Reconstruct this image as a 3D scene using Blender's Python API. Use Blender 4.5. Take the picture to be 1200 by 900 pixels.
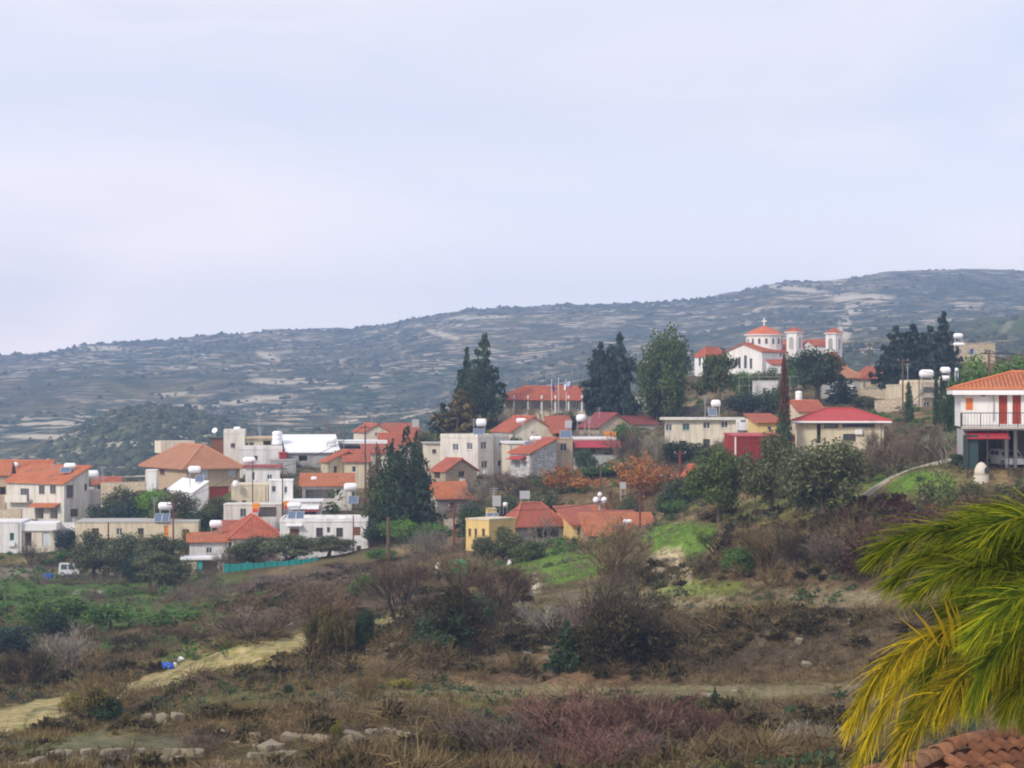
import bpy, math, random
import numpy as np
from mathutils import Vector, Matrix

for o in list(bpy.data.objects):
    bpy.data.objects.remove(o)
S = bpy.context.scene
COL = S.collection
R = math.radians

# ------------------------------------------------------------------ camera, sky, sun, exposure
F, CX, HY = 2406.0, 600.0, 470.0          # focal length in photo pixels, centre column, horizon row
cam_d = bpy.data.cameras.new('camera')
cam = bpy.data.objects.new('camera', cam_d)
COL.objects.link(cam)
cam.rotation_euler = (R(90), 0, 0)
cam_d.sensor_width = 36
cam_d.lens = 36 * F / 1200
cam_d.shift_y = (HY - 450) / 1200
cam_d.clip_start = 0.5
cam_d.clip_end = 20000
S.camera = cam

SUN_EL, SUN_ROT = R(36), R(222)           # veiled sun behind the camera, to the left
world = bpy.data.worlds.new("World")
S.world = world
world.use_nodes = True
wn, wl = world.node_tree.nodes, world.node_tree.links
wn.clear()
w_out = wn.new('ShaderNodeOutputWorld')
w_bg = wn.new('ShaderNodeBackground')
w_bg.inputs['Strength'].default_value = 0.1
sky = wn.new('ShaderNodeTexSky')
sky.sky_type = 'NISHITA'
sky.sun_disc = False
sky.sun_elevation = SUN_EL
sky.sun_rotation = SUN_ROT
tc = wn.new('ShaderNodeTexCoord')
mp = wn.new('ShaderNodeMapping')
mp.inputs['Scale'].default_value = (1.0, 1.0, 3.2)
ns = wn.new('ShaderNodeTexNoise')
ns.inputs['Scale'].default_value = 2.6
ns.inputs['Detail'].default_value = 6
ns.inputs['Roughness'].default_value = 0.5
ns.inputs['Distortion'].default_value = 0.6
cr = wn.new('ShaderNodeValToRGB')
cr.color_ramp.elements[0].position = 0.41
cr.color_ramp.elements[0].color = (7.1, 7.4, 8.5, 1)      # thin cloud, blue showing through
cr.color_ramp.elements[1].position = 0.57
cr.color_ramp.elements[1].color = (8.3, 8.0, 8.55, 1)    # thicker white cloud
e = cr.color_ramp.elements.new(0.70)
e.color = (7.0, 6.9, 7.7, 1)                                 # greyer underside
mx = wn.new('ShaderNodeMix')
mx.data_type = 'RGBA'
mx.inputs[0].default_value = 0.88
wl.new(tc.outputs['Generated'], mp.inputs['Vector'])
wl.new(mp.outputs['Vector'], ns.inputs['Vector'])
wl.new(ns.outputs['Fac'], cr.inputs['Fac'])
wl.new(sky.outputs['Color'], mx.inputs[6])
wl.new(cr.outputs['Color'], mx.inputs[7])
# hazy overcast: the whole sky pales and brightens towards the horizon
sxy = wn.new('ShaderNodeSeparateXYZ'); wl.new(tc.outputs['Generated'], sxy.inputs[0])
hr = wn.new('ShaderNodeMapRange'); hr.inputs[1].default_value = 0.0; hr.inputs[2].default_value = 0.14
hr.inputs[3].default_value = 1.0; hr.inputs[4].default_value = 0.0
wl.new(sxy.outputs['Z'], hr.inputs[0])
hcol = wn.new('ShaderNodeMix'); hcol.data_type = 'RGBA'
hcol.inputs[6].default_value = (1, 1, 1, 1); hcol.inputs[7].default_value = (1.85, 1.62, 1.36, 1)
wl.new(hr.outputs[0], hcol.inputs[0])
vm = wn.new('ShaderNodeVectorMath'); vm.operation = 'MULTIPLY'
wl.new(mx.outputs[2], vm.inputs[0]); wl.new(hcol.outputs[2], vm.inputs[1])
wl.new(vm.outputs[0], w_bg.inputs['Color'])
wl.new(w_bg.outputs['Background'], w_out.inputs['Surface'])

sun_d = bpy.data.lights.new('sun', 'SUN')
sun_d.energy = 2.3
sun_d.angle = R(10)
sun_d.color = (1.0, 0.92, 0.80)
sun = bpy.data.objects.new('sun', sun_d)
COL.objects.link(sun)
# the Nishita sun_rotation turns clockwise from +Y seen from above
_sd = Vector((math.sin(SUN_ROT) * math.cos(SUN_EL), math.cos(SUN_ROT) * math.cos(SUN_EL), math.sin(SUN_EL)))
sun.rotation_euler = _sd.to_track_quat('Z', 'Y').to_euler()

S.view_settings.view_transform = 'Standard'
S.view_settings.look = 'None'
S.view_settings.exposure = 0.27
S.view_settings.gamma = 1.0
S.render.engine = 'CYCLES'
S.cycles.use_denoising = True
S.cycles.max_bounces = 6
S.cycles.diffuse_bounces = 2
S.cycles.transmission_bounces = 2
S.cycles.transparent_max_bounces = 4
S.cycles.volume_bounces = 1
S.cycles.filter_width = 2.0
HAZE_DENSITY = 0.00028

# ------------------------------------------------------------------ helpers
def tag(o, label=None, cat=None, group=None, kind=None):
    if label: o['label'] = label
    if cat: o['category'] = cat
    if group: o['group'] = group
    if kind or (label and cat): o['kind'] = kind or 'thing'
    return o

def W(px, py, D):
    return Vector(((px - CX) / F * D, D, (HY - py) / F * D))

def root_at(name, label, cat, loc, rz=0.0, group=None):
    o = bpy.data.objects.new(name, None)
    COL.objects.link(o)
    o.location = loc
    o.rotation_euler = (0, 0, rz)
    o.empty_display_size = 0.5
    o['_m'] = 0
    del o['_m']
    return tag(o, label, cat, group)

def root_matrix(o):
    while o.parent: o = o.parent
    return Matrix.LocRotScale(o.location, o.rotation_euler, o.scale)

class MB:
    """collects faces in world coordinates and links them as one mesh"""
    def __init__(s):
        s.v, s.f, s.uv, s.mi = [], [], {}, []
    def poly(s, pts, uvs=None, mi=0):
        i = len(s.v)
        s.v += [tuple(p) for p in pts]
        if uvs: s.uv[len(s.f)] = uvs
        s.f.append(tuple(range(i, i + len(pts))))
        s.mi.append(mi)
    def box(s, c, sx, sy, sz, rz=0.0, rx=0.0):
        m = Matrix.Rotation(rz, 3, 'Z') @ Matrix.Rotation(rx, 3, 'X')
        P = [Vector(c) + m @ Vector((sx * a / 2, sy * b / 2, sz * d / 2)) for a, b, d in
             ((-1,-1,-1),(1,-1,-1),(1,1,-1),(-1,1,-1),(-1,-1,1),(1,-1,1),(1,1,1),(-1,1,1))]
        i = len(s.v)
        s.v += [tuple(p) for p in P]
        for q in ((3,2,1,0),(4,5,6,7),(0,1,5,4),(1,2,6,5),(2,3,7,6),(3,0,4,7)):
            s.f.append(tuple(i + k for k in q)); s.mi.append(0)
    def prism(s, pts, th, eave=None):
        """slab on a polygon, raised by th; eave = horizontal direction for tile UVs"""
        pts = [Vector(p) for p in pts]
        up = [p + Vector((0, 0, th)) for p in pts]
        uv = None
        if eave is not None:
            ev = Vector((eave[0], eave[1], 0)).normalized()
            n = (pts[1] - pts[0]).cross(pts[2] - pts[0]).normalized()
            sl = n.cross(ev).normalized()
            uv = [(p.dot(ev), p.dot(sl)) for p in pts]
        s.poly(up, uv)
        s.poly(pts[::-1], uv[::-1] if uv else None)
        n = len(pts)
        for i in range(n):
            j = (i + 1) % n
            s.poly((pts[i], pts[j], up[j], up[i]), [(0, 0), (0.01, 0), (0.01, 0.01), (0, 0.01)] if uv else None)
    def tube(s, pts, rad, n=6, cap=True):
        pts = [Vector(p) for p in pts]
        if not hasattr(rad, '__len__'): rad = [rad] * len(pts)
        base = len(s.v)
        for k, p in enumerate(pts):
            t = (pts[min(k + 1, len(pts) - 1)] - pts[max(k - 1, 0)]).normalized()
            a = Vector((1, 0, 0)) if abs(t.x) < 0.8 else Vector((0, 1, 0))
            u = t.cross(a).normalized(); w = t.cross(u)
            for q in range(n):
                an = 2 * math.pi * q / n
                s.v.append(tuple(p + (u * math.cos(an) + w * math.sin(an)) * rad[k]))
        for k in range(len(pts) - 1):
            for q in range(n):
                r = (q + 1) % n
                s.f.append((base + k*n + q, base + k*n + r, base + (k+1)*n + r, base + (k+1)*n + q)); s.mi.append(0)
        if cap:
            s.f.append(tuple(base + q for q in range(n))[::-1]); s.mi.append(0)
            m = base + (len(pts) - 1) * n
            s.f.append(tuple(m + q for q in range(n))); s.mi.append(0)
    def lathe(s, c, axis, prof, n=12):
        """prof = [(distance along axis, radius)]"""
        ax = Vector(axis).normalized()
        a = Vector((0, 0, 1)) if abs(ax.z) < 0.8 else Vector((1, 0, 0))
        u = ax.cross(a).normalized(); w = ax.cross(u)
        base = len(s.v)
        for (h, r) in prof:
            for q in range(n):
                an = 2 * math.pi * (q + 0.5) / n
                s.v.append(tuple(Vector(c) + ax * h + (u * math.cos(an) + w * math.sin(an)) * max(r, 1e-3)))
        for k in range(len(prof) - 1):
            for q in range(n):
                r = (q + 1) % n
                s.f.append((base + k*n + q, base + k*n + r, base + (k+1)*n + r, base + (k+1)*n + q)); s.mi.append(0)
        s.f.append(tuple(base + q for q in range(n))[::-1]); s.mi.append(0)
        m = base + (len(prof) - 1) * n
        s.f.append(tuple(m + q for q in range(n))); s.mi.append(0)
    def build(s, name, mat, parent=None, smooth=False, label=None):
        me = bpy.data.meshes.new(name)
        V = [Vector(v) for v in s.v]
        if parent is not None:
            mi = root_matrix(parent).inverted()
            V = [mi @ v for v in V]
        me.from_pydata([tuple(v) for v in V], [], s.f)
        mats = mat if isinstance(mat, (list, tuple)) else [mat]
        for m in mats: me.materials.append(M[m])
        if len(mats) > 1: me.polygons.foreach_set('material_index', s.mi)
        if s.uv:
            L = me.uv_layers.new(name='UVMap')
            for fi, uvs in s.uv.items():
                for k, li in enumerate(me.polygons[fi].loop_indices):
                    L.data[li].uv = uvs[k]
        if smooth: me.shade_smooth()
        me.update()
        o = bpy.data.objects.new(name, me)
        COL.objects.link(o)
        if parent is not None: o.parent = parent
        if label: o['label'] = label
        return o

def np_mesh(name, V, Fa, mat, attrs=None, smooth=False):
    V = np.asarray(V, np.float32); Fa = np.asarray(Fa, np.int32)
    me = bpy.data.meshes.new(name)
    me.vertices.add(len(V)); me.vertices.foreach_set('co', V.ravel())
    k = Fa.shape[1]
    me.loops.add(Fa.size); me.loops.foreach_set('vertex_index', Fa.ravel())
    me.polygons.add(len(Fa))
    me.polygons.foreach_set('loop_start', np.arange(0, Fa.size, k, dtype=np.int32))
    me.polygons.foreach_set('loop_total', np.full(len(Fa), k, np.int32))
    if smooth: me.polygons.foreach_set('use_smooth', np.ones(len(Fa), bool))
    for an, arr in (attrs or {}).items():
        arr = np.asarray(arr, np.float32)
        if arr.ndim == 1:
            a = me.attributes.new(an, 'FLOAT', 'POINT'); a.data.foreach_set('value', arr)
        else:
            a = me.attributes.new(an, 'FLOAT_COLOR', 'POINT'); a.data.foreach_set('color', arr.ravel())
    me.update(calc_edges=True)
    if mat: me.materials.append(M[mat])
    return me

def link(name, me, parent=None):
    o = bpy.data.objects.new(name, me)
    COL.objects.link(o)
    if parent is not None: o.parent = parent
    return o

# ------------------------------------------------------------------ materials
M = {}
def newmat(name):
    m = bpy.data.materials.new(name)
    m.use_nodes = True
    nt = m.node_tree
    b = nt.nodes['Principled BSDF']
    b.inputs['Specular IOR Level'].default_value = 0.25
    M[name] = m
    return m, nt.nodes, nt.links, b
def rgba(c, k=1.0): return (min(c[0]*k, 1), min(c[1]*k, 1), min(c[2]*k, 1), 1)
def mixn(n, l, fac, a, b, mode='MIX'):
    x = n.new('ShaderNodeMix'); x.data_type = 'RGBA'; x.blend_type = mode
    if isinstance(fac, (int, float)): x.inputs[0].default_value = fac
    else: l.new(fac, x.inputs[0])
    for inp, v in ((6, a), (7, b)):
        if isinstance(v, tuple): x.inputs[inp].default_value = v
        else: l.new(v, x.inputs[inp])
    return x.outputs[2]
def noise(n, l, scale, detail=4, rough=0.55, vec=None, stretch=None):
    t = n.new('ShaderNodeTexNoise')
    t.inputs['Scale'].default_value = scale; t.inputs['Detail'].default_value = detail; t.inputs['Roughness'].default_value = rough
    if vec is None:
        c = n.new('ShaderNodeNewGeometry'); vec = c.outputs['Position']
    if stretch:
        mpn = n.new('ShaderNodeMapping'); mpn.inputs['Scale'].default_value = stretch
        l.new(vec, mpn.inputs['Vector']); vec = mpn.outputs['Vector']
    l.new(vec, t.inputs['Vector'])
    return t.outputs['Fac']
def ramp(n, l, fac, stops):
    r = n.new('ShaderNodeValToRGB')
    while len(r.color_ramp.elements) < len(stops): r.color_ramp.elements.new(0.5)
    for e, (p, c) in zip(r.color_ramp.elements, stops):
        e.position = p; e.color = c if len(c) == 4 else (*c, 1)
    l.new(fac, r.inputs['Fac'])
    return r.outputs['Color']
def bump(n, l, b, h, strength=0.4, dist=0.05):
    x = n.new('ShaderNodeBump'); x.inputs['Strength'].default_value = strength; x.inputs['Distance'].default_value = dist
    l.new(h, x.inputs['Height']); l.new(x.outputs['Normal'], b.inputs['Normal'])

def plain(name, c, rough=0.7, var=0.12, scale=1.5, metal=0.0, spec=0.25):
    m, n, l, b = newmat(name)
    f = noise(n, l, scale)
    l.new(mixn(n, l, f, rgba(c, 1 - var), rgba(c, 1 + var)), b.inputs['Base Color'])
    b.inputs['Roughness'].default_value = rough; b.inputs['Metallic'].default_value = metal
    b.inputs['Specular IOR Level'].default_value = spec
    return m
def render_wall(name, c, stain=(0.25, 0.22, 0.18), amt=0.45):
    """plastered wall with blotches and rain streaks"""
    m, n, l, b = newmat(name)
    f = noise(n, l, 0.8, 5)
    col = mixn(n, l, f, rgba(c, 0.9), rgba(c, 1.07))
    st = noise(n, l, 1.0, 4, 0.6, stretch=(1.6, 1.6, 0.22))
    msk = ramp(n, l, st, [(0.46, (0, 0, 0)), (0.72, (amt, amt, amt))])
    sep = n.new('ShaderNodeSeparateColor'); l.new(msk, sep.inputs[0])
    col = mixn(n, l, sep.outputs[0], col, rgba(stain))
    l.new(col, b.inputs['Base Color'])
    b.inputs['Roughness'].default_value = 0.9
    bump(n, l, b, noise(n, l, 9, 4), 0.25, 0.03)
def stone_wall(name, c1, c2, scale=2.2, mortar=(0.34, 0.31, 0.27)):
    m, n, l, b = newmat(name)
    g = n.new('ShaderNodeNewGeometry')
    mpn = n.new('ShaderNodeMapping'); mpn.inputs['Scale'].default_value = (1, 1, 1.6)
    l.new(g.outputs['Position'], mpn.inputs['Vector'])
    v = n.new('ShaderNodeTexVoronoi'); v.inputs['Scale'].default_value = scale
    l.new(mpn.outputs['Vector'], v.inputs['Vector'])
    v2 = n.new('ShaderNodeTexVoronoi'); v2.feature = 'DISTANCE_TO_EDGE'; v2.inputs['Scale'].default_value = scale
    l.new(mpn.outputs['Vector'], v2.inputs['Vector'])
    s = n.new('ShaderNodeSeparateColor'); l.new(v.outputs['Color'], s.inputs[0])
    col = mixn(n, l, s.outputs[0], rgba(c1), rgba(c2))
    e = ramp(n, l, v2.outputs['Distance'], [(0.02, (1, 1, 1)), (0.09, (0, 0, 0))])
    s2 = n.new('ShaderNodeSeparateColor'); l.new(e, s2.inputs[0])
    l.new(mixn(n, l, s2.outputs[0], col, rgba(mortar)), b.inputs['Base Color'])
    b.inputs['Roughness'].default_value = 0.95
    bump(n, l, b, v2.outputs['Distance'], 0.6, 0.15)
def tile_roof(name, c, c2, moss=(0.16, 0.13, 0.10), amt=0.35):
    """UV in metres: u along the eave, v up the slope"""
    m, n, l, b = newmat(name)
    uv = n.new('ShaderNodeUVMap')
    sx = n.new('ShaderNodeSeparateXYZ'); l.new(uv.outputs['UV'], sx.inputs[0])
    def math_(op, a, bb=None):
        q = n.new('ShaderNodeMath'); q.operation = op
        for i, x in ((0, a), (1, bb)):
            if x is None: continue
            if isinstance(x, (int, float)): q.inputs[i].default_value = x
            else: l.new(x, q.inputs[i])
        return q.outputs[0]
    wave = math_('ABSOLUTE', math_('SINE', math_('MULTIPLY', sx.outputs[0], math.pi / 0.30)))
    course = math_('FRACT', math_('MULTIPLY', sx.outputs[1], 1 / 0.36))
    h = math_('ADD', math_('MULTIPLY', wave, 0.7), math_('MULTIPLY', course, -0.3))
    w = n.new('ShaderNodeTexWhiteNoise'); w.noise_dimensions = '2D'
    fl = n.new('ShaderNodeVectorMath'); fl.operation = 'SNAP'; l.new(uv.outputs['UV'], fl.inputs[0]); fl.inputs[1].default_value = (0.30, 0.36, 1)
    l.new(fl.outputs[0], w.inputs['Vector'])
    f2 = mixn(n, l, 0.35, ramp(n, l, noise(n, l, 0.55, 6, 0.7), [(0.3, (0, 0, 0)), (0.7, (1, 1, 1))]), w.outputs['Value'])
    col = mixn(n, l, f2, rgba(c), rgba(c2))
    st = ramp(n, l, noise(n, l, 0.45, 5, 0.6), [(0.5, (0, 0, 0)), (0.78, (amt, amt, amt))])
    s2 = n.new('ShaderNodeSeparateColor'); l.new(st, s2.inputs[0])
    l.new(mixn(n, l, s2.outputs[0], col, rgba(moss)), b.inputs['Base Color'])
    b.inputs['Roughness'].default_value = 0.85
    bump(n, l, b, h, 1.0, 0.2)
def foliage(name, dark, mid, light, trans=0.25, varh=0.25):
    k = {'fol_olive': 1.25, 'fol_bluish': 1.25, 'fol_conifer': 1.3}.get(name, 1.4 if name.startswith('fol_') else 1.0)
    dark, mid, light = [(c[0] * k, c[1] * k, c[2] * k * .9) for c in (dark, mid, light)]
    m, n, l, b = newmat(name)
    a = n.new('ShaderNodeAttribute'); a.attribute_name = 'tint'
    col = ramp(n, l, a.outputs['Fac'], [(0.0, dark), (0.55, mid), (1.0, light)])
    oi = n.new('ShaderNodeObjectInfo')
    v = n.new('ShaderNodeMapRange'); l.new(oi.outputs['Random'], v.inputs[0]); v.inputs[3].default_value = 1 - varh; v.inputs[4].default_value = 1 + varh
    hs = n.new('ShaderNodeHueSaturation'); l.new(col, hs.inputs['Color']); l.new(v.outputs[0], hs.inputs['Value'])
    l.new(hs.outputs['Color'], b.inputs['Base Color'])
    b.inputs['Roughness'].default_value = 0.75
    b.inputs['Specular IOR Level'].default_value = 0.15
    if trans:
        t = n.new('ShaderNodeBsdfTranslucent'); l.new(hs.outputs['Color'], t.inputs['Color'])
        x = n.new('ShaderNodeMixShader'); x.inputs[0].default_value = trans
        l.new(b.outputs[0], x.inputs[1]); l.new(t.outputs[0], x.inputs[2])
        l.new(x.outputs[0], n['Material Output'].inputs['Surface'])

render_wall('white_wall', (0.78, 0.765, 0.76), amt=.5)
render_wall('bright_wall', (0.80, 0.785, 0.77), amt=0.4)
render_wall('offwhite_wall', (0.70, 0.665, 0.60), amt=.5)
render_wall('cream_wall', (0.69, 0.60, 0.43), amt=.5)
render_wall('pale_cream_wall', (0.73, 0.66, 0.53), amt=.5)
render_wall('yellow_wall', (0.74, 0.54, 0.22), amt=0.3)
render_wall('tan_wall', (0.55, 0.42, 0.28))
render_wall('grey_wall', (0.42, 0.42, 0.42), amt=0.5)
render_wall('concrete', (0.46, 0.44, 0.41), amt=0.5)
render_wall('red_wall', (0.30, 0.035, 0.035), amt=0.2)
stone_wall('brown_stone', (0.34, 0.24, 0.15), (0.46, 0.36, 0.25))
stone_wall('white_stone', (0.44, 0.42, 0.42), (0.70, 0.68, 0.68), 1.8, (0.30, 0.29, 0.29))
stone_wall('grey_stone', (0.30, 0.29, 0.26), (0.46, 0.43, 0.38), 1.6)
stone_wall('sandy_stone', (0.48, 0.38, 0.26), (0.58, 0.48, 0.34), 1.4)
tile_roof('orange_tile', (0.46, 0.115, 0.04), (0.68, 0.25, 0.11), amt=0.5)
tile_roof('red_tile', (0.38, 0.07, 0.04), (0.60, 0.19, 0.10), amt=0.5)
tile_roof('old_tile', (0.44, 0.19, 0.10), (0.56, 0.27, 0.16))
tile_roof('weathered_tile', (0.40, 0.10, 0.07), (0.52, 0.16, 0.09), (0.20, 0.11, 0.10), 0.5)
tile_roof('dark_red_tile', (0.28, 0.06, 0.06), (0.36, 0.10, 0.09))
plain('crimson_sheet', (0.36, 0.03, 0.045), 0.5)
plain('red_sheet', (0.42, 0.055, 0.05), 0.55, 0.15)
plain('white_paint', (0.80, 0.80, 0.80), 0.5, 0.06)
plain('tank_white', (0.86, 0.86, 0.88), 0.35, 0.05)
plain('galvanised', (0.50, 0.51, 0.52), 0.45, 0.12, metal=0.4)
plain('brown_paint', (0.20, 0.09, 0.05), 0.6)
plain('red_door', (0.35, 0.05, 0.03), 0.5)
plain('orange_paint', (0.70, 0.18, 0.05), 0.5)
plain('teal_paint', (0.05, 0.42, 0.38), 0.5)
plain('pale_shutter', (0.62, 0.66, 0.72), 0.5)
plain('dark_metal', (0.05, 0.05, 0.055), 0.5)
plain('dark_green_paint', (0.03, 0.06, 0.06), 0.5)
plain('pole_wood', (0.13, 0.085, 0.06), 0.9, 0.3)
plain('pole_rust', (0.17, 0.05, 0.04), 0.8, 0.2)
plain('wire_black', (0.03, 0.03, 0.03), 0.6)
plain('teal_net', (0.015, 0.20, 0.19), 0.7, 0.25)
plain('green_plastic', (0.02, 0.26, 0.08), 0.5)
plain('blue_plastic', (0.02, 0.10, 0.50), 0.4)
plain('car_white', (0.75, 0.76, 0.78), 0.25, 0.03, spec=0.5)
plain('rubber', (0.02, 0.02, 0.02), 0.8)
plain('sign_orange', (0.85, 0.28, 0.02), 0.5, 0.05)
plain('sign_red', (0.65, 0.06, 0.03), 0.5, 0.05)
plain('flag_blue', (0.03, 0.10, 0.42), 0.8, 0.05)
plain('flag_white', (0.82, 0.82, 0.84), 0.8, 0.03)
plain('flag_navy', (0.05, 0.05, 0.22), 0.8, 0.05)
plain('solar_blue', (0.10, 0.14, 0.22), 0.12, 0.1, spec=0.8)
plain('bark', (0.12, 0.09, 0.07), 0.95, 0.3, 6)
plain('grey_bark', (0.22, 0.19, 0.16), 0.95, 0.3, 6)
plain('limestone', (0.25, 0.21, 0.15), 0.95, 0.35, 1.3)
plain('pale_path', (0.40, 0.36, 0.29), 0.95, 0.15)
plain('clay_tile', (0.36, 0.13, 0.07), 0.8, 0.35, 2.5)
plain('clay_pan', (0.26, 0.11, 0.07), 0.9, 0.3, 2.5)
plain('oven_white', (0.60, 0.55, 0.46), 0.9, 0.1)
m, n, l, b = newmat('window_glass')
l.new(mixn(n, l, noise(n, l, 0.6), (0.03, 0.04, 0.05, 1), (0.10, 0.12, 0.14, 1)), b.inputs['Base Color'])
b.inputs['Roughness'].default_value = 0.08; b.inputs['Specular IOR Level'].default_value = 0.6
foliage('fol_conifer', (0.018, 0.032, 0.022), (0.035, 0.062, 0.038), (0.075, 0.115, 0.055))
foliage('fol_dark', (0.020, 0.035, 0.020), (0.038, 0.065, 0.035), (0.075, 0.11, 0.05))
foliage('fol_bluish', (0.016, 0.030, 0.030), (0.028, 0.050, 0.046), (0.05, 0.08, 0.065))
foliage('fol_ficus', (0.030, 0.048, 0.018), (0.055, 0.085, 0.028), (0.12, 0.16, 0.05))
foliage('fol_pine', (0.040, 0.060, 0.022), (0.075, 0.105, 0.038), (0.14, 0.17, 0.06))
foliage('fol_olive', (0.05, 0.06, 0.03), (0.092, 0.106, 0.054), (0.185, 0.19, 0.105))
foliage('fol_green', (0.030, 0.065, 0.018), (0.060, 0.12, 0.030), (0.12, 0.20, 0.05))
foliage('fol_bright', (0.05, 0.11, 0.015), (0.10, 0.20, 0.025), (0.18, 0.30, 0.05))
foliage('fol_yellowish', (0.09, 0.085, 0.02), (0.17, 0.15, 0.03), (0.28, 0.24, 0.05))
foliage('fol_rusty', (0.06, 0.025, 0.02), (0.11, 0.045, 0.035), (0.18, 0.08, 0.05))
foliage('fol_bramble', (0.017, 0.014, 0.007), (0.04, 0.033, 0.015), (0.085, 0.066, 0.029))
foliage('fol_maroon', (0.024, 0.011, 0.010), (0.052, 0.023, 0.020), (0.10, 0.048, 0.038))
foliage('fol_autumn', (0.18, 0.075, 0.03), (0.33, 0.13, 0.04), (0.48, 0.22, 0.07))
foliage('fol_brown', (0.06, 0.05, 0.02), (0.11, 0.09, 0.035), (0.18, 0.14, 0.06))
foliage('twig_purple', (0.068, 0.050, 0.044), (0.152, 0.112, 0.092), (0.240, 0.192, 0.160), 0)
foliage('twig_grey', (0.13, 0.11, 0.10), (0.25, 0.22, 0.20), (0.40, 0.36, 0.32), 0)
foliage('twig_maroon', (0.052, 0.032, 0.022), (0.125, 0.078, 0.052), (0.22, 0.145, 0.095), 0)
foliage('twig_red', (0.085, 0.042, 0.04), (0.175, 0.088, 0.08), (0.3, 0.19, 0.165), 0)
foliage('twig_brown', (0.075, 0.052, 0.026), (0.175, 0.122, 0.062), (0.31, 0.235, 0.125), 0)
foliage('twig_dark', (0.03, 0.022, 0.015), (0.068, 0.051, 0.034), (0.13, 0.1, 0.066), 0)
foliage('grass_dry', (0.12, 0.083, 0.036), (0.24, 0.175, 0.08), (0.4, 0.31, 0.16), 0.2)
foliage('grass_green', (0.06, 0.11, 0.025), (0.12, 0.20, 0.04), (0.21, 0.30, 0.07), 0.2)
foliage('palm_green', (0.02, 0.045, 0.003), (0.095, 0.145, 0.005), (0.34, 0.34, 0.012), 0.35, 0.3)
foliage('palm_yellow', (0.04, 0.05, 0.003), (0.25, 0.21, 0.006), (0.62, 0.45, 0.015), 0.35, 0.3)
foliage('hill_scrub', (0.026, 0.038, 0.03), (0.05, 0.068, 0.05), (0.09, 0.1, 0.07), 0)
# ------------------------------------------------------------------ terrain: one sheet, read as a height for any (x, y)
rng = np.random.default_rng(7)
_perm = rng.random((256, 256))
def vnoise(x, y):
    xi = np.floor(x).astype(int); yi = np.floor(y).astype(int)
    fx = x - xi; fy = y - yi
    fx = fx*fx*(3 - 2*fx); fy = fy*fy*(3 - 2*fy)
    a = _perm[xi % 256, yi % 256]; b_ = _perm[(xi+1) % 256, yi % 256]
    c = _perm[xi % 256, (yi+1) % 256]; d = _perm[(xi+1) % 256, (yi+1) % 256]
    return (a*(1-fx) + b_*fx)*(1-fy) + (c*(1-fx) + d*fx)*fy - 0.5
def fbm(x, y, wl, octs=4, gain=0.5):
    s, amp = 0, 1
    for k in range(octs):
        s = s + amp * vnoise(x/wl + 17.3*k, y/wl + 5.1*k)
        wl *= 0.5; amp *= gain
    return s

# sections through the slope: direction (photo column) -> (distance in m, row at which the ground there is seen)
SECT = {
 0:   [(70,918),(85,885),(97,868),(108,858),(122,830),(128,822),(150,800),(200,742),(250,690),(280,660),(300,620),(340,570),(400,565)],
 150: [(70,918),(85,885),(95,868),(108,842),(122,812),(135,800),(150,788),(200,735),(250,690),(285,662),(300,622),(340,585),(400,560)],
 300: [(70,912),(85,872),(100,838),(115,800),(130,780),(148,752),(160,742),(200,712),(248,676),(262,655),(300,605),(330,585),(360,560),(400,545)],
 450: [(70,910),(85,870),(100,830),(115,800),(130,780),(150,752),(165,728),(200,690),(240,662),(270,620),(300,590),(340,540),(400,515)],
 600: [(70,910),(85,870),(100,832),(115,812),(130,790),(142,765),(165,700),(200,668),(225,650),(250,610),(280,580),(300,557),(320,520),(340,492),(400,480)],
 750: [(70,908),(85,868),(98,830),(108,815),(120,798),(132,785),(145,740),(160,700),(178,655),(190,637),(205,625),(225,616),(250,580),(270,555),(290,522),(320,500),(345,490),(400,476)],
 900: [(65,908),(85,860),(98,825),(108,805),(118,790),(126,735),(134,708),(146,690),(152,672),(160,630),(170,605),(200,562),(225,538),(250,525),(280,505),(330,470),(375,440),(420,436)],
 1050:[(60,908),(85,860),(98,822),(108,795),(118,775),(124,725),(132,700),(138,680),(144,630),(152,590),(162,562),(190,545),(225,525),(260,497),(300,482),(340,455),(400,436)],
 1200:[(60,908),(85,860),(98,825),(110,770),(120,720),(128,680),(136,610),(144,570),(150,548),(165,543),(190,530),(230,500),(270,482),(300,455),(340,425),(400,412)],
}
SKY_X = [-420,-150,0,50,100,200,260,340,395,450,480,550,640,750,830,880,920,980,1050,1130,1200,1350,1650]
SKY_Y = [425,425,416,412,402,399,389,386,387,380,373,363,356,351,346,337,327,326,319,315,319,323,330]
FOOT_X = [-420, 0, 300, 450, 700, 900, 1200, 1650]
FOOT_Y = [565, 560, 550, 540, 500, 460, 432, 425]
GPX = np.arange(-420, 1651, 10.0)
GLD = np.linspace(math.log(12), math.log(3900), 600)
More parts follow.
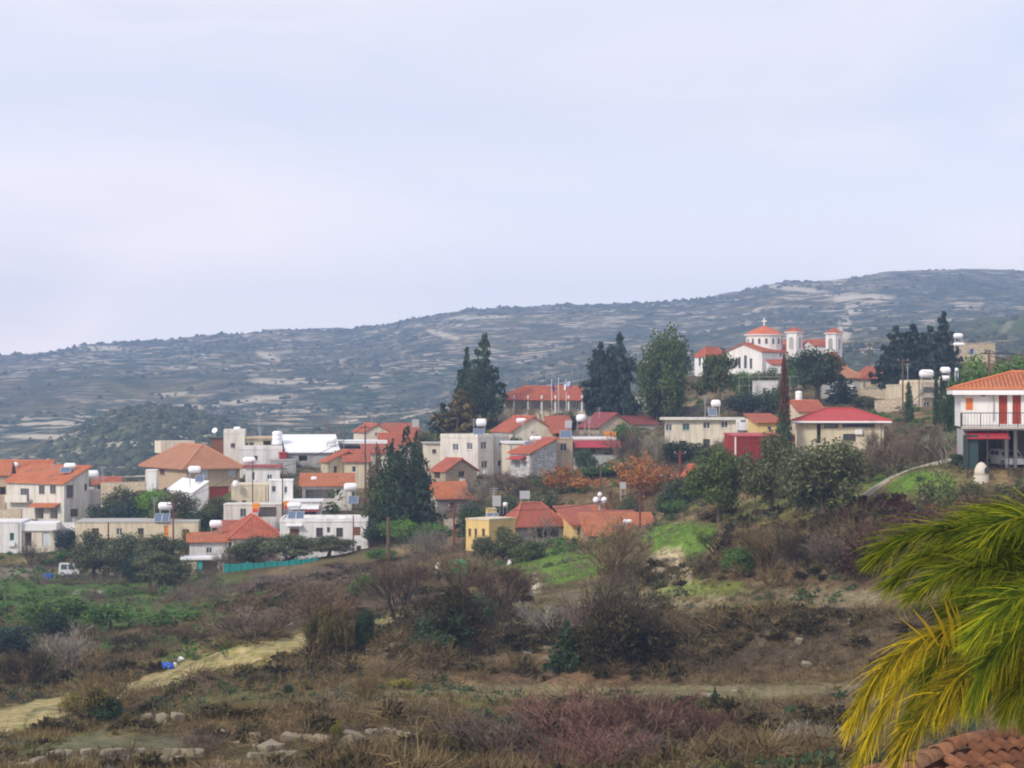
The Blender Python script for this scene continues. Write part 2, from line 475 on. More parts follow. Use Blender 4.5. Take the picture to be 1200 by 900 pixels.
def _table():
    near = np.zeros((len(SECT), len(GLD)))
    keys = sorted(SECT)
    for i, k in enumerate(keys):
        pts = [(12, 2600), (30, 1350), (50, 1010)] + SECT[k]
        near[i] = np.interp(GLD, [math.log(p[0]) for p in pts], [p[1] for p in pts])
    T = np.zeros((len(GPX), len(GLD)))
    for j in range(len(GLD)):
        T[:, j] = np.interp(GPX, keys, near[:, j])
    D = np.exp(GLD)
    sk = np.interp(GPX, SKY_X, SKY_Y)[:, None]; ft = np.interp(GPX, FOOT_X, FOOT_Y)[:, None]
    t = np.clip((GLD - math.log(700)) / (math.log(2300) - math.log(700)), 0, 1)[None, :]
    hill = ft + (sk - ft) * t**0.92
    far = np.where((GPX[:, None] > 300) & (GPX[:, None] < 620), 381.5 - sk, 30)
    hill = hill + np.interp(D, [2300, 2600, 3000, 3300, 3600], [0, 22, 22, 0, 30])[None, :] + np.interp(D, [2900, 3300, 3600], [0, 1, 0])[None, :] * far
    wgt = np.clip((D - 400) / 300, 0, 1)[None, :]
    dip = 26 * np.exp(-((D - 500) / 70)**2)[None, :]
    T = T * (1 - wgt) + hill * wgt + dip
    # soften: across 25 px, along 2 samples
    def g1(A, s, ax):
        r = int(3 * s) + 1; k = np.exp(-0.5 * (np.arange(-r, r + 1) / s)**2); k /= k.sum()
        A = np.moveaxis(A, ax, 0); P = np.concatenate([np.repeat(A[:1], r, 0), A, np.repeat(A[-1:], r, 0)])
        out = sum(k[i] * P[i:i + len(A)] for i in range(2 * r + 1))
        return np.moveaxis(out, 0, ax)
    T2 = g1(T, 3.0, 0)
    T = np.where(D[None, :] > 1500, T, T2)
    T = g1(T, 1.6, 1)
    return (HY - T) / F
GT = _table()
PADS = []          # (cx, cy, dir x, dir y, half length, half depth, z)
def Z(x, y, pads=True):
    x = np.asarray(x, float); y = np.asarray(y, float)
    px = np.clip(CX + F * x / y, GPX[0], GPX[-1] - 0.01)
    ld = np.clip(np.log(y), GLD[0], GLD[-1] - 1e-6)
    i = (px - GPX[0]) / 10; j = (ld - GLD[0]) / (GLD[1] - GLD[0])
    i0 = np.clip(i.astype(int), 0, len(GPX) - 2); j0 = np.clip(j.astype(int), 0, len(GLD) - 2)
    a = i - i0; b_ = j - j0
    s = (GT[i0, j0]*(1-a) + GT[i0+1, j0]*a)*(1-b_) + (GT[i0, j0+1]*(1-a) + GT[i0+1, j0+1]*a)*b_
    z = s * y
    nearw = np.clip((520 - y) / 120, 0, 1) * np.clip((y - 40) / 30, 0, 1)
    z = z + nearw * (1.0 * fbm(x, y, 18, 2) + 0.55 * fbm(x + 40, y, 5, 3))
    # contour terraces on the near slope
    zz = z / 2.3 + 0.7 * fbm(x, y, 40, 2)
    fr = zz - np.floor(zz)
    z = z + nearw * 1.7 * (np.clip((fr - 0.5) / 0.22, -1, 1) * 0.5 + 0.5 - fr) * np.clip((165 - y) / 20, 0, 1)
    farw = np.clip((y - 560) / 500, 0, 1)
    z = z + farw * (26 * fbm(x, y, 420, 4, 0.5) * np.clip((2300 - y) / 900, 0.25, 1) + 5 * fbm(x + 900, y, 60, 3))
    # the wooded knoll at the left
    z = z + 16 * np.exp(-(np.abs(px - 172) / 105)**2.4 - ((y - 860) / 140)**2)
    z = z + 14 * np.exp(-((px - 1230) / 90)**2 - ((y - 1100) / 150)**2)
    if pads:
        for (cx, cy, dx, dy, hl, hd, pz) in PADS:
            rx = (x - cx)*dx + (y - cy)*dy; ry = -(x - cx)*dy + (y - cy)*dx
            d = np.hypot(np.maximum(np.abs(rx) - hl, 0), np.maximum(np.abs(ry) - hd, 0))
            w = np.clip(1 - d / 6.0, 0, 1); w = w*w*(3 - 2*w)
            z = z*(1 - w) + pz*w
    return z
def Zs(x, y): return float(Z(np.array([x]), np.array([y]))[0])
_SD = np.exp(np.linspace(math.log(45), math.log(3000), 1500))
_SK = np.full(1500, 0.0)
def hit(px, py):
    """distance at which the line of sight through that point of the photo first meets the ground"""
    x = (px - CX) / F * _SD
    p = HY - Z(x, _SD) / _SD * F
    k = np.argmax(p <= py)
    return float(_SD[k])
def on_ground(px, py, D=None):
    D = D or hit(px, py)
    x = (px - CX) / F * D
    return Vector((x, D, Zs(x, D)))
# ------------------------------------------------------------------ houses
HOUSES = []
class House:
    """a block with its near corner at column pc and distance D; the right face runs off at angle a,
    the left face square to it"""
    def __init__(s, name, label, pc, D, a, pt, pb, pl=None, pr=None, LL=None, LR=None, wall='white_wall',
                 roof=('flat',), win=(), root=None, cat='house', found=2.5, group=None, pad=True, parapet=0.0):
        s.D = D; s.wall = wall
        s.C = Vector(((pc - CX) / F * D, D)); ar = R(a)
        s.dR = Vector((math.cos(ar), math.sin(ar))); s.dL = Vector((-math.sin(ar), math.cos(ar)))
        def solve(d, p):
            t = (p - CX) / F
            return (t * s.C.y - s.C.x) / (d.x - t * d.y)
        s.LR = LR if LR else solve(s.dR, pr)
        s.LL = LL if LL else solve(s.dL, pl)
        s.zt = (HY - pt) / F * D; s.zb = (HY - pb) / F * D
        s.root = root or root_at(name, label, cat, (s.C.x, s.C.y, s.zb), ar, group)
        if pad:
            cc = s.C + s.dR * s.LR / 2 + s.dL * s.LL / 2
            PADS.append((cc.x, cc.y, s.dR.x, s.dR.y, s.LR / 2 + 1, s.LL / 2 + 1, s.zb))
        rects = {'R': [], 'L': []}
        mb = MB()
        s.wins = []
        for (f, px, py, w, h, kind) in win:
            u0, D0 = s.u_at(f, px - w / 2); u1, D1 = s.u_at(f, px + w / 2)
            u0, u1 = min(u0, u1), max(u0, u1); Dm = (D0 + D1) / 2
            z0 = (HY - (py + h / 2)) / F * Dm; z1 = (HY - (py - h / 2)) / F * Dm
            L = s.LR if f == 'R' else s.LL
            u0 = max(u0, 0.12); u1 = min(u1, L - 0.12); z1 = min(z1, s.zt - 0.1); z0 = max(z0, s.zb - found + 0.1)
            if u1 - u0 < 0.2 or z1 - z0 < 0.2: continue
            dep = (6.0 if len(kind) > 1 else 2.6) if kind[0] == 'o' else {'s': 0.10}.get(kind[0], 0.18)
            rects[f].append((u0, u1, z0, z1, dep, kind)); s.wins.append((f, u0, u1, z0, z1, dep, kind))
        zf = s.zb - found
        s.face(mb, 'R', rects['R'], zf, s.zt)
        s.face(mb, 'L', rects['L'], zf, s.zt)
        P = s.P
        mb.poly([P(0, s.LL, zf), P(s.LR, s.LL, zf), P(s.LR, s.LL, s.zt), P(0, s.LL, s.zt)])
        mb.poly([P(s.LR, 0, zf), P(s.LR, s.LL, zf), P(s.LR, s.LL, s.zt), P(s.LR, 0, s.zt)])
        s.roof(roof, mb, parapet)
        s.wobj = mb.build('wall', wall, s.root)
        for w in s.wins: s.window(*w)
        HOUSES.append(s)
    def P(s, u, v, z): 
        q = s.C + s.dR * u + s.dL * v
        return Vector((q.x, q.y, z))
    def FP(s, f, u, z, out=0.0):
        return s.P(u, -out, z) if f == 'R' else s.P(-out, u, z)
    def u_at(s, f, px):
        d = s.dR if f == 'R' else s.dL
        t = (px - CX) / F
        u = (t * s.C.y - s.C.x) / (d.x - t * d.y)
        return u, s.C.y + u * d.y
    def at(s, f, px, py, out=0.0):
        u, D = s.u_at(f, px)
        return s.FP(f, u, (HY - py) / F * D, out)
    def face(s, mb, f, rects, z0, z1):
        L = s.LR if f == 'R' else s.LL
        us = sorted({0, L, *[r[0] for r in rects], *[r[1] for r in rects]})
        vs = sorted({z0, z1, *[r[2] for r in rects], *[r[3] for r in rects]})
        for i in range(len(us) - 1):
            for j in range(len(vs) - 1):
                cu, cv = (us[i] + us[i+1]) / 2, (vs[j] + vs[j+1]) / 2
                if any(r[0] < cu < r[1] and r[2] < cv < r[3] for r in rects): continue
                mb.poly([s.FP(f, us[i], vs[j]), s.FP(f, us[i+1], vs[j]), s.FP(f, us[i+1], vs[j+1]), s.FP(f, us[i], vs[j+1])])
        for (u0, u1, v0, v1, d, k) in rects:
            c = [(u0, v0), (u1, v0), (u1, v1), (u0, v1)]
            for q in range(4):
                a, b_ = c[q], c[(q + 1) % 4]
                mb.poly([s.FP(f, *a), s.FP(f, *b_), s.FP(f, *b_, -d), s.FP(f, *a, -d)])
            if k[0] == 'o': mb.poly([s.FP(f, u, v, -d) for u, v in c])
    def window(s, f, u0, u1, z0, z1, dep, kind):
        k = kind[0]; col = kind[1:] or None
        if k == 'o': return
        if k == 'w':
            fr = MB(); t = 0.07
            def bar(a0, a1, b0, b1):
                pts = [s.FP(f, a0, b0, -dep + .01), s.FP(f, a1, b0, -dep + .01), s.FP(f, a1, b1, -dep + .01), s.FP(f, a0, b1, -dep + .01)]
                q = [s.FP(f, a0, b0, -dep + .07), s.FP(f, a1, b0, -dep + .07), s.FP(f, a1, b1, -dep + .07), s.FP(f, a0, b1, -dep + .07)]
                fr.poly(q)
                for i in range(4): fr.poly([pts[i], pts[(i+1) % 4], q[(i+1) % 4], q[i]])
            bar(u0, u0 + t, z0, z1); bar(u1 - t, u1, z0, z1); bar(u0 + t, u1 - t, z0, z0 + t); bar(u0 + t, u1 - t, z1 - t, z1)
            if u1 - u0 > 0.7: bar((u0 + u1) / 2 - t / 2, (u0 + u1) / 2 + t / 2, z0 + t, z1 - t)
            fo = fr.build('window', col or 'white_paint', s.root)
            pn = MB(); pn.poly([s.FP(f, u, v, -dep + .03) for u, v in ((u0, z0), (u1, z0), (u1, z1), (u0, z1))])
            pn.build('pane', 'window_glass', fo)
            sl = MB()
            a, b_ = s.FP(f, u0 - .1, z0 - .06, -.05), s.FP(f, u1 + .1, z0 - .06, -.05)
            c, d = s.FP(f, u1 + .1, z0 - .06, .09), s.FP(f, u0 - .1, z0 - .06, .09)
            sl.prism([a, b_, c, d], 0.055)
            sl.build('sill', s.wall if s.wall in M else 'concrete', fo)
        else:                                     # shutters and doors: boarded leaves with a rail
            dm = MB(); nb = max(2, int((u1 - u0) / 0.35))
            for i in range(nb):
                a0 = u0 + (u1 - u0) * i / nb + .012; a1 = u0 + (u1 - u0) * (i + 1) / nb - .012
                o = -dep + .05 + (0.015 if i % 2 else 0)
                q = [s.FP(f, a0, z0 + .02, o), s.FP(f, a1, z0 + .02, o), s.FP(f, a1, z1 - .02, o), s.FP(f, a0, z1 - .02, o)]
                p = [s.FP(f, a0, z0 + .02, -dep), s.FP(f, a1, z0 + .02, -dep), s.FP(f, a1, z1 - .02, -dep), s.FP(f, a0, z1 - .02, -dep)]
                dm.poly(q)
                for r in range(4): dm.poly([p[r], p[(r+1) % 4], q[(r+1) % 4], q[r]])
            dm.poly([s.FP(f, u, v, -dep) for u, v in ((u0, z0), (u1, z0), (u1, z1), (u0, z1))])
            dm.build('shutter' if k == 's' else 'door', col or 'brown_paint', s.root)
    def roof(s, spec, mb, parapet):
        kind = spec[0]; P, zt, LR, LL = s.P, s.zt, s.LR, s.LL
        rb, cb = MB(), MB(); mat = spec[2] if len(spec) > 2 else 'concrete'; o = spec[3] if len(spec) > 3 else 0.4
        rise = spec[1] if len(spec) > 1 else 0; dR, dL = s.dR, s.dL; th = 0.16
        if kind == 'none': return
        if kind == 'flat':
            th = rise or 0.14
            ov = o if len(spec) > 3 else 0.06
            rb.prism([P(-ov, -ov, zt), P(LR + ov, -ov, zt), P(LR + ov, LL + ov, zt), P(-ov, LL + ov, zt)], th)
            rb.build('roof', spec[2] if len(spec) > 2 else s.wall, s.root)
            if parapet:
                pm = MB(); t = .2
                for (a, b_, c, d) in ((0, LR, 0, t), (0, LR, LL - t, LL), (0, t, t, LL - t), (LR - t, LR, t, LL - t)):
                    pm.prism([P(a, c, zt + th), P(b_, c, zt + th), P(b_, d, zt + th), P(a, d, zt + th)], parapet)
                pm.build('parapet', s.wall, s.root)
            return
        if kind == 'gx':
            h = LL / 2; k = rise / h; ze = zt - k * o; zr = zt + rise
            rb.prism([P(-o, -o, ze), P(LR + o, -o, ze), P(LR + o, h, zr), P(-o, h, zr)], th, dR)
            rb.prism([P(LR + o, LL + o, ze), P(-o, LL + o, ze), P(-o, h, zr), P(LR + o, h, zr)], th, dR)
            for u in (0, LR): mb.poly([P(u, 0, zt), P(u, LL, zt), P(u, h, zr)])
            cb.tube([P(-o, h, zr + th), P(LR + o, h, zr + th)], .13)
        elif kind == 'gy':
            h = LR / 2; k = rise / h; ze = zt - k * o; zr = zt + rise
            rb.prism([P(-o, -o, ze), P(h, -o, zr), P(h, LL + o, zr), P(-o, LL + o, ze)], th, dL)
            rb.prism([P(LR + o, LL + o, ze), P(h, LL + o, zr), P(h, -o, zr), P(LR + o, -o, ze)], th, dL)
            for v in (0, LL): mb.poly([P(0, v, zt), P(LR, v, zt), P(h, v, zr)])
            cb.tube([P(h, -o, zr + th), P(h, LL + o, zr + th)], .13)
        elif kind == 'hip':
            ov = o; k_ = min(LR, LL) / 2; kk = rise / k_; ze = zt - kk * ov; zr = zt + rise
            A, B, C_, D_ = P(-ov, -ov, ze), P(LR + ov, -ov, ze), P(LR + ov, LL + ov, ze), P(-ov, LL + ov, ze)
            if LR >= LL: r0, r1 = P(k_, k_, zr), P(LR - k_, k_, zr)
            else: r0, r1 = P(k_, k_, zr), P(k_, LL - k_, zr)
            if abs(LR - LL) < 0.05: r1 = r0
            if LR >= LL:
                rb.prism([A, B, r1, r0] if r1 is not r0 else [A, B, r0], th, dR); rb.prism([C_, D_, r0, r1] if r1 is not r0 else [C_, D_, r0], th, dR)
                rb.prism([B, C_, r1], th, dL); rb.prism([D_, A, r0], th, dL)
                cb.tube([A + Vector((0,0,th)), r0 + Vector((0,0,th))], .12); cb.tube([B + Vector((0,0,th)), r1 + Vector((0,0,th))], .12)
            else:
                rb.prism([A, B, r0], th, dR); rb.prism([C_, D_, r1], th, dR)
                rb.prism([B, C_, r1, r0], th, dL); rb.prism([D_, A, r0, r1], th, dL)
                cb.tube([A + Vector((0,0,th)), r0 + Vector((0,0,th))], .12); cb.tube([B + Vector((0,0,th)), r0 + Vector((0,0,th))], .12); cb.tube([D_ + Vector((0,0,th)), r1 + Vector((0,0,th))], .12)
            if r1 is not r0: cb.tube([r0 + Vector((0,0,th)), r1 + Vector((0,0,th))], .12)
        elif kind == 'su':                       # single slope rising along the right face
            k = rise / LR
            rb.prism([P(-o, -o, zt - k*o), P(LR + o, -o, zt + rise + k*o), P(LR + o, LL + o, zt + rise + k*o), P(-o, LL + o, zt - k*o)], th, dL)
            for v in (0, LL): mb.poly([P(0, v, zt), P(LR, v, zt), P(LR, v, zt + rise)])
            mb.poly([P(LR, 0, zt), P(LR, LL, zt), P(LR, LL, zt + rise), P(LR, 0, zt + rise)])
        elif kind == 'sv':                       # single slope rising away from the right face
            k = rise / LL
            rb.prism([P(-o, -o, zt - k*o), P(LR + o, -o, zt - k*o), P(LR + o, LL + o, zt + rise + k*o), P(-o, LL + o, zt + rise + k*o)], th, dR)
            for u in (0, LR): mb.poly([P(u, 0, zt), P(u, LL, zt), P(u, LL, zt + rise)])
            mb.poly([P(0, LL, zt), P(LR, LL, zt), P(LR, LL, zt + rise), P(0, LL, zt + rise)])
        rb.build('roof', mat, s.root)
        if cb.v: cb.build('ridge_cap', mat, s.root)
    # extras on a face -------------------------------------------------
    def awning(s, f, p0, p1, py, out, drop, mat, name='awning'):
        a, b_ = s.at(f, p0, py), s.at(f, p1, py)
        c, d = s.at(f, p1, py, out) - Vector((0, 0, drop)), s.at(f, p0, py, out) - Vector((0, 0, drop))
        mb = MB(); mb.prism([a, b_, c, d], 0.08, s.dR if f == 'R' else s.dL); return mb.build(name, mat, s.root)
    def balcony(s, f, p0, p1, py, out, rail=0.95, mat='concrete', railmat='dark_metal', solid=False):
        a, b_ = s.at(f, p0, py), s.at(f, p1, py); c, d = s.at(f, p1, py, out), s.at(f, p0, py, out)
        mb = MB(); mb.prism([a, b_, c, d], 0.18); bo = mb.build('balcony', mat, s.root)
        rb = MB(); up = Vector((0, 0, 1))
        L = (c - d).length; nb = max(2, int(L / (0.14 if not solid else 99)))
        if solid:
            n = (a - d).normalized() * .1
            rb.prism([d + up * .18, c + up * .18, c + n + up * .18, d + n + up * .18], rail)
        else:
            for path in ((a, d), (d, c), (c, b_)):
                rb.tube([path[0] + up * (rail + .18), path[1] + up * (rail + .18)], .03, 4)
                rb.tube([path[0] + up * .28, path[1] + up * .28], .02, 4)
                k = max(1, int((path[1] - path[0]).length / 0.22))
                for i in range(k + 1):
                    p = path[0].lerp(path[1], i / k); rb.tube([p + up * .18, p + up * (rail + .18)], .04 if i % 6 == 0 else .012, 4, False)
        rb.build('railing', railmat if not solid else mat, bo)

def slab(name, label, cat, quad_px, mat, thick=0.3, group=None, down=2.0, part=None, pad=False):
    """upright wall along a run of (column, top row, base row, distance)"""
    p0 = quad_px[0]
    root = root_at(name, label, cat, W(p0[0], p0[2], p0[3]), 0, group)
    for q, r in zip(quad_px[:-1], quad_px[1:]):
        a, b_ = W(q[0], q[2], q[3]), W(r[0], r[2], r[3]); ta, tb = W(q[0], q[1], q[3]), W(r[0], r[1], r[3])
        d = (b_ - a); n = Vector((-d.y, d.x, 0)).normalized() * thick
        a = a - Vector((0, 0, down)); b_ = b_ - Vector((0, 0, down))
        mb = MB()
        mb.poly([a, b_, tb, ta]); mb.poly([b_ + n, a + n, ta + n, tb + n]); mb.poly([ta, tb, tb + n, ta + n])
        mb.poly([a + n, a, ta, ta + n]); mb.poly([b_, b_ + n, tb + n, tb])
        mb.build(part or 'panel', mat, root)
        cp = MB(); n2 = n.normalized() * .05
        if part is None:
            cp.prism([ta - n2, tb - n2, tb + n + n2, ta + n + n2], 0.08); cp.build('coping', mat, root)
    return root

H = House
# --- far left
H('house', 'orange-roofed cream house at the far left edge, half cut by the frame', -70, 322, 8, 556, 612, pr=9, LL=8, wall='tan_wall',
  roof=('gx', 1.9, 'orange_tile', .5), win=[('R', 3, 575, 7, 9, 'o'), ('R', -14, 575, 8, 9, 'w'), ('R', 3, 602, 7, 9, 'wbrown_paint')])
H('house', 'cream house with orange roof just behind the cream two storey villa at the left', 8, 334, 6, 556, 600, pr=57, LL=8, wall='pale_cream_wall',
  roof=('gx', 2.0, 'orange_tile', .5), win=[('R', 16, 566, 5, 7, 'w'), ('R', 30, 566, 5, 7, 'w')])
hb = H('villa', 'cream two storey villa with sloping orange roof and terrace block at the left', 75, 300, 55, 566, 613, pl=8, pr=104, wall='offwhite_wall',
  roof=('su', 2.1, 'orange_tile', .45),
  win=[('L', 29, 580, 10, 15, 'wbrown_paint'), ('L', 49, 574, 7, 10, 'wbrown_paint'), ('L', 62, 573.5, 7, 10, 'wbrown_paint'),
       ('L', 46, 602, 10, 12, 'o'), ('L', 63, 602, 9, 12, 'o'), ('R', 82, 576, 8, 15, 'wbrown_paint'), ('R', 87, 601, 9, 9, 'wbrown_paint'), ('R', 101, 571, 4, 9, 'w')])
hb.awning('L', 40, 71, 590, 1.3, 0.55, 'orange_tile')
hb.balcony('L', 12, 38, 588.5, 1.1, solid=True, mat='offwhite_wall')
H('x', '', 104, 301.5 + 5.3, 18, 578, 613, LL=7, pr=141, wall='offwhite_wall', roof=('flat', .12), parapet=.5, root=hb.root,
  win=[('R', 111, 600, 5, 8, 'wbrown_paint'), ('R', 129, 599.5, 6, 9, 'wbrown_paint')])
H('x', '', 110, 311, 12, 568, 579, LL=4, pr=141, wall='concrete', roof=('sv', .9, 'red_tile', .3), root=hb.root, pad=False, found=.5,
  win=[('R', 126, 573, 22, 8, 'o')])
slab('garden_wall', 'low tan stone wall left of the villa at the left edge', 'wall', [(-30, 597, 615, 296), (25, 597, 615, 294)], 'sandy_stone')
hc = H('house', 'low white flat-roofed house with one small window at the left edge', -60, 282, 5, 613, 646, pr=25, LL=8, wall='bright_wall', roof=('flat',),
  win=[('R', 14, 629, 5, 9, 'wteal_paint'), ('R', -12, 629, 5, 9, 'w')])
hk = H('carport', 'white-roofed carport and cream store room below the villa', 26, 283.5, 5, 622, 648, pr=64, LL=6, wall='pale_cream_wall', cat='shed',
  roof=('flat', 1.0, 'white_paint', .25), win=[('R', 33, 632, 8, 16, 'o'), ('R', 54, 632, 9, 16, 'dpale_shutter')])
slab('garden_wall', 'long pale lavender wall top under the villa terrace', 'wall', [(64, 613, 640, 288), (92, 613, 640, 287)], 'white_wall')
hd = H('house', 'long low cream house with flat roof in front of the hip-roofed tan house', 88, 277, 4, 613, 650, pr=232, LL=8, wall='cream_wall', roof=('flat', .2, 'concrete'),
  win=[('R', 195, 622.5, 5, 13, 'dsign_orange'), ('R', 112, 623, 8, 8, 'wred_door'), ('R', 140, 623, 7, 8, 'w'), ('R', 165, 623, 7, 8, 'wbrown_paint'), ('R', 218, 624, 8, 7, 'wbrown_paint')])
H('shed', 'small white shed with orange roof above the teal net fence', 222, 266, 8, 635, 662, pr=268, LL=5, wall='bright_wall', cat='shed',
  roof=('sv', .7, 'orange_tile', .5), win=[('R', 245, 645, 7, 7, 'w')])
hl = H('shed', 'low shed with pale flat roof and teal end wall beside the teal fence', 214, 258, 6, 656, 676, pr=262, LL=4, wall='cream_wall', cat='shed', roof=('flat', .25, 'white_paint', .3),
  win=[('R', 246, 665, 18, 15, 'o'), ('R', 234, 665, 7, 16, 'dteal_paint')])
hk2 = H('bungalow', 'cream bungalow with bright red hip roof left of the white flat-roofed house', 272, 266, 14, 628, 656, pr=330, LL=9, wall='pale_cream_wall', roof=('hip', 2.4, 'red_tile', .5),
  win=[('R', 300, 640, 7, 8, 'w')])
H('x', '', 258, 273, 6, 622, 650, pr=285, LL=5, wall='white_wall', roof=('sv', .9, 'red_tile', .4), root=hk2.root, win=[('R', 270, 634, 16, 12, 'o')])
hm = H('house', 'white two storey flat-roofed house with brown shutters above the teal fence', 328, 258, 3, 612, 661, pr=431, LL=9, wall='bright_wall', roof=('flat', .18), parapet=.25,
  win=[('R', 345, 627, 11, 15, 'dbrown_paint'), ('R', 374.5, 624, 8, 11, 'wbrown_paint'), ('R', 385, 621, 3.5, 6, 'wbrown_paint'), ('R', 398, 624, 8, 11, 'wbrown_paint'), ('R', 418, 622.5, 9, 10, 'sbrown_paint'), ('R', 420.5, 643, 5, 7, 'wdark_metal')])
hm.awning('R', 336, 354, 615, .8, .15, 'bright_wall', 'canopy')
mbx = MB(); mbx.prism([hm.at('R', 413, 661, .06), hm.at('R', 431, 661, .06), hm.at('R', 431, 661, .01), hm.at('R', 413, 661, .01)], .95); mbx.build('base_band', 'teal_paint', hm.root)
# --- left middle of the village
he = H('house', 'big tan house with weathered orange hip roof and pale shutters', 218, 305, 30, 546, 598, pl=170, pr=281, wall='tan_wall', roof=('hip', 2.9, 'old_tile', .8),
  win=[('R', 240, 554, 8, 14, 'spale_shutter'), ('R', 272, 552, 8, 14, 'spale_shutter'), ('R', 257, 580, 23, 20, 'dred_door'), ('L', 190, 553, 6, 7, 'wbrown_paint')])
mbx = MB()
pp = [he.P(2.5, he.LL - .5, he.zt + 1.5), he.P(8, he.LL - .5, he.zt + 1.5), he.P(8, he.LL + 2.5, he.zt + 1.5), he.P(2.5, he.LL + 2.5, he.zt + 1.5)]
mbx.prism(pp, 1.9); mbx.build('roof_block', 'pale_cream_wall', he.root)
H('house', 'little bright white house with slanting roof below the tan house', 226, 290, 25, 578, 608, pl=196, pr=244, wall='bright_wall', roof=('su', 1.5, 'white_paint', .1), win=[('L', 212, 572, 4, 5, 'w')])
H('outbuilding', 'white outbuilding under the left eave of the tan house', 171, 300, 6, 552, 575, pr=183, LL=4, wall='bright_wall', cat='shed', roof=('flat',))
slab('garden_wall', 'sandy stone garden wall running left from the tan house', 'wall', [(118, 566, 590, 303), (170, 565, 590, 301)], 'sandy_stone')
hf = H('apartment_block', 'white and cream modern block with stepped flat roofs behind the tan house', 262, 328, 6, 508, 560, pr=287, LL=9, wall='offwhite_wall', roof=('flat',), parapet=.5, cat='building',
  win=[('R', 273, 522, 5, 5, 'wdark_metal')])
H('x', '', 287.5, 329, 6, 514, 560, pr=321, LL=8, wall='cream_wall', roof=('flat', .3, 'tan_wall', .5), root=hf.root, win=[('R', 289, 522, 3, 6, 'wbrown_paint'), ('R', 295, 522, 5, 7, 'wbrown_paint'), ('R', 313, 521, 9, 9, 'o')])
H('x', '', 280, 321, 6, 527, 560, pr=331, LL=7, wall='white_wall', roof=('flat',), root=hf.root, parapet=.4, win=[('R', 300, 537, 5, 6, 'w')])
H('shed', 'dark wooden lean-to behind the ridge of the tan house roof', 247, 330, 6, 514, 540, pr=262, LL=4, wall='brown_paint', cat='shed', roof=('flat', .2, 'dark_metal', .2))
H('house', 'white low house with dark red roof edge right of the tan house', 288, 298, 8, 548, 575, pr=328, LL=7, wall='white_wall', roof=('flat', .25, 'dark_red_tile', .4),
  win=[('R', 297, 558, 4, 10, 'w'), ('R', 316, 559, 6, 6, 'w')])
H('house', 'small grey house with one dark window below the white stepped block', 319, 315, 10, 540, 566, pr=347, LL=6, wall='grey_wall', roof=('flat',), win=[('R', 329, 546, 6, 6, 'w')])
H('shed', 'tiny red shed on the terrace beside the white roof sheets', 327, 319, 6, 531, 545, pr=336, LL=2.5, wall='red_wall', cat='shed', roof=('flat', .15, 'red_sheet', .1))
hh = H('greenhouse', 'long low building under white roof sheets in the left middle of the village', 337, 322, 10, 530, 548, pr=396, LL=8, wall='grey_wall', cat='shed', roof=('sv', 2.4, 'white_paint', .4),
  win=[('R', 355, 537, 10, 6, 'o')])
hi = H('house', 'beige wall block with flat top under the white low house', 271, 288, 5, 569, 600, pr=314, LL=8, wall='cream_wall', roof=('flat',), win=[('R', 286, 591, 5, 9, 'wbrown_paint')])
H('x', '', 315, 287, 5, 564, 600, pr=343, LL=6, wall='bright_wall', roof=('flat',), root=hi.root, win=[('R', 321, 573, 5, 7, 'wgalvanised'), ('R', 335, 574, 4, 8, 'w')])
hj = H('shop', 'white shop front with awnings beneath the beige block', 262, 280, 3, 592, 622, pr=330, LL=5, wall='offwhite_wall', cat='shop', roof=('flat',),
  win=[('R', 285, 601, 7, 10, 'wgalvanised'), ('R', 313, 600, 22, 12, 'o')])
hp = H('cafe', 'low terrace with white awnings and a blue door right of the shop front', 333, 283, 3, 588, 618, pr=376, LL=5, wall='white_wall', cat='shop', roof=('flat', .2, 'white_paint', .3),
  win=[('R', 362, 603, 18, 12, 'o'), ('R', 367.5, 603, 3.5, 11, 'dblue_plastic')])
hp.awning('R', 338, 374, 592, 1.6, .5, 'white_paint')
hp.awning('R', 356, 374, 596, 1.9, .3, 'red_sheet')
ho = H('house', 'low house with long dark pergola and orange roof left of the tall dark tree', 354, 291, 4, 569, 598, pr=412, LL=6, wall='offwhite_wall', roof=('sv', 1.3, 'orange_tile', .5),
  win=[('R', 375, 579, 34, 11, 'o')])
mbx = MB(); mbx.prism([W(350, 563, 296), W(398, 562, 296), W(398, 560, 301), W(350, 561, 301)], .35)
for q in (352, 374, 396): mbx.tube([W(q, 562, 296.3), W(q, 580, 296.3)], .1)
mbx.build('pergola', 'brown_paint', ho.root)
hn = H('house', 'yellow-cream gabled house with red roof below the white roof sheets', 384, 307, 38, 541, 572, pl=376, pr=430, wall='cream_wall', roof=('gy', 1.4, 'red_tile', .35),
  win=[('R', 393, 551, 4, 10, 'wbrown_paint'), ('R', 415, 550, 5, 6, 'w')])
H('x', '', 404, 305, 6, 541, 572, pr=432, LL=7, wall='cream_wall', roof=('sv', 1.5, 'red_tile', .4), root=hn.root, win=[('R', 415, 550, 5, 7, 'w')])
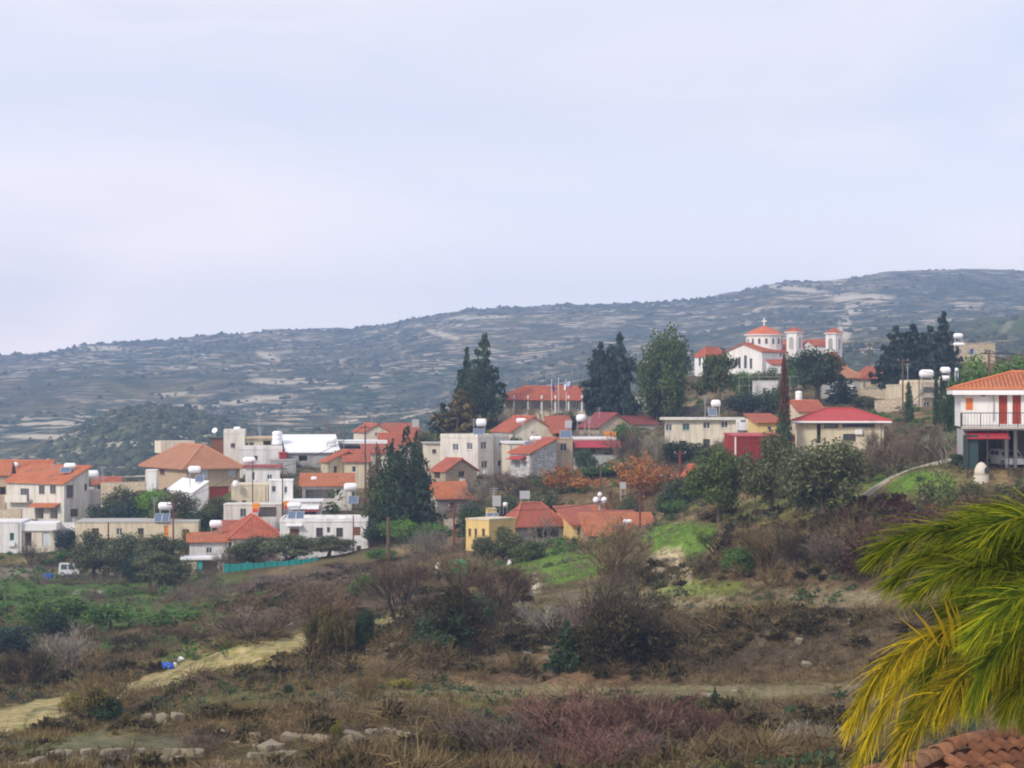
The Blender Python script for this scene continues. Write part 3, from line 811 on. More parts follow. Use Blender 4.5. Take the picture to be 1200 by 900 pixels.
# --- behind the tall dark tree
hpf = H('house', 'cream gabled house with red roof at the top of the village left of the school', 428, 350, 14, 506, 530, pr=456, LL=12, wall='pale_cream_wall', roof=('gy', 1.2, 'red_tile', .3), win=[('R', 441, 509, 3, 4, 'w')])
H('x', '', 450, 351, 4, 508, 530, pr=490, LL=7, wall='offwhite_wall', roof=('sv', 1.5, 'red_tile', .4), root=hpf.root, win=[('R', 480, 512, 4, 5, 'w')])
H('house', 'red-roofed house half hidden behind the tall dark tree', 446, 338, 5, 520, 545, pr=492, LL=7, wall='offwhite_wall', roof=('gx', 1.5, 'red_tile', .4), win=[('R', 484, 527, 5, 6, 'w')])
H('house', 'low building under a white flat roof left of the red-roofed gable house', 398, 333, 5, 520, 545, pr=448, LL=9, wall='grey_wall', roof=('flat', .5, 'white_paint', .8), win=[('R', 412, 526, 22, 6, 'o'), ('R', 438, 528, 6, 7, 'w')])
H('house', 'faded red roof house directly under the white flat roof', 428, 318, 8, 531, 560, pr=466, LL=7, wall='offwhite_wall', roof=('sv', 1.1, 'weathered_tile', .4), win=[('R', 444, 541, 5, 7, 'w'), ('R', 457, 541, 4, 7, 'wbrown_paint')])
H('house', 'small house with weathered orange hip roof in front of the tall dark tree', 436, 283, 20, 586, 610, pl=430, pr=463, wall='tan_wall', roof=('hip', 2.0, 'weathered_tile', .4))
hr = H('stone_house', 'brown stone house with gable wall and low red roof below the white apartment block', 522, 292, 38, 552, 582, pl=505, pr=559, wall='brown_stone', roof=('gy', 1.6, 'weathered_tile', .3),
  win=[('R', 541, 554, 7, 10, 'wbrown_paint'), ('L', 512, 556, 7, 9, 'o')])
H('house', 'orange-roofed cottage below the brown stone house', 512, 279, 30, 583, 604, pl=504, pr=552, wall='grey_stone', roof=('sv', 1.6, 'orange_tile', .4), win=[('R', 530, 592, 6, 7, 'wbrown_paint')])
H('stone_ruin', 'pinkish stone ruin wall under the orange-roofed cottage', 520, 262, 6, 608, 635, pr=546, LL=4, wall='sandy_stone', roof=('none',), cat='ruin', win=[('R', 536, 618, 6, 8, 'o')])
# --- white apartment block and its neighbours
ht = H('apartment_block', 'white two storey apartment block with blue-white end wall in the village centre', 560, 298, 43, 513, 558, pl=516, pr=597, wall='offwhite_wall', roof=('flat', .15), parapet=.35, cat='building',
  win=[('L', 533.5, 524, 7, 8, 'w'), ('L', 550, 523, 7, 8, 'w'), ('R', 567, 522, 7, 9, 'w'), ('R', 587, 519.5, 4, 5, 'w'), ('R', 568, 544.5, 7, 9, 'w'), ('R', 587.5, 543, 8, 8, 'w')])
mbx = MB(); mbx.tube([ht.at('R', 577, 510, .08), ht.at('R', 577, 556, .08)], .09); mbx.build('drain_pipe', 'grey_wall', ht.root)
H('x', '', 500, 312, 8, 520, 558, pr=519, LL=6, wall='pale_cream_wall', roof=('flat', .2, 'concrete', .3), root=ht.root, win=[('R', 509, 529, 5, 5, 'wbrown_paint')])
hu = H('stone_house', 'white stone house with red pent roof right of the white apartment block', 621, 286, 42, 531, 560, pl=598, pr=652, wall='white_stone', roof=('su', 1.9, 'red_tile', .35),
  win=[('L', 606, 544, 6, 10, 'w'), ('L', 615, 544, 4, 8, 'w')])
hu.awning('L', 599, 617, 535, 1.0, .4, 'red_sheet')
H('x', '', 596, 293, 10, 520, 556, pr=640, LL=6, wall='pale_cream_wall', roof=('flat', .3, 'white_paint', .2), root=hu.root, pad=False)
hv = H('house', 'cream gabled house with wide red roof below the school', 600, 318, 20, 505, 528, pr=650, LL=9, wall='pale_cream_wall', roof=('gy', 2.1, 'red_tile', .4), win=[('R', 625, 506, 5, 5, 'w')])
H('x', '', 648, 317, 5, 507, 528, pr=665, LL=9, wall='tan_wall', roof=('sv', 2.2, 'red_tile', .5), root=hv.root, win=[('R', 653, 513, 4, 10, 'o'), ('R', 660, 512, 4, 6, 'w')])
H('x', '', 650, 326, 5, 495, 518, pr=668, LL=5, wall='pale_cream_wall', roof=('sv', .9, 'red_tile', .4), root=hv.root, pad=False)
hw = H('house', 'beige block with one window and a long crimson porch roof in the village centre', 652, 291, 12, 515, 556, pr=671, LL=7, wall='tan_wall', roof=('flat',), win=[('R', 660.5, 524, 8, 9, 'wgalvanised')])
hw2 = H('x', '', 671.5, 294, 4, 515, 552, pr=722, LL=7, wall='grey_stone', roof=('flat', .3, 'white_paint', .05), root=hw.root,
  win=[('R', 684, 527, 5, 6, 'w'), ('R', 694, 527, 7, 9, 'wred_door'), ('R', 714, 528, 10, 11, 'o')])
hw2.awning('R', 672, 726, 517, 2.2, .9, 'crimson_sheet', 'porch_roof')
slab('garden_wall', 'grey block wall in front of the crimson porch', 'wall', [(672, 534, 552, 288), (724, 534, 552, 287)], 'grey_wall')
# --- school on the hilltop
hx = H('school', 'long red-roofed school with white columns on the hill crest', 592, 348, -4, 463, 490, pr=697, LL=6, wall='pale_cream_wall', roof=('hip', 1.35, 'red_tile', 2.0), cat='school',
  win=[('R', 612, 474, 8, 9, 'wbrown_paint'), ('R', 628, 474, 8, 9, 'wbrown_paint'), ('R', 644, 474, 8, 9, 'w'), ('R', 660, 474, 8, 9, 'w'), ('R', 675, 474, 7, 9, 'w')])
for q in (603, 619.5, 635.5, 651.5, 667, 682.5):
    mbx = MB(); a = hx.at('R', q, 463.3, 1.6); mbx.tube([a, Vector((a.x, a.y, hx.zb - 1))], .16, 8); mbx.build('column', 'white_paint', hx.root)
hx2 = H('school_annexe', 'pale flat-roofed annexe behind the dark firs right of the school', 688, 346, 2, 463, 492, pr=775, LL=8, wall='white_wall', roof=('flat', .3, 'white_paint', .3), cat='building',
  win=[('R', 698, 474, 6, 9, 'w'), ('R', 712, 474, 6, 14, 'dorange_paint'), ('R', 730, 473, 6, 7, 'w'), ('R', 745, 472, 6, 8, 'wdark_metal'), ('R', 760, 473, 6, 8, 'w')])
slab('retaining_wall', 'beige retaining wall under the fir trees left of the school', 'wall', [(558, 480, 495, 340), (602, 479, 495, 340)], 'cream_wall')
slab('retaining_wall', 'pale retaining wall in front of the school columns', 'wall', [(603, 486, 500, 339), (690, 484, 500, 337)], 'cream_wall')
slab('retaining_wall', 'long grey stone wall below the school annexe', 'wall', [(691, 481, 505, 336), (770, 478, 500, 332), (832, 476, 500, 326)], 'grey_stone')
hy = H('house', 'low house with faded dark red roof behind the bare trees right of centre', 702, 316, 18, 500, 528, pr=742, LL=9, wall='sandy_stone', roof=('gy', 1.9, 'dark_red_tile', .4), win=[('R', 715, 510, 5, 7, 'w')])
H('x', '', 728, 322, 4, 497, 525, pr=770, LL=7, wall='offwhite_wall', roof=('sv', 1.1, 'dark_red_tile', .4), root=hy.root)
hz = H('apartment_block', 'long cream two storey block with pale flat roof right of the bare trees', 779, 283, -5, 492, 526, pr=867, LL=9, wall='pale_cream_wall', roof=('flat', .3, 'offwhite_wall', .7), cat='building',
  win=[('R', 783.5, 501, 8, 8, 'wpale_shutter'), ('R', 804, 500, 8, 8, 'wteal_paint'), ('R', 828, 498.5, 8, 8, 'w'), ('R', 849, 497.5, 8, 8, 'w'), ('R', 828, 519, 8, 9, 'wbrown_paint'), ('R', 800, 520, 8, 7, 'o')])
hz2 = H('x', '', 862.5, 280.5, -5, 491.5, 526, pr=886, LL=8, wall='white_wall', roof=('none',), root=hz.root, win=[('R', 871, 497, 6, 9, 'wbrown_paint')])
hz2.balcony('R', 863, 886, 504, 1.2, solid=True, mat='white_wall')
# --- right: warehouse, red yard
hbb = H('warehouse', 'cream warehouse with broad red roof and dark slot windows', 934, 228, -6, 492, 540, pr=1036, LL=6.5, wall='cream_wall', roof=('hip', 1.1, 'red_sheet', .8), cat='building',
  win=[('R', 959.5, 508, 4.5, 23, 'o'), ('R', 974, 499, 17, 5.5, 'wdark_metal'), ('R', 1006, 498, 38, 5.5, 'wdark_metal'), ('R', 995.5, 513, 15, 9, 'wbrown_paint')])
mbx = MB()
for k in range(4):
    p = [(933, 476.5), (968, 474.0), (1000, 474.0), (1043, 484.5)]
c0, c1 = hbb.P(-.8, -.8, hbb.zt - .25), hbb.P(hbb.LR + .8, -.8, hbb.zt - .25)
mbx.tube([c0, c1], .12, 6); mbx.build('gutter', 'white_paint', hbb.root)
H('house', 'house with a small red roof peak behind the warehouse', 936, 262, 6, 482, 505, pr=966, LL=8, wall='cream_wall', roof=('gx', 1.2, 'red_tile', .3))
haa = H('house', 'small yellow house with red roof between the long cream block and the warehouse', 888, 262, 4, 495, 520, pr=912, LL=7, wall='yellow_wall', roof=('sv', .9, 'red_tile', .5), win=[('R', 902, 502, 5, 5, 'w')])
hred = H('red_shed', 'dark red sheet-metal yard shed in front of the long cream block', 862, 238, 8, 512, 548, pl=849, pr=935, wall='red_wall', roof=('sv', .25, 'red_sheet', .12), cat='shed')
for i in range(30):
    for f, L in (('R', hred.LR), ('L', hred.LL)):
        u = .15 + i * .28
        if u > L - .1: continue
        mbx = MB(); mbx.tube([hred.FP(f, u, hred.zb - 1, .02), hred.FP(f, u, hred.zt, .02)], .05, 4); mbx.build('rib', 'red_wall', hred.root)
mbx = MB(); mbx.tube([hred.at('R', 862, 512, .03), hred.at('R', 862, 545, .03)], .1, 4); mbx.build('corner_post', 'white_paint', hred.root)
# --- houses right of the church
h1 = H('house', 'grey house with low red-brown hip roof just right of the church', 977, 335, 6, 441, 468, pr=1010, LL=8, wall='grey_wall', roof=('hip', 1.5, 'old_tile', .5), win=[('R', 998, 447, 4, 6, 'w')])
h1b = H('house', 'cream house with balcony and low red-brown roof beside the grey church-side house', 1014, 332, 4, 441, 466, pr=1039, LL=8, wall='cream_wall', roof=('hip', 1.4, 'weathered_tile', .5), win=[('R', 1024, 447, 7, 7, 'wbrown_paint')])
h1b.balcony('R', 1012, 1039, 455, 1.1)
slab('retaining_wall', 'sandy stone retaining wall under the cream balcony house', 'wall', [(1000, 456, 475, 322), (1056, 456, 472, 318)], 'sandy_stone')
slab('retaining_wall', 'lower sandy stone wall above the warehouse roof', 'wall', [(1025, 470, 492, 300), (1058, 466, 490, 299)], 'sandy_stone')
hee = H('house', 'yellow-cream two storey house with outside stair behind the cypress trees', 1078, 300, 14, 449, 490, pl=1074, pr=1104, LL=7, wall='cream_wall', roof=('flat', .2), parapet=.3,
  win=[('R', 1088, 457, 12, 7, 'wbrown_paint'), ('R', 1086, 475, 7, 8, 'w')])
H('x', '', 1052, 304, 6, 452, 490, pr=1079, LL=6, wall='cream_wall', roof=('flat', .2), root=hee.root, win=[('R', 1068, 460, 5, 7, 'w')])
hee.balcony('R', 1079, 1098, 466, 1.0)
mbx = MB()
for k in range(9):
    t = k / 8; p = W(1068 + 12 * t, 478 - 11 * t, 298.3); mbx.box(p, 0.35, 1.0, .16)
mbx.build('stair', 'concrete', hee.root)
mbx = MB(); mbx.tube([W(1067, 472, 297.7), W(1081, 460, 297.7)], .06); mbx.build('handrail', 'dark_metal', hee.root)
slab('garden_wall', 'cream stepped garden wall right of the yellow-cream house', 'wall', [(1104, 464, 490, 290), (1111, 470, 490, 289), (1122, 480, 492, 288)], 'cream_wall')
H('house', 'pinkish-beige building on the ridge behind the dark pines at right', 1130, 345, 4, 403, 425, pr=1166, LL=8, wall='sandy_stone', roof=('flat',), win=[('R', 1139, 412, 4, 6, 'dblue_plastic'), ('R', 1156, 412, 4, 5, 'w')])
# --- right edge house
hff = H('house', 'white two storey house with orange roof and balcony at the right edge', 1126, 152, -9, 454, 500, pr=1290, LL=8, wall='bright_wall', roof=('hip', 1.05, 'orange_tile', .62), found=0, pad=False,
  win=[('R', 1136, 473.5, 8.5, 14, 'sorange_paint'), ('R', 1175.5, 480, 10, 34, 'dred_door'), ('R', 1191.5, 480, 10, 34, 'dred_door'), ('R', 1225, 474, 10, 14, 'sorange_paint')])
H('x', '', 1128, 153, -9, 503, 549, pr=1288, LL=7.5, wall='grey_wall', roof=('none',), root=hff.root,  # walls greyed so the unlit carport inside reads darker
  win=[('R', 1156, 527, 44, 44, 'oo'), ('R', 1184.5, 527, 7, 44, 'oo'), ('R', 1212, 527, 40, 44, 'oo')])
hff.balcony('R', 1126, 1290, 502.5, 1.3, rail=1.0, mat='concrete', railmat='dark_metal')
mbx = MB()
q = [hff.P(-.65, -.65, hff.zt - .55), hff.P(hff.LR + .65, -.65, hff.zt - .55), hff.P(hff.LR + .65, -.5, hff.zt - .55), hff.P(-.65, -.5, hff.zt - .55)]
mbx.prism(q, .34); q = [hff.P(-.65, -.5, hff.zt - .5), hff.P(-.62, -.5, hff.zt - .5), hff.P(-.5, 7, hff.zt - .5), hff.P(-.65, 7, hff.zt - .5)]
mbx.prism(q, .3); mbx.build('fascia', 'white_paint', hff.root)
hff.awning('R', 1130, 1180, 506.5, 3.0, .45, 'crimson_sheet', 'porch_roof')
for q in (1131, 1154, 1178):
    mbx = MB(); a = hff.at('R', q, 500, 2.8); mbx.tube([Vector((a.x, a.y, hff.zb - .4)), Vector((a.x, a.y, hff.zb - 4.5))], .05, 6); mbx.build('porch_post', 'dark_metal', hff.root)
mbx = MB(); p = [hff.at('R', 1156, 455, .55), hff.at('R', 1158, 458, .1), hff.at('R', 1164.5, 461, .08), hff.at('R', 1164.5, 493, .08)]; mbx.tube(p, .045, 6); mbx.build('drain_pipe', 'grey_wall', hff.root)
mbx = MB(); a = hff.at('R', 1152, 462, .1); mbx.box(a, .25, .2, .3); mbx.build('wall_lamp', 'dark_metal', hff.root)
# --- yellow house and the red roofs in front of centre
hhh = H('house', 'yellow house with narrow windows and a large weathered red hip roof', 573, 226, 50, 610, 647, pl=546, pr=604, wall='yellow_wall', roof=('flat', .16, 'cream_wall'), found=3,
  win=[('L', 550.5, 624, 3, 9, 'wbrown_paint'), ('L', 557.5, 624, 3, 9, 'wbrown_paint'), ('L', 566.5, 624, 3.5, 9, 'wbrown_paint'), ('R', 587, 620.5, 8, 6, 'o')])
H('x', '', 604, 233, 30, 613, 645, pl=585, pr=660, wall='grey_stone', roof=('hip', 2.0, 'weathered_tile', .5), root=hhh.root,
  win=[('R', 640, 624, 30, 12, 'o')])
H('x', '', 572, 243, 6, 598, 640, pr=582, LL=3, wall='yellow_wall', roof=('flat',), root=hhh.root, pad=False)
h2 = H('house', 'yellow-walled house with weathered red pent roof left of the bright orange roof', 672, 231, 12, 615, 640, pr=706, LL=8, wall='yellow_wall', roof=('sv', 1.5, 'weathered_tile', .45), win=[('R', 678.5, 622.5, 4, 9, 'wbrown_paint')])
H('x', '', 664, 246, 4, 604, 632, pr=736, LL=7, wall='pale_cream_wall', roof=('sv', .7, 'orange_tile', .4), root=h2.root)
H('x', '', 706, 235, 10, 611, 640, pr=752, LL=5, wall='cream_wall', roof=('sv', .8, 'weathered_tile', .3), root=h2.root)
h3 = H('house', 'low house under a bright orange tiled roof with a solar heater', 690, 222, 4, 627, 640, pr=770, LL=8, wall='tan_wall', roof=('sv', 1.75, 'orange_tile', .5))
H('cottage', 'tiny white cottage with red roof right of the orange autumn trees', 806, 235, 30, 556, 592, pl=801, pr=820, wall='bright_wall', roof=('gy', .9, 'red_tile', .25))
# ------------------------------------------------------------------ church on the crest
ch = H('church', 'white church with red roofs, drum dome and two bell towers on the hill crest', 893, 374, 45, 412, 440, pl=850, pr=941, wall='bright_wall',
       roof=('gx', 1.45, 'red_tile', .35), cat='church',
       win=[('L', 866.5, 425, 3, 13, 'wdark_metal'), ('L', 873.5, 424, 3.4, 15, 'wdark_metal'), ('L', 880, 426, 3, 12, 'wdark_metal'), ('R', 915, 416, 2.5, 3, 'wdark_metal')])
H('x', '', 955, 386, 8, 405, 440, pr=985, LL=9, wall='bright_wall', roof=('gx', 1.0, 'red_tile', .3), root=ch.root)
H('x', '', 926, 392, 8, 407, 440, pr=975, LL=9, wall='bright_wall', roof=('gx', 1.2, 'red_tile', .3), root=ch.root, pad=False)
H('x', '', 827, 392, 45, 416, 440, pl=814, pr=852, wall='bright_wall', roof=('hip', 1.4, 'red_tile', .35), root=ch.root, win=[('L', 820, 424, 2.5, 9, 'wdark_metal')])
H('x', '', 846, 380, 10, 425, 440, pr=925, LL=4, wall='bright_wall', roof=('none',), root=ch.root, pad=False)
H('x', '', 905, 365, 8, 427, 440, pr=935, LL=4, wall='bright_wall', roof=('sv', .8, 'red_tile', .3), root=ch.root, pad=False)
def arch_pts(w, h, n=6):
    p = [(-w/2, 0), (w/2, 0)]
    for i in range(n + 1):
        a = math.pi * i / n; p.append((w/2 * math.cos(a), h - w/2 + w/2 * math.sin(a)))
    return p
def bell_tower(pc, D, a, pl, pr, pt, pb, apex):
    t = H('x', '', pc, D, a, pt, pb, pl=pl, pr=pr, wall='bright_wall', roof=('none',), root=ch.root, pad=False)
    zt = t.zt; zr = (HY - apex) / F * D; o = .28
    rb = MB(); A, B, C_, D_ = t.P(-o, -o, zt), t.P(t.LR + o, -o, zt), t.P(t.LR + o, t.LL + o, zt), t.P(-o, t.LL + o, zt); top = t.P(t.LR/2, t.LL/2, zr)
    up = Vector((0, 0, .14))
    mb = MB(); mb.prism([A, B, C_, D_], .14); mb.build('cornice', 'white_paint', ch.root)
    for q in ((A, B), (B, C_), (C_, D_), (D_, A)): rb.poly([q[0] + up, q[1] + up, top], [(0, 0), (2, 0), (1, 2)])
    rb.build('tower_roof', 'red_tile', ch.root)
    for f, L in (('R', t.LR), ('L', t.LL)):
        w = min(L * .45, 1.0); h = 2.2; z0 = zt - 3.0
        fr = MB(); P2 = [(L/2 + x, z0 + y) for x, y in arch_pts(w, h)]
        P3 = [(L/2 + x * 1.3, z0 - .1 + y * 1.1) for x, y in arch_pts(w, h)]
        for i in range(len(P2)):
            j = (i + 1) % len(P2)
            fr.poly([t.FP(f, *P2[i], .08), t.FP(f, *P2[j], .08), t.FP(f, *P3[j], .08), t.FP(f, *P3[i], .08)])
            fr.poly([t.FP(f, *P3[i], .08), t.FP(f, *P3[j], .08), t.FP(f, *P3[j], 0), t.FP(f, *P3[i], 0)])
            fr.poly([t.FP(f, *P2[i], .08), t.FP(f, *P2[j], .08), t.FP(f, *P2[j], .004), t.FP(f, *P2[i], .004)])
        fo = fr.build('belfry_opening', 'white_paint', ch.root)
        pn = MB(); pn.poly([t.FP(f, *p, .006) for p in P2]); pn.build('opening_shade', 'grey_wall', fo)  # flat grey sheet painted as the dimness inside the open arch
    return t
bell_tower(933.5, 378, 50, 921.5, 940.5, 389.5, 432, 382.5)
bell_tower(979.5, 384, 50, 967.5, 987, 391, 432, 383.5)
# drum and dome
dc = W(895.5, 404, 381); dr = 21.3 / F * 381; z0 = (HY - 407) / F * 381; z1 = (HY - 393.5) / F * 381; za = (HY - 381.8) / F * 381
mb = MB(); n = 16
mb.lathe((dc.x, 381, z0 - .8), (0, 0, 1), [(0, dr), (z1 - z0 + .8, dr)], n); mb.build('drum', 'bright_wall', ch.root)
mb = MB(); mb.lathe((dc.x, 381, z1), (0, 0, 1), [(0, dr + .3), (.22, dr + .35)], n); mb.build('cornice', 'white_paint', ch.root)
mb = MB(); hh_ = za - z1 - .22
mb.lathe((dc.x, 381, z1 + .22), (0, 0, 1), [(0, dr + .3), (hh_ * .28, dr * .86), (hh_ * .55, dr * .62), (hh_ * .8, dr * .33), (hh_ * .95, dr * .12), (hh_, .05)], n); mb.build('dome_roof', 'red_tile', ch.root)
for k in range(n):
    an = 2 * math.pi * (k + 1) / n; d = Vector((math.cos(an), math.sin(an), 0)); t_ = Vector((-d.y, d.x, 0))
    if d.y > .5: continue
    c = Vector((dc.x, 381, z0 + .55)) + d * (dr * math.cos(math.pi / n) + .03)
    fr = MB(); P2 = arch_pts(.5, 1.05); P3 = [(x * 1.5, y * 1.15 - .06) for x, y in P2]
    for i in range(len(P2)):
        j = (i + 1) % len(P2)
        fr.poly([c + t_ * P2[i][0] + Vector((0,0,P2[i][1])) + d*.05, c + t_ * P2[j][0] + Vector((0,0,P2[j][1])) + d*.05, c + t_ * P3[j][0] + Vector((0,0,P3[j][1])) + d*.05, c + t_ * P3[i][0] + Vector((0,0,P3[i][1])) + d*.05])
    fo = fr.build('drum_window', 'white_paint', ch.root)
    pn = MB(); pn.poly([c + t_ * x + Vector((0, 0, y)) for x, y in P2]); pn.build('pane', 'window_glass', fo)
mb = MB(); cz = (HY - 382) / F * 381; mb.box((dc.x, 381, cz + .7), .2, .2, 1.6); mb.box((dc.x, 381, cz + .9), .95, .18, .2); mb.build('cross', 'white_paint', ch.root)
# apse with half dome at the right
ac = W(975, 424, 379); ar_ = 11.5 / F * 379
mb = MB(); zb_ = (HY - 440) / F * 379; zt_ = (HY - 424) / F * 379
mb.lathe((ac.x, 379, zb_), (0, 0, 1), [(0, ar_), (zt_ - zb_, ar_)], 16); mb.build('apse', 'bright_wall', ch.root)
mb = MB(); mb.lathe((ac.x, 379, zt_), (0, 0, 1), [(0, ar_ + .25), (.35, ar_ * .98), (.9, ar_ * .84), (1.4, ar_ * .6), (1.75, ar_ * .3), (1.9, .05)], 16); mb.build('apse_roof', 'red_tile', ch.root)
H('x', '', 966, 368, 10, 429, 440, pr=992, LL=4, wall='bright_wall', roof=('sv', .8, 'red_tile', .2), root=ch.root, pad=False)
# ------------------------------------------------------------------ ground, hills, track
def ground_mat():
    m, n, l, b = newmat('ground')
    a = n.new('ShaderNodeAttribute'); a.attribute_name = 'soil'
    f = noise(n, l, 2.2, 6, 0.65); g = noise(n, l, 0.35, 5, 0.6)
    k = ramp(n, l, f, [(0.28, (0.55, 0.53, 0.5)), (0.5, (1, 1, 1)), (0.72, (1.5, 1.45, 1.35))])
    c = mixn(n, l, 1.0, a.outputs['Color'], k, 'MULTIPLY')
    k2 = ramp(n, l, g, [(0.3, (0.75, 0.72, 0.72)), (0.7, (1.2, 1.2, 1.12))])
    l.new(mixn(n, l, 1.0, c, k2, 'MULTIPLY'), b.inputs['Base Color'])
    b.inputs['Roughness'].default_value = 1.0; b.inputs['Specular IOR Level'].default_value = 0.05
    bump(n, l, b, f, 0.7, 0.25)
ground_mat()
def hill_mat():
    m, n, l, b = newmat('hillside')
    g = n.new('ShaderNodeNewGeometry'); pos = g.outputs['Position']
    sep = n.new('ShaderNodeSeparateXYZ'); l.new(pos, sep.inputs[0])
    def mth(op, x, y=None, z=None):
        q = n.new('ShaderNodeMath'); q.operation = op
        for i, v in ((0, x), (1, y), (2, z)):
            if v is None: continue
            if isinstance(v, (int, float)): q.inputs[i].default_value = v
            else: l.new(v, q.inputs[i])
        return q.outputs[0]
    warp = noise(n, l, 0.004, 5, 0.6)
    # dry-stone terrace walls: thin bands that follow the contours, broken by a mask
    zz = mth('ADD', mth('MULTIPLY', sep.outputs[2], 1 / 3.2), mth('MULTIPLY', warp, 16.0))
    band = mth('LESS_THAN', mth('FRACT', zz), 0.5)
    msk = ramp(n, l, noise(n, l, 0.030, 5, 0.62, stretch=(1, 0.6, 2.0)), [(0.475, (0, 0, 0)), (0.58, (1, 1, 1))])
    s1 = n.new('ShaderNodeSeparateColor'); l.new(msk, s1.inputs[0])
    big = ramp(n, l, noise(n, l, 0.0032, 4, 0.55), [(0.38, (0.15, 0.15, 0.15)), (0.52, (1, 1, 1))])
    s2 = n.new('ShaderNodeSeparateColor'); l.new(big, s2.inputs[0])
    stone = mth('MULTIPLY', mth('MULTIPLY', band, s1.outputs[0]), s2.outputs[0])
    base = ramp(n, l, noise(n, l, 0.05, 6, 0.7), [(0.36, (0.030, 0.045, 0.034)), (0.50, (0.062, 0.076, 0.056)), (0.60, (0.115, 0.112, 0.085)), (0.72, (0.24, 0.21, 0.16))])
    tn = ramp(n, l, noise(n, l, 0.006, 4, 0.6), [(0.36, (0.62, 0.86, 0.62)), (0.5, (1, 1, 1)), (0.64, (1.75, 1.45, 1.05))])
    base = mixn(n, l, 1.0, base, tn, 'MULTIPLY')
    sc = ramp(n, l, noise(n, l, 0.05, 4, 0.6), [(0.3, (0.27, 0.225, 0.17)), (0.7, (0.56, 0.48, 0.37))])
    col = mixn(n, l, stone, base, sc)
    # pale bare-earth cuts
    a = n.new('ShaderNodeAttribute'); a.attribute_name = 'bare'
    bn = mth('MULTIPLY', a.outputs['Fac'], mth('GREATER_THAN', noise(n, l, 0.02, 4), 0.40))
    col = mixn(n, l, bn, col, (0.48, 0.42, 0.32, 1))
    w = n.new('ShaderNodeAttribute'); w.attribute_name = 'wood'
    col = mixn(n, l, w.outputs['Fac'], col, (0.075, 0.105, 0.045, 1))
    l.new(col, b.inputs['Base Color'])
    b.inputs['Roughness'].default_value = 1.0; b.inputs['Specular IOR Level'].default_value = 0.0
hill_mat()

def sheet(pxs, Ds):
    P, Dm = np.meshgrid(pxs, Ds)
    x = (P - CX) / F * Dm
    z = Z(x, Dm)
    V = np.stack([x, Dm, z], -1).reshape(-1, 3)
    nr, nc = P.shape
    i = np.arange((nr - 1) * (nc - 1)); r = i // (nc - 1); c = i % (nc - 1)
    a = r * nc + c
    Fq = np.stack([a, a + 1, a + nc + 1, a + nc], -1)
    return V, Fq, P.ravel(), Dm.ravel(), (HY - z / Dm * F).ravel()

pxs = np.arange(-420, 1651, 5.0)
Ds = np.exp(np.arange(math.log(16), math.log(560), 0.009))
V, Fq, P, Dm, PY = sheet(pxs, Ds)
n1 = fbm(V[:, 0], V[:, 1], 22, 4); n2 = fbm(V[:, 0] + 300, V[:, 1], 7, 4); n3 = fbm(V[:, 0] + 70, V[:, 1] + 90, 3, 3)
def lerp(A, B, t): return A + (np.asarray(B) - A) * np.clip(t, 0, 1)[:, None]
C3 = np.tile(np.array([0.16, 0.112, 0.06]), (len(V), 1))
C3 = lerp(C3, [0.08, 0.058, 0.038], (n2 + 0.12) * 2.6)
C3 = lerp(C3, [0.10, 0.11, 0.045], (n1 + 0.02) * 2.0)
C3 = lerp(C3, [0.25, 0.19, 0.10], (n3 - 0.12) * 3.0)
PATCH = [  # column, row, half width, half height, colour, strength
 (870, 702, 190, 13, (0.23, 0.195, 0.12), .9), (650, 812, 330, 9, (0.21, 0.185, 0.10), .8), (930, 806, 130, 7, (0.22, 0.19, 0.11), .8), (900, 712, 60, 5, (0.17, 0.19, 0.05), .6),
 (600, 822, 60, 5, (0.14, 0.17, 0.05), .7), (110, 700, 170, 30, (0.075, 0.14, 0.035), .9), (60, 740, 90, 30, (0.07, 0.13, 0.04), .85), (240, 770, 60, 14, (0.14, 0.18, 0.05), .9),
 (260, 678, 90, 4, (0.12, 0.17, 0.04), .8), (340, 757, 130, 16, (0.36, 0.29, 0.12), .95), (440, 738, 40, 12, (0.34, 0.28, 0.12), .9), (150, 870, 140, 9, (0.13, 0.14, 0.085), .7), (30, 868, 60, 6, (0.14, 0.14, 0.09), .6),
 (560, 760, 120, 20, (0.20, 0.14, 0.085), .6), (620, 735, 60, 25, (0.17, 0.16, 0.07), .7), (780, 760, 80, 30, (0.08, 0.06, 0.048), .8), (940, 755, 150, 30, (0.10, 0.078, 0.055), .75),
 (600, 790, 180, 10, (0.22, 0.13, 0.08), .6), (800, 632, 42, 19, (0.125, 0.215, 0.038), 1), (655, 662, 52, 21, (0.125, 0.215, 0.038), 1), (1075, 566, 72, 18, (0.125, 0.215, 0.038), 1), (1010, 590, 60, 14, (0.14, 0.20, 0.04), .8), (920, 598, 90, 14, (0.19, 0.20, 0.06), .7),
 (785, 668, 24, 20, (0.52, 0.43, 0.28), 1), (560, 498, 45, 12, (0.10, 0.19, 0.035), 1), (600, 487, 50, 6, (0.11, 0.20, 0.04), .6), (830, 690, 60, 8, (0.16, 0.22, 0.04), .8), (625, 683, 8, 12, (0.55, 0.48, 0.36), .9),
 (60, 672, 90, 8, (0.26, 0.24, 0.18), .7), (110, 694, 30, 3, (0.5, 0.48, 0.42), .9), (400, 690, 120, 25, (0.14, 0.095, 0.085), .7), (230, 700, 60, 10, (0.12, 0.17, 0.05), .7), (900, 660, 60, 20, (0.17, 0.12, 0.09), .6), (1090, 640, 120, 50, (0.10, 0.06, 0.05), .8),
]
for (cx, cy, rx, ry, col, k) in PATCH:
    d = ((P - cx) / rx)**2 + ((PY - cy) / ry)**2 + 1.1 * n2 + 0.7 * n3
    C3 = lerp(C3, col, k * np.clip((1.25 - d) / 0.5, 0, 1))
SOIL = np.concatenate([np.clip(C3, 0.01, 0.9), np.ones((len(V), 1))], 1)
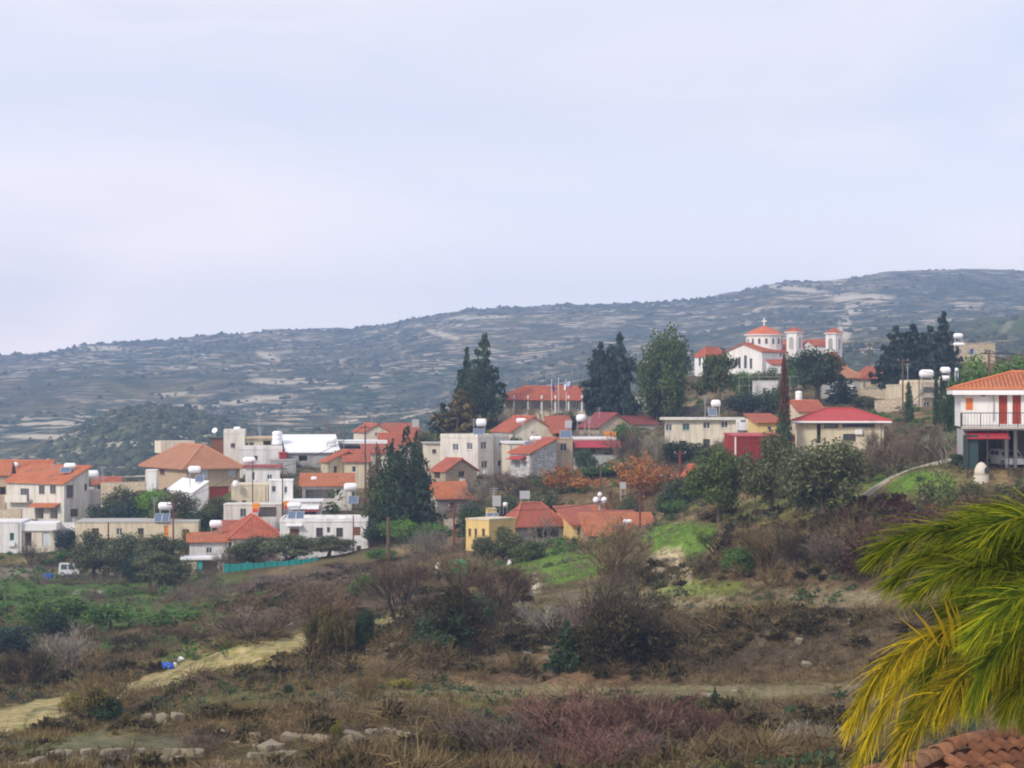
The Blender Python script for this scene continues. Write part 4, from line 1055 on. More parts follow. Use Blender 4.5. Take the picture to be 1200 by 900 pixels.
og = link('ground', np_mesh('ground', V, Fq, 'ground', {'soil': SOIL}, True)); tag(og, kind='structure')

pxs = np.arange(-420, 1651, 4.0)
Ds = np.concatenate([np.exp(np.arange(math.log(556), math.log(2600), 0.0085)), np.arange(2620, 3600, 40.0)])
V, Fq, P, Dm, PY = sheet(pxs, Ds)
V[Dm < 562, 2] -= 0.3
bare = np.zeros(len(V)); wood = np.zeros(len(V))
for (cx, cy, rx, ry, sl) in [(315, 418, 16, 4, .35), (520, 392, 22, 3.0, .28), (982, 333, 9, 5, .5), (995, 365, 50, 3, -.05), (1180, 383, 9, 6, -.9), (990, 385, 8, 16, 0), (140, 520, 45, 3.5, 0), (205, 462, 25, 2, 0), (60, 512, 60, 3, .02), (250, 512, 50, 3, 0), (330, 446, 40, 4, 0), (930, 338, 40, 3, .1), (120, 408, 30, 3, 0), (1010, 350, 40, 6, 0), (560, 372, 40, 2, -.05), (290, 470, 50, 3, -.1)]:
    d = ((P - cx) / rx)**2 + ((PY - cy - sl * (P - cx)) / ry)**2
    bare = np.maximum(bare, np.clip((1.2 - d) * 1.6, 0, 1))
wood = 0.7 * np.clip(1.35 - ((P - 172) / 115)**2 - ((Dm - 860) / 170)**2, 0, 1) * np.clip(0.7 + 2.2 * fbm(V[:, 0], V[:, 1], 40, 3), 0, 1)
wood = np.maximum(wood, np.clip(1.2 - ((P - 1190) / 60)**2 - ((Dm - 1100) / 200)**2, 0, .75))
oh = link('hills', np_mesh('hills', V, Fq, 'hillside', {'bare': bare, 'wood': wood}, True)); tag(oh, kind='structure')

# the sandy track across the slope at the left
TR = [(-60, 842, 868), (0, 832, 866), (40, 824, 855), (80, 816, 838), (110, 808, 828), (150, 799, 818), (185, 790, 808), (215, 778, 798), (250, 768, 789), (290, 757, 779), (330, 748, 771), (370, 740, 766), (410, 731, 752), (450, 724, 736), (475, 722, 728)]
tv, tf, rut = [], [], []
for t in np.linspace(0, len(TR) - 1.001, 120):
    k = int(t); a = t - k
    q = [TR[k][i] * (1 - a) + TR[k + 1][i] * a for i in range(3)]; wob = 1.6 * math.sin(t * 5.1) + 1.2 * math.sin(t * 11.3); q[1] -= 1.0 - .6 * wob; q[2] += .8 + .6 * wob
    Da, Db = hit(q[0], q[2]), hit(q[0], q[1])
    for s_ in np.linspace(0, 1, 13):
        D = Da + (Db - Da) * s_; x = (q[0] - CX) / F * D
        tv.append((x, D, Zs(x, D) + 0.06 - .05 * (round(s_ * 12) in (4, 8)))); rut.append(1.0 if round(s_ * 12) in (0, 6, 12) else (.55 if round(s_ * 12) in (5, 7) else 0))
for i in range(119):
    for j in range(12):
        a = i * 13 + j; tf.append((a, a + 13, a + 14, a + 1))
m, n, l, b = newmat('track_earth')
f = noise(n, l, 1.2, 6, 0.65)
trk = ramp(n, l, f, [(0.32, (0.16, 0.16, 0.045)), (0.48, (0.30, 0.25, 0.095)), (0.68, (0.47, 0.36, 0.19))])
ra = n.new('ShaderNodeAttribute'); ra.attribute_name = 'rut'
rm = n.new('ShaderNodeMath'); rm.operation = 'MULTIPLY'; l.new(ra.outputs['Fac'], rm.inputs[0])
l.new(ramp(n, l, noise(n, l, 1.7, 5, .7), [(.38, (0, 0, 0)), (.55, (1, 1, 1))]), rm.inputs[1])
l.new(mixn(n, l, rm.outputs[0], trk, (0.10, 0.095, 0.035, 1)), b.inputs['Base Color'])
b.inputs['Roughness'].default_value = 1.0; bump(n, l, b, f, 0.5, 0.1)
tag(link('dirt_track', np_mesh('dirt_track', tv, tf, 'track_earth', {'rut': np.array(rut)}, True)), kind='structure')
# ------------------------------------------------------------------ vegetation templates (unit size: 1 wide, 1 high)
def rot_frame(d, r):
    a = np.where(np.abs(d[:, 2:3]) < .9, np.array([[0, 0, 1.0]]), np.array([[1.0, 0, 0]]))
    u = np.cross(d, a); u /= np.linalg.norm(u, axis=1, keepdims=True) + 1e-9
    w = np.cross(d, u); an = r.random((len(d), 1)) * 2 * math.pi
    return u * np.cos(an) + w * np.sin(an), -u * np.sin(an) + w * np.cos(an)
def leaves(C, N, size, r, asp=1.7, jit=0.7):
    """one diamond leaf spray at each point C, facing roughly along N"""
    n = len(C)
    d = N + jit * r.normal(size=(n, 3)); d /= np.linalg.norm(d, axis=1, keepdims=True) + 1e-9
    u, w = rot_frame(d, r)
    s = size * (0.55 + 0.9 * r.random((n, 1)))
    V = np.stack([C - u*s*asp/2, C + w*s/2, C + u*s*asp/2, C - w*s/2], 1).reshape(-1, 3)
    Fq = np.arange(4 * n).reshape(n, 4)
    return V, Fq
def clump_cloud(clumps, per, size, seed, inner=0.55, asp=1.7):
    r = np.random.default_rng(seed); Vs, T = [], []
    tot = sum(c[3] * c[4] * c[5] for c in clumps)
    for c in clumps:
        k = max(12, int(per * len(clumps) * (c[3]*c[4]*c[5])**0.67 / sum((q[3]*q[4]*q[5])**0.67 for q in clumps)))
        d = r.normal(size=(k, 3)); d /= np.linalg.norm(d, axis=1, keepdims=True)
        lump = 1 + 0.28 * np.sin(d[:, :1] * 5 + seed + c[0] * 30) * np.cos(d[:, 2:3] * 6 + c[1] * 20)
        rad = (inner + (1.08 - inner) * r.random((k, 1))**0.6) * lump
        C = np.array(c[:3]) + d * rad * np.array(c[3:6])
        v, f = leaves(C, d, size, r, asp)
        Vs.append(v); t = np.clip(0.5 + 0.22 * r.normal(size=k) + (r.random() - .5) * .35, 0, 1); T.append(np.repeat(t, 4))
    V = np.concatenate(Vs); V[:, 2] = np.maximum(V[:, 2], 0.005)
    return V, np.arange(len(V)).reshape(-1, 4), np.concatenate(T)
def blob_clumps(seed, n, base, rx, rz, cr, up=0.0):
    r = random.Random(seed); out = []
    for i in range(n):
        a = r.random() * 6.283; e = r.uniform(-0.7, 1.0); q = r.uniform(.45, 1.0)
        h = math.sqrt(max(0, 1 - e * e)) * q
        out.append((math.cos(a)*h*rx, math.sin(a)*h*rx, base + rz * (1 + e * q), cr*r.uniform(.75, 1.25), cr*r.uniform(.75, 1.25), cr*r.uniform(.6, 1.0) * rz / rx * (1 + up)))
    return out
def conifer_pts(seed, levels, ragged, n, taper=1.0, low=0.10):
    r = random.Random(seed); cl = []
    for i in range(levels):
        t = i / (levels - 1); z = low + (1 - low) * t * .97; R_ = 0.5 * (1 - t)**taper + 0.015
        k = max(2, int(7 * (1 - t) + 2))
        for j in range(k):
            a = 6.283 * j / k + r.random() * 1.2; L = R_ * r.uniform(1 - ragged, 1.0 + ragged * .3)
            for q in (.35, .7, 1.0):
                cl.append((math.cos(a)*L*q, math.sin(a)*L*q, z - .05 * q * (1 - t) + r.uniform(-.012, .02), .035 + .075 * (1 - t) * (1.15 - q*.5), .035 + .075 * (1 - t) * (1.15 - q*.5), .022 + .018 * (1 - t)))
    return cl
def tubes_np(segs, n=5):
    V, Fq = [], []
    for (p, q, r0, r1) in segs:
        p, q = np.array(p, float), np.array(q, float); t = q - p; t /= np.linalg.norm(t) + 1e-9
        a = np.array([0, 0, 1.0]) if abs(t[2]) < .8 else np.array([1.0, 0, 0])
        u = np.cross(t, a); u /= np.linalg.norm(u); w = np.cross(t, u); b0 = len(V)
        for (c, rr) in ((p, r0), (q, r1)):
            for k in range(n):
                an = 6.283 * k / n; V.append(c + (u * math.cos(an) + w * math.sin(an)) * rr)
        for k in range(n): Fq.append((b0 + k, b0 + (k+1) % n, b0 + n + (k+1) % n, b0 + n + k))
    return np.array(V), np.array(Fq)
def trunk_segs(seed, base_r, fork, clumps, lean=0.03):
    r = random.Random(seed); tip = (r.uniform(-lean, lean), r.uniform(-lean, lean), fork)
    mid = (tip[0] * .4 + r.uniform(-.01, .01), tip[1] * .4, fork * .5)
    s = [((0, 0, -.06), mid, base_r, base_r * .8), (mid, tip, base_r * .8, base_r * .6)]
    for c in clumps:
        s.append((tip, ((tip[0] + c[0]) / 2, (tip[1] + c[1]) / 2, (tip[2] * .4 + c[2] * .6)), base_r * .45, base_r * .25))
        s.append((((tip[0] + c[0]) / 2, (tip[1] + c[1]) / 2, (tip[2] * .4 + c[2] * .6)), c[:3], base_r * .25, base_r * .08))
    return s
def twig_mesh(seed, stems, levels, spread, w0, kids=(3, 4), first=(.3, .45), up=.25):
    r = random.Random(seed); V, Fq, T = [], [], []
    def seg(p, q, w, t):
        d = (q - p).normalized(); a = Vector((r.uniform(-1, 1), r.uniform(-1, 1), r.uniform(-.4, .4)))
        u = d.cross(a).normalized() * w / 2; b0 = len(V)
        V.extend([tuple(p - u), tuple(p + u), tuple(q + u * .6), tuple(q - u * .6)]); Fq.append((b0, b0+1, b0+2, b0+3)); T.extend([t] * 4)
    def grow(p, d, L, w, lev, t):
        mid = p + d * L * .5 + Vector((r.uniform(-1, 1), r.uniform(-1, 1), r.uniform(-1, 1))) * L * .08
        q = p + d * L
        seg(p, mid, w, t); seg(mid, q, w * .8, t)
        if lev == 0: return
        for k in range(r.randint(*kids)):
            nd = (d + Vector((r.uniform(-1, 1), r.uniform(-1, 1), r.uniform(-.6, 1))) * .75 + Vector((0, 0, up * .3))).normalized()
            grow(p.lerp(q, r.uniform(.45, 1)), nd, L * r.uniform(.5, .8), max(w * .62, w0 * .16), lev - 1, min(1, max(0, t + r.uniform(-.15, .3))))
    for k in range(stems):
        a = 6.283 * k / stems + r.random(); s = spread * r.uniform(.3, 1)
        grow(Vector((math.cos(a) * .05, math.sin(a) * .05, -.04)), Vector((math.cos(a) * s, math.sin(a) * s, 1)).normalized(), r.uniform(*first), w0, levels, r.uniform(.1, .45))
    V = np.array(V); h = V[:, 2].max(); wd = np.percentile(np.abs(V[:, :2]), 99) * 2
    V[:, 2] /= h; V[:, :2] /= wd
    V[:, 2] = np.maximum(V[:, 2], -.05)
    return V, np.array(Fq), np.array(T)
TPL = {}
def tpl(kind, crown, trunk_, cname='crown'):
    V, Fq, T = crown
    cm = np_mesh(cname, V, Fq, None, {'tint': T}); cm.materials.append(M['fol_dark'])
    tm = None
    if trunk_ is not None:
        tv_, tf_ = tubes_np(trunk_); tm = np_mesh('trunk', tv_, tf_, 'bark', None, True)
    TPL.setdefault(kind, []).append((cm, tm, cname))
for s_ in (1, 2):
    c = conifer_pts(s_, 12, .62, 1, .72); tpl('conifer', clump_cloud(c, 20, .042, s_, .2, 2.2), [((0, 0, -.05), (0, 0, .95), .022, .004)])
    c = conifer_pts(s_ + 10, 11, .65, 1, .5, .08); tpl('fir_ragged', clump_cloud(c, 20, .048, s_, .2, 2.2), [((0, 0, -.05), (0, 0, .95), .025, .004)])
for s_ in (3, 4):
    c = blob_clumps(s_, 26, .24, .36, .36, .17); tpl('ficus', clump_cloud(c, 380, .023, s_, .35), trunk_segs(s_, .05, .3, c[:9]))
    c = blob_clumps(s_ + 5, 16, .30, .36, .32, .15); tpl('pine', clump_cloud(c, 150, .032, s_, .2, 2.4), trunk_segs(s_, .03, .4, c[:9]))
for s_ in (5, 6, 7):
    c = blob_clumps(s_ + 20, 24, .12, .40, .43, .17, .1); tpl('olive', clump_cloud(c, 420, .021, s_, .35, 2.2), trunk_segs(s_, .045, .26, c[:10], .06))
for s_ in (8, 9, 10):
    c = blob_clumps(s_ + 30, 15, .0, .37, .45, .19); tpl('bush', clump_cloud(c, 260, .031, s_, .4), [((0, 0, -.05), (0, 0, .5), .03, .015)])
    c = blob_clumps(s_ + 50, 11, -.02, .36, .44, .19); tpl('scrub', clump_cloud(c, 150, .035, s_, .3), [((0, 0, -.05), (0, 0, .5), .03, .015)])
for s_ in (11, 12):
    r_ = random.Random(s_); c = []
    for i in range(26):
        t = i / 25; R_ = .30 * (1 - t)**.6 * (.6 + .4 * math.sin(min(1, t * 4 + .25) * 1.57)) + .03
        for j in range(3):
            a = r_.random() * 6.283; c.append((math.cos(a)*R_*.6, math.sin(a)*R_*.6, .04 + t * .93, R_*.85 + .05, R_*.85 + .05, .05))
    tpl('cypress', clump_cloud(c, 24, .05, s_, .3, 2.0), [((0, 0, -.05), (0, 0, .9), .05, .01)])
r_ = random.Random(13); c = []
for i, (sx, sy, hh0, ww) in enumerate([(-.02, 0, 1.0, .26), (.16, .05, .93, .24), (-.2, .1, .72, .24), (.3, -.05, .66, .22), (-.32, -.05, .55, .2), (.05, -.2, .8, .26), (.1, .2, .75, .24), (-.12, -.15, .86, .22)]):
    for k in range(13):
        t = k / 12; z = .16 + t * (hh0 - .17); w_ = ww * (1 - t)**.7 * (.5 + .5 * min(1, t * 3 + .4)) + .02
        c.append((sx * (1 - .25 * t) + r_.uniform(-.05, .05), sy + r_.uniform(-.05, .05), z, w_ * .75, w_ * .75, .06))
tpl('casuarina', clump_cloud(c, 48, .022, 13, .2, 3.0), trunk_segs(13, .03, .3, c[:60:12]))
for s_ in (14, 15, 16):
    tpl('bare_bush', twig_mesh(s_, 13, 4, 1.0, .026, (3, 4), (.30, .45)), None, 'twigs')
for s_ in (17, 18):
    V_, F_, T_ = twig_mesh(s_, 5, 5, .55, .040, (2, 3), (.30, .40)); tpl('bare_tree', (V_, F_, T_), None, 'branches')
for s_ in (19, 20):                       # leafy shrub with open twigs: autumn leaves
    V_, F_, T_ = twig_mesh(s_, 9, 4, .8, .02, (2, 3), (.3, .45))
    r0 = np.random.default_rng(s_); pk = V_[::4][r0.integers(0, len(V_) // 4, 1500)] + r0.normal(size=(1500, 3)) * .035
    lv, lf = leaves(pk, r0.normal(size=(1500, 3)), .034, r0, 1.4)
    lv[:, 2] = np.maximum(lv[:, 2], .01)
    cm = np_mesh('leaves', lv, lf, None, {'tint': np.repeat(r0.random(1500), 4)}); cm.materials.append(M['fol_autumn'])
    bm_ = np_mesh('branches', V_, F_, None, {'tint': T_}); bm_.materials.append(M['twig_brown'])
    TPL.setdefault('leafy', []).append((cm, bm_, 'leaves'))
# fan palm, small
r0 = np.random.default_rng(21); fv, ff, ft = [], [], []
for k in range(34):
    a = r0.random() * 6.283; e = r0.uniform(-.55, 1.2); L = r0.uniform(.32, .46)
    for q in range(9):
        da = (q - 4) * .17; d = np.array([math.cos(a + da) * math.cos(e), math.sin(a + da) * math.cos(e), math.sin(e)])
        b0 = np.array([math.cos(a), math.sin(a), 0]) * math.cos(e) * .2 + np.array([0, 0, .62 + .2 * math.sin(e)])
        sd = np.cross(d, [0, 0, 1.0]); sd /= np.linalg.norm(sd) + 1e-6; sd *= .013
        tip = b0 + d * (L - .2) + np.array([0, 0, -.05]); i0 = len(fv)
        fv += [b0 - sd, b0 + sd, (b0 + tip) / 2 + sd * 1.6 + [0, 0, .015], tip, (b0 + tip) / 2 - sd * 1.6 + [0, 0, .015]]
        ff.append((i0, i0 + 1, i0 + 2, i0 + 4)); ff.append((i0 + 4, i0 + 2, i0 + 3, i0 + 3)); ft += [r0.random() * (.5 + .5 * (e > -.2))] * 5
ff = [f for f in ff]
me = bpy.data.meshes.new('fronds'); me.from_pydata([tuple(v) for v in fv], [], [f if f[2] != f[3] else f[:3] for f in ff])
at_ = me.attributes.new('tint', 'FLOAT', 'POINT'); at_.data.foreach_set('value', np.array(ft, np.float32)); me.materials.append(M['fol_pine'])
tv_, tf_ = tubes_np([((0, 0, -.05), (0, 0, .62), .055, .045)], 8)
TPL['fan_palm'] = [(me, np_mesh('trunk', tv_, tf_, 'bark', None, True), 'fronds')]

vr = random.Random(99); _cnt = {}
NAMES = {'conifer': ('fir_tree', 'tree'), 'fir_ragged': ('fir_tree', 'tree'), 'ficus': ('broadleaf_tree', 'tree'), 'pine': ('pine_tree', 'tree'), 'olive': ('olive_tree', 'tree'), 'bush': ('shrub', 'shrub'), 'scrub': ('shrub', 'shrub'),
         'cypress': ('cypress_tree', 'tree'), 'casuarina': ('evergreen_tree', 'tree'), 'bare_bush': ('bare_shrub', 'shrub'), 'bare_tree': ('bare_tree', 'tree'), 'leafy': ('autumn_tree', 'tree'), 'fan_palm': ('palm_tree', 'palm')}
def T(kind, px, top, base, w, label, mat, D=None, group=None, tmat=None, sink=0.0):
    p = on_ground(px, base, D); D = p.y
    h = (HY - top) / F * D - p.z
    if h < .4: h = .4
    ww = w / F * D * {'conifer': 1.3, 'fir_ragged': 1.4, 'olive': 1.2, 'bare_bush': 1.15, 'bush': 1.15, 'casuarina': 1.35, 'ficus': 1.3, 'pine': 1.15}.get(kind, 1)
    k = _cnt.get(kind, 0); _cnt[kind] = k + 1
    cm, tm, cname = TPL[kind][k % len(TPL[kind])]
    nm, cat = NAMES[kind]
    o = root_at(nm, label, cat, p - Vector((0, 0, sink)), vr.random() * 6.283, group)
    o.scale = (ww, ww, h + sink)
    c = link(cname, cm, o)
    c.material_slots[0].link = 'OBJECT'; c.material_slots[0].material = M[mat]
    if tm is not None:
        t_ = link('branches' if kind == 'leafy' else 'trunk', tm, o)
        if tmat: t_.material_slots[0].link = 'OBJECT'; t_.material_slots[0].material = M[tmat]
    return o
# ------------------------------------------------------------------ every tree and shrub: kind, column, top row, base row, width (px), label, foliage, distance
# upper village and crest
T('conifer', 568, 394, 482, 50, 'tall dense dark fir just left of the long red-roofed school', 'fol_conifer', 341)
T('conifer', 547, 409, 482, 34, 'thinner pointed fir on the left shoulder of the tall fir by the school', 'fol_conifer', 343)
T('ficus', 557, 428, 487, 40, 'broad low evergreen mass under the tall fir by the school', 'fol_conifer', 340)
T('fir_ragged', 541, 458, 505, 56, 'olive-brown scraggy conifer below the tall fir', 'fol_brown', 334)
T('fir_ragged', 519, 474, 508, 42, 'lowest scraggy dark conifer at the left end of the fir group', 'fol_dark', 336)
T('fir_ragged', 704, 403, 487, 42, 'left one of the two ragged blue-black firs right of the school', 'fol_bluish', 334)
T('fir_ragged', 726, 394, 487, 48, 'right and taller one of the two ragged blue-black firs right of the school', 'fol_bluish', 332)
T('ficus', 715, 402, 484, 50, 'dark lower foliage mass between the two ragged firs', 'fol_bluish', 336)
T('ficus', 777, 385, 488, 64, 'very large dense oval dark green tree in the middle of the crest', 'fol_ficus', 326)
T('bush', 780, 405, 470, 50, 'blackish foliage mass standing in for the shaded side of the large oval tree', 'fol_dark', 328)  # dark foliage colour paints the oval tree's shaded side
T('pine', 843, 404, 488, 44, 'light olive-green pine in front of the left wing of the church', 'fol_pine', 322)
T('pine', 826, 425, 490, 34, 'smaller pale green pine just right of the large oval tree', 'fol_pine', 324)
T('bush', 868, 428, 458, 30, 'light green round tree under the two dark church windows', 'fol_green', 350)
T('bush', 888, 430, 458, 30, 'second light green round tree under the church wall', 'fol_pine', 352)
T('bush', 908, 428, 458, 36, 'pale olive round tree under the corner of the church wall', 'fol_olive', 350)
T('bush', 930, 415, 458, 30, 'mid green tree at the foot of the left bell tower', 'fol_green', 348)
T('bush', 880, 455, 492, 60, 'low blue-black spreading conifer above the long cream block', 'fol_bluish', 312)
T('bush', 912, 448, 490, 38, 'dark green bush beside the red-topped cypress', 'fol_dark', 310)
T('ficus', 957, 405, 486, 58, 'dark broad conifer between the two bell towers', 'fol_conifer', 318)
T('bush', 975, 408, 445, 30, 'bright olive tree top beside the apse dome of the church', 'fol_pine', 345)
T('conifer', 986, 440, 485, 34, 'small pointed dark fir right of the broad conifer by the church', 'fol_bluish', 316)
dt = T('cypress', 919, 470, 522, 30, 'slim dark cypress with a dead red-brown top in front of the warehouse corner', 'fol_dark', 226)
dd = link('dead_top', TPL['cypress'][0][0], dt); dd.location = (0, 0, .55); dd.scale = (.55, .55, 1.22)
dd.material_slots[0].link = 'OBJECT'; dd.material_slots[0].material = M['fol_rusty']; dd['label'] = 'dead red-brown top'
T('fir_ragged', 1050, 384, 448, 44, 'leftmost of the dark pines on the crest at right', 'fol_bluish', 322)
T('fir_ragged', 1070, 382, 450, 46, 'second dark pine from the left on the crest at right', 'fol_bluish', 320)
T('bush', 1078, 395, 452, 70, 'dense black-green mass filling the middle of the crest pines at right', 'fol_bluish', 321)
T('conifer', 1106, 367, 450, 40, 'tallest spired dark pine at the right end of the crest pines', 'fol_bluish', 319)
T('fir_ragged', 1090, 384, 452, 44, 'dark pine just left of the tallest crest pine at right', 'fol_bluish', 318)
T('cypress', 1065, 448, 506, 16, 'slim single dark cypress left of the yellow-cream two storey house stair', 'fol_dark', 262)
T('cypress', 1097, 430, 500, 10, 'left one of the thin cypress pair beside the white dish tank', 'fol_dark', 256)
T('cypress', 1103, 436, 500, 10, 'right one of the thin cypress pair beside the white dish tank', 'fol_dark', 254)
T('bush', 1150, 408, 462, 74, 'big mid green tree behind the orange roof of the right-edge house', 'fol_green', 230)
T('bush', 1190, 400, 460, 66, 'big mid green tree at the right edge above the orange roof', 'fol_green', 232)
T('bush', 1125, 428, 478, 40, 'green tree between the thin cypress pair and the orange-roofed house', 'fol_green', 225)
T('bush', 1115, 440, 490, 26, 'small dark tree left of the right-edge house wall', 'fol_dark', 222)
T('pine', 1045, 425, 455, 30, 'sparse green tree under the dark crest pines', 'fol_pine', 330)
T('bush', 1013, 460, 480, 26, 'small olive bush on the retaining wall right of the church', 'fol_olive', 314)
T('bush', 1060, 392, 450, 44, 'black-green foliage joining the left crest pines at right', 'fol_bluish', 322)
T('bush', 1095, 385, 450, 44, 'black-green foliage joining the right crest pines', 'fol_bluish', 320)
# middle
T('casuarina', 473, 500, 612, 84, 'tallest dark tree in the village centre with several feathery spires', 'fol_dark', 264)
T('casuarina', 442, 520, 600, 40, 'brownish feathery tree leaning on the left of the tallest village tree', 'fol_brown', 266)
T('ficus', 472, 528, 612, 56, 'rounded green lower crown of the tallest village tree group', 'fol_ficus', 263)
T('fan_palm', 392, 568, 612, 40, 'fan palm beside the white cafe awnings', 'fol_pine', 274)
T('fan_palm', 431, 583, 618, 46, 'wider pale fan palm at the foot of the tallest village tree', 'fol_green', 270)
T('bush', 470, 603, 645, 46, 'bright yellow-green bush under the tallest village tree', 'fol_bright', 250)
T('bush', 505, 608, 640, 44, 'mid green bush right of the bright bush under the tallest village tree', 'fol_green', 248)
T('bush', 440, 605, 655, 34, 'dark bush at the right end wall of the white house with teal base', 'fol_dark', 252)
T('bush', 447, 640, 672, 40, 'green leafy bush beside the tall wooden pole at the teal base', 'fol_green', 240)
T('bush', 553, 579, 612, 34, 'round dark green tree left of the yellow house', 'fol_dark', 240)
T('olive', 588, 620, 664, 44, 'grey-green olive in front of the yellow house', 'fol_olive', 214)
T('olive', 568, 628, 662, 30, 'small dark olive at the left foot of the yellow house', 'fol_olive', 212)
T('bush', 617, 630, 672, 44, 'round olive-green bush below the stone porch of the yellow house', 'fol_pine', 206)
T('bare_tree', 635, 592, 640, 56, 'grey leafless tree in front of the weathered red hip roof', 'twig_grey', 212)
T('leafy', 655, 540, 585, 66, 'rust-orange autumn tree below the white stone house', 'fol_autumn', 268)
T('leafy', 690, 556, 590, 50, 'small rust-orange autumn tree between the two larger orange ones', 'fol_autumn', 262)
T('leafy', 745, 525, 592, 72, 'largest orange autumn tree right of centre', 'fol_autumn', 258)
T('leafy', 778, 540, 592, 50, 'rightmost orange autumn tree beside the tiny white cottage', 'fol_autumn', 254)
T('bare_bush', 740, 488, 545, 56, 'grey-brown leafless tree right of the crimson porch', 'twig_purple', 272)
T('bare_bush', 768, 492, 545, 40, 'pale leafless tree at the left end of the long cream block', 'twig_grey', 270)
T('bush', 733, 488, 518, 40, 'round dark green tree in front of the faded dark red roof', 'fol_green', 305)
T('bush', 687, 520, 552, 32, 'dark green tree left of the crimson porch', 'fol_dark', 284)
T('bush', 700, 545, 580, 70, 'green hedge below the grey block wall', 'fol_green', 276)
T('bush', 799, 512, 548, 58, 'dark green trees under the windows of the long cream block', 'fol_dark', 268)
T('bush', 832, 520, 552, 46, 'yellow-green bush left of the dark red yard shed', 'fol_pine', 246)
T('olive', 800, 563, 612, 60, 'dark bush below the tiny white cottage', 'fol_dark', 225)
T('bush', 795, 585, 615, 34, 'bright green bush at the roadside below the tiny white cottage', 'fol_green', 214)
T('bare_bush', 560, 555, 605, 44, 'white-stemmed bare tree under the white apartment block', 'twig_grey', 276)
T('bare_bush', 600, 552, 585, 70, 'purple-brown bare thicket under the white stone house', 'twig_purple', 278)
T('scrub', 640, 553, 585, 40, 'dusky green bush at the foot of the white stone house', 'fol_olive', 276)
T('olive', 632, 578, 612, 66, 'grey olive crown behind the weathered red hip roof', 'fol_olive', 250)
T('olive', 590, 580, 604, 46, 'grey olive crown behind the yellow house tanks', 'fol_olive', 255)
T('bare_bush', 790, 590, 625, 60, 'brown leafless thicket beside the bright orange roof', 'twig_purple', 236)
T('bare_bush', 730, 560, 605, 60, 'dull brown bare thicket under the largest orange tree', 'twig_brown', 250)
T('olive', 735, 583, 602, 36, 'small olive tree behind the bright orange roof', 'fol_olive', 246)
T('bush', 605, 505, 520, 34, 'dark green bushes in front of the cream gable below the school', 'fol_dark', 308)
T('bush', 627, 505, 520, 22, 'small dark bush at the right of the cream gable below the school', 'fol_dark', 307)
T('bare_tree', 632, 466, 494, 34, 'bare dark tree in front of the school columns', 'twig_purple', 330)
T('bare_tree', 645, 470, 494, 30, 'leaning bare tree right of the first before the school', 'twig_purple', 329)
T('bare_bush', 601, 470, 500, 30, 'purplish bare tree at the left end of the school', 'twig_purple', 331)
T('bare_bush', 690, 492, 520, 50, 'grey bare thicket beside the round white tank below the school', 'twig_grey', 306)
T('bush', 668, 479, 496, 34, 'grey-green bush before the right columns of the school', 'fol_olive', 333)
T('bare_bush', 618, 474, 497, 32, 'brown bare bush before the left columns of the school', 'twig_brown', 333)
T('bush', 582, 470, 486, 18, 'small clipped green bush at the left end of the school wall', 'fol_green', 342)
T('bare_tree', 391, 486, 520, 34, 'dark bare tree on the skyline of the left village', 'twig_purple', 345)
T('bare_bush', 372, 500, 530, 46, 'red-brown bare bushes behind the white roof sheets', 'twig_maroon', 340)
T('bush', 333, 502, 535, 24, 'dark slim tree right of the stepped white block', 'fol_dark', 335)
T('olive', 505, 508, 530, 50, 'grey-green olive left of the white apartment block', 'fol_olive', 322)
T('bush', 400, 524, 545, 60, 'grey-green shrubs in front of the white roof sheets', 'fol_olive', 316)
T('bare_bush', 355, 540, 575, 70, 'grey bare thicket right of the small grey house', 'twig_grey', 306)
# left
T('bush', 180, 562, 600, 44, 'bright green round tree left of the tan house', 'fol_bright', 292)
T('bush', 152, 572, 613, 56, 'dark grey-green round tree right of the cream villa', 'fol_bluish', 290)
T('bush', 138, 566, 605, 50, 'grey-green tree against the sandy stone garden wall', 'fol_olive', 297)
T('bush', 122, 580, 612, 36, 'small dark tree at the right end of the villa terrace', 'fol_dark', 295)
T('olive', 205, 575, 613, 54, 'dark olive between the bright green tree and the tank stand', 'fol_olive', 286)
T('bush', 232, 590, 613, 36, 'dark green bush left of the beige wall block', 'fol_dark', 284)
T('olive', 256, 583, 613, 40, 'silvery olive under the red-brown garage door', 'fol_olive', 285)
T('bush', 219, 616, 630, 22, 'clipped yellow-green hedge on the long low cream house', 'fol_yellowish', 271)
T('bush', 78, 612, 650, 28, 'dark little tree in front of the carport', 'fol_bluish', 277)
T('olive', 108, 624, 660, 56, 'grey-green olive at the left end of the low hedge', 'fol_olive', 264)
T('olive', 145, 625, 660, 60, 'grey-green olive in the middle of the low hedge', 'fol_olive', 262)
T('olive', 185, 628, 662, 60, 'grey-green olive in the hedge left of the wooden pole', 'fol_olive', 260)
T('bush', 160, 643, 670, 34, 'small bluish bush below the hedge of olives', 'fol_bluish', 252)
T('olive', 192, 648, 692, 68, 'broad dark olive at the foot of the wooden pole', 'fol_olive', 243)
T('bare_bush', 40, 632, 655, 34, 'grey bare bush in front of the small-window white house', 'twig_purple', 272)
T('olive', 297, 628, 668, 56, 'left olive of the row above the teal fence', 'fol_olive', 253)
T('olive', 340, 627, 668, 66, 'middle olive of the row above the teal fence', 'fol_olive', 252)
T('olive', 385, 629, 664, 56, 'right olive of the row above the teal fence', 'fol_olive', 251)
T('bare_bush', 265, 640, 668, 44, 'bare grey shrub left of the olive row', 'twig_purple', 253)
T('bare_bush', 408, 655, 685, 60, 'dark bare bramble under the teal-based white house', 'twig_dark', 236)
T('bare_bush', 340, 672, 705, 110, 'long purple-grey bare thicket below the teal fence', 'twig_purple', 232)
T('bare_bush', 230, 682, 712, 60, 'purple-grey bare bush below the broad dark olive', 'twig_purple', 226)
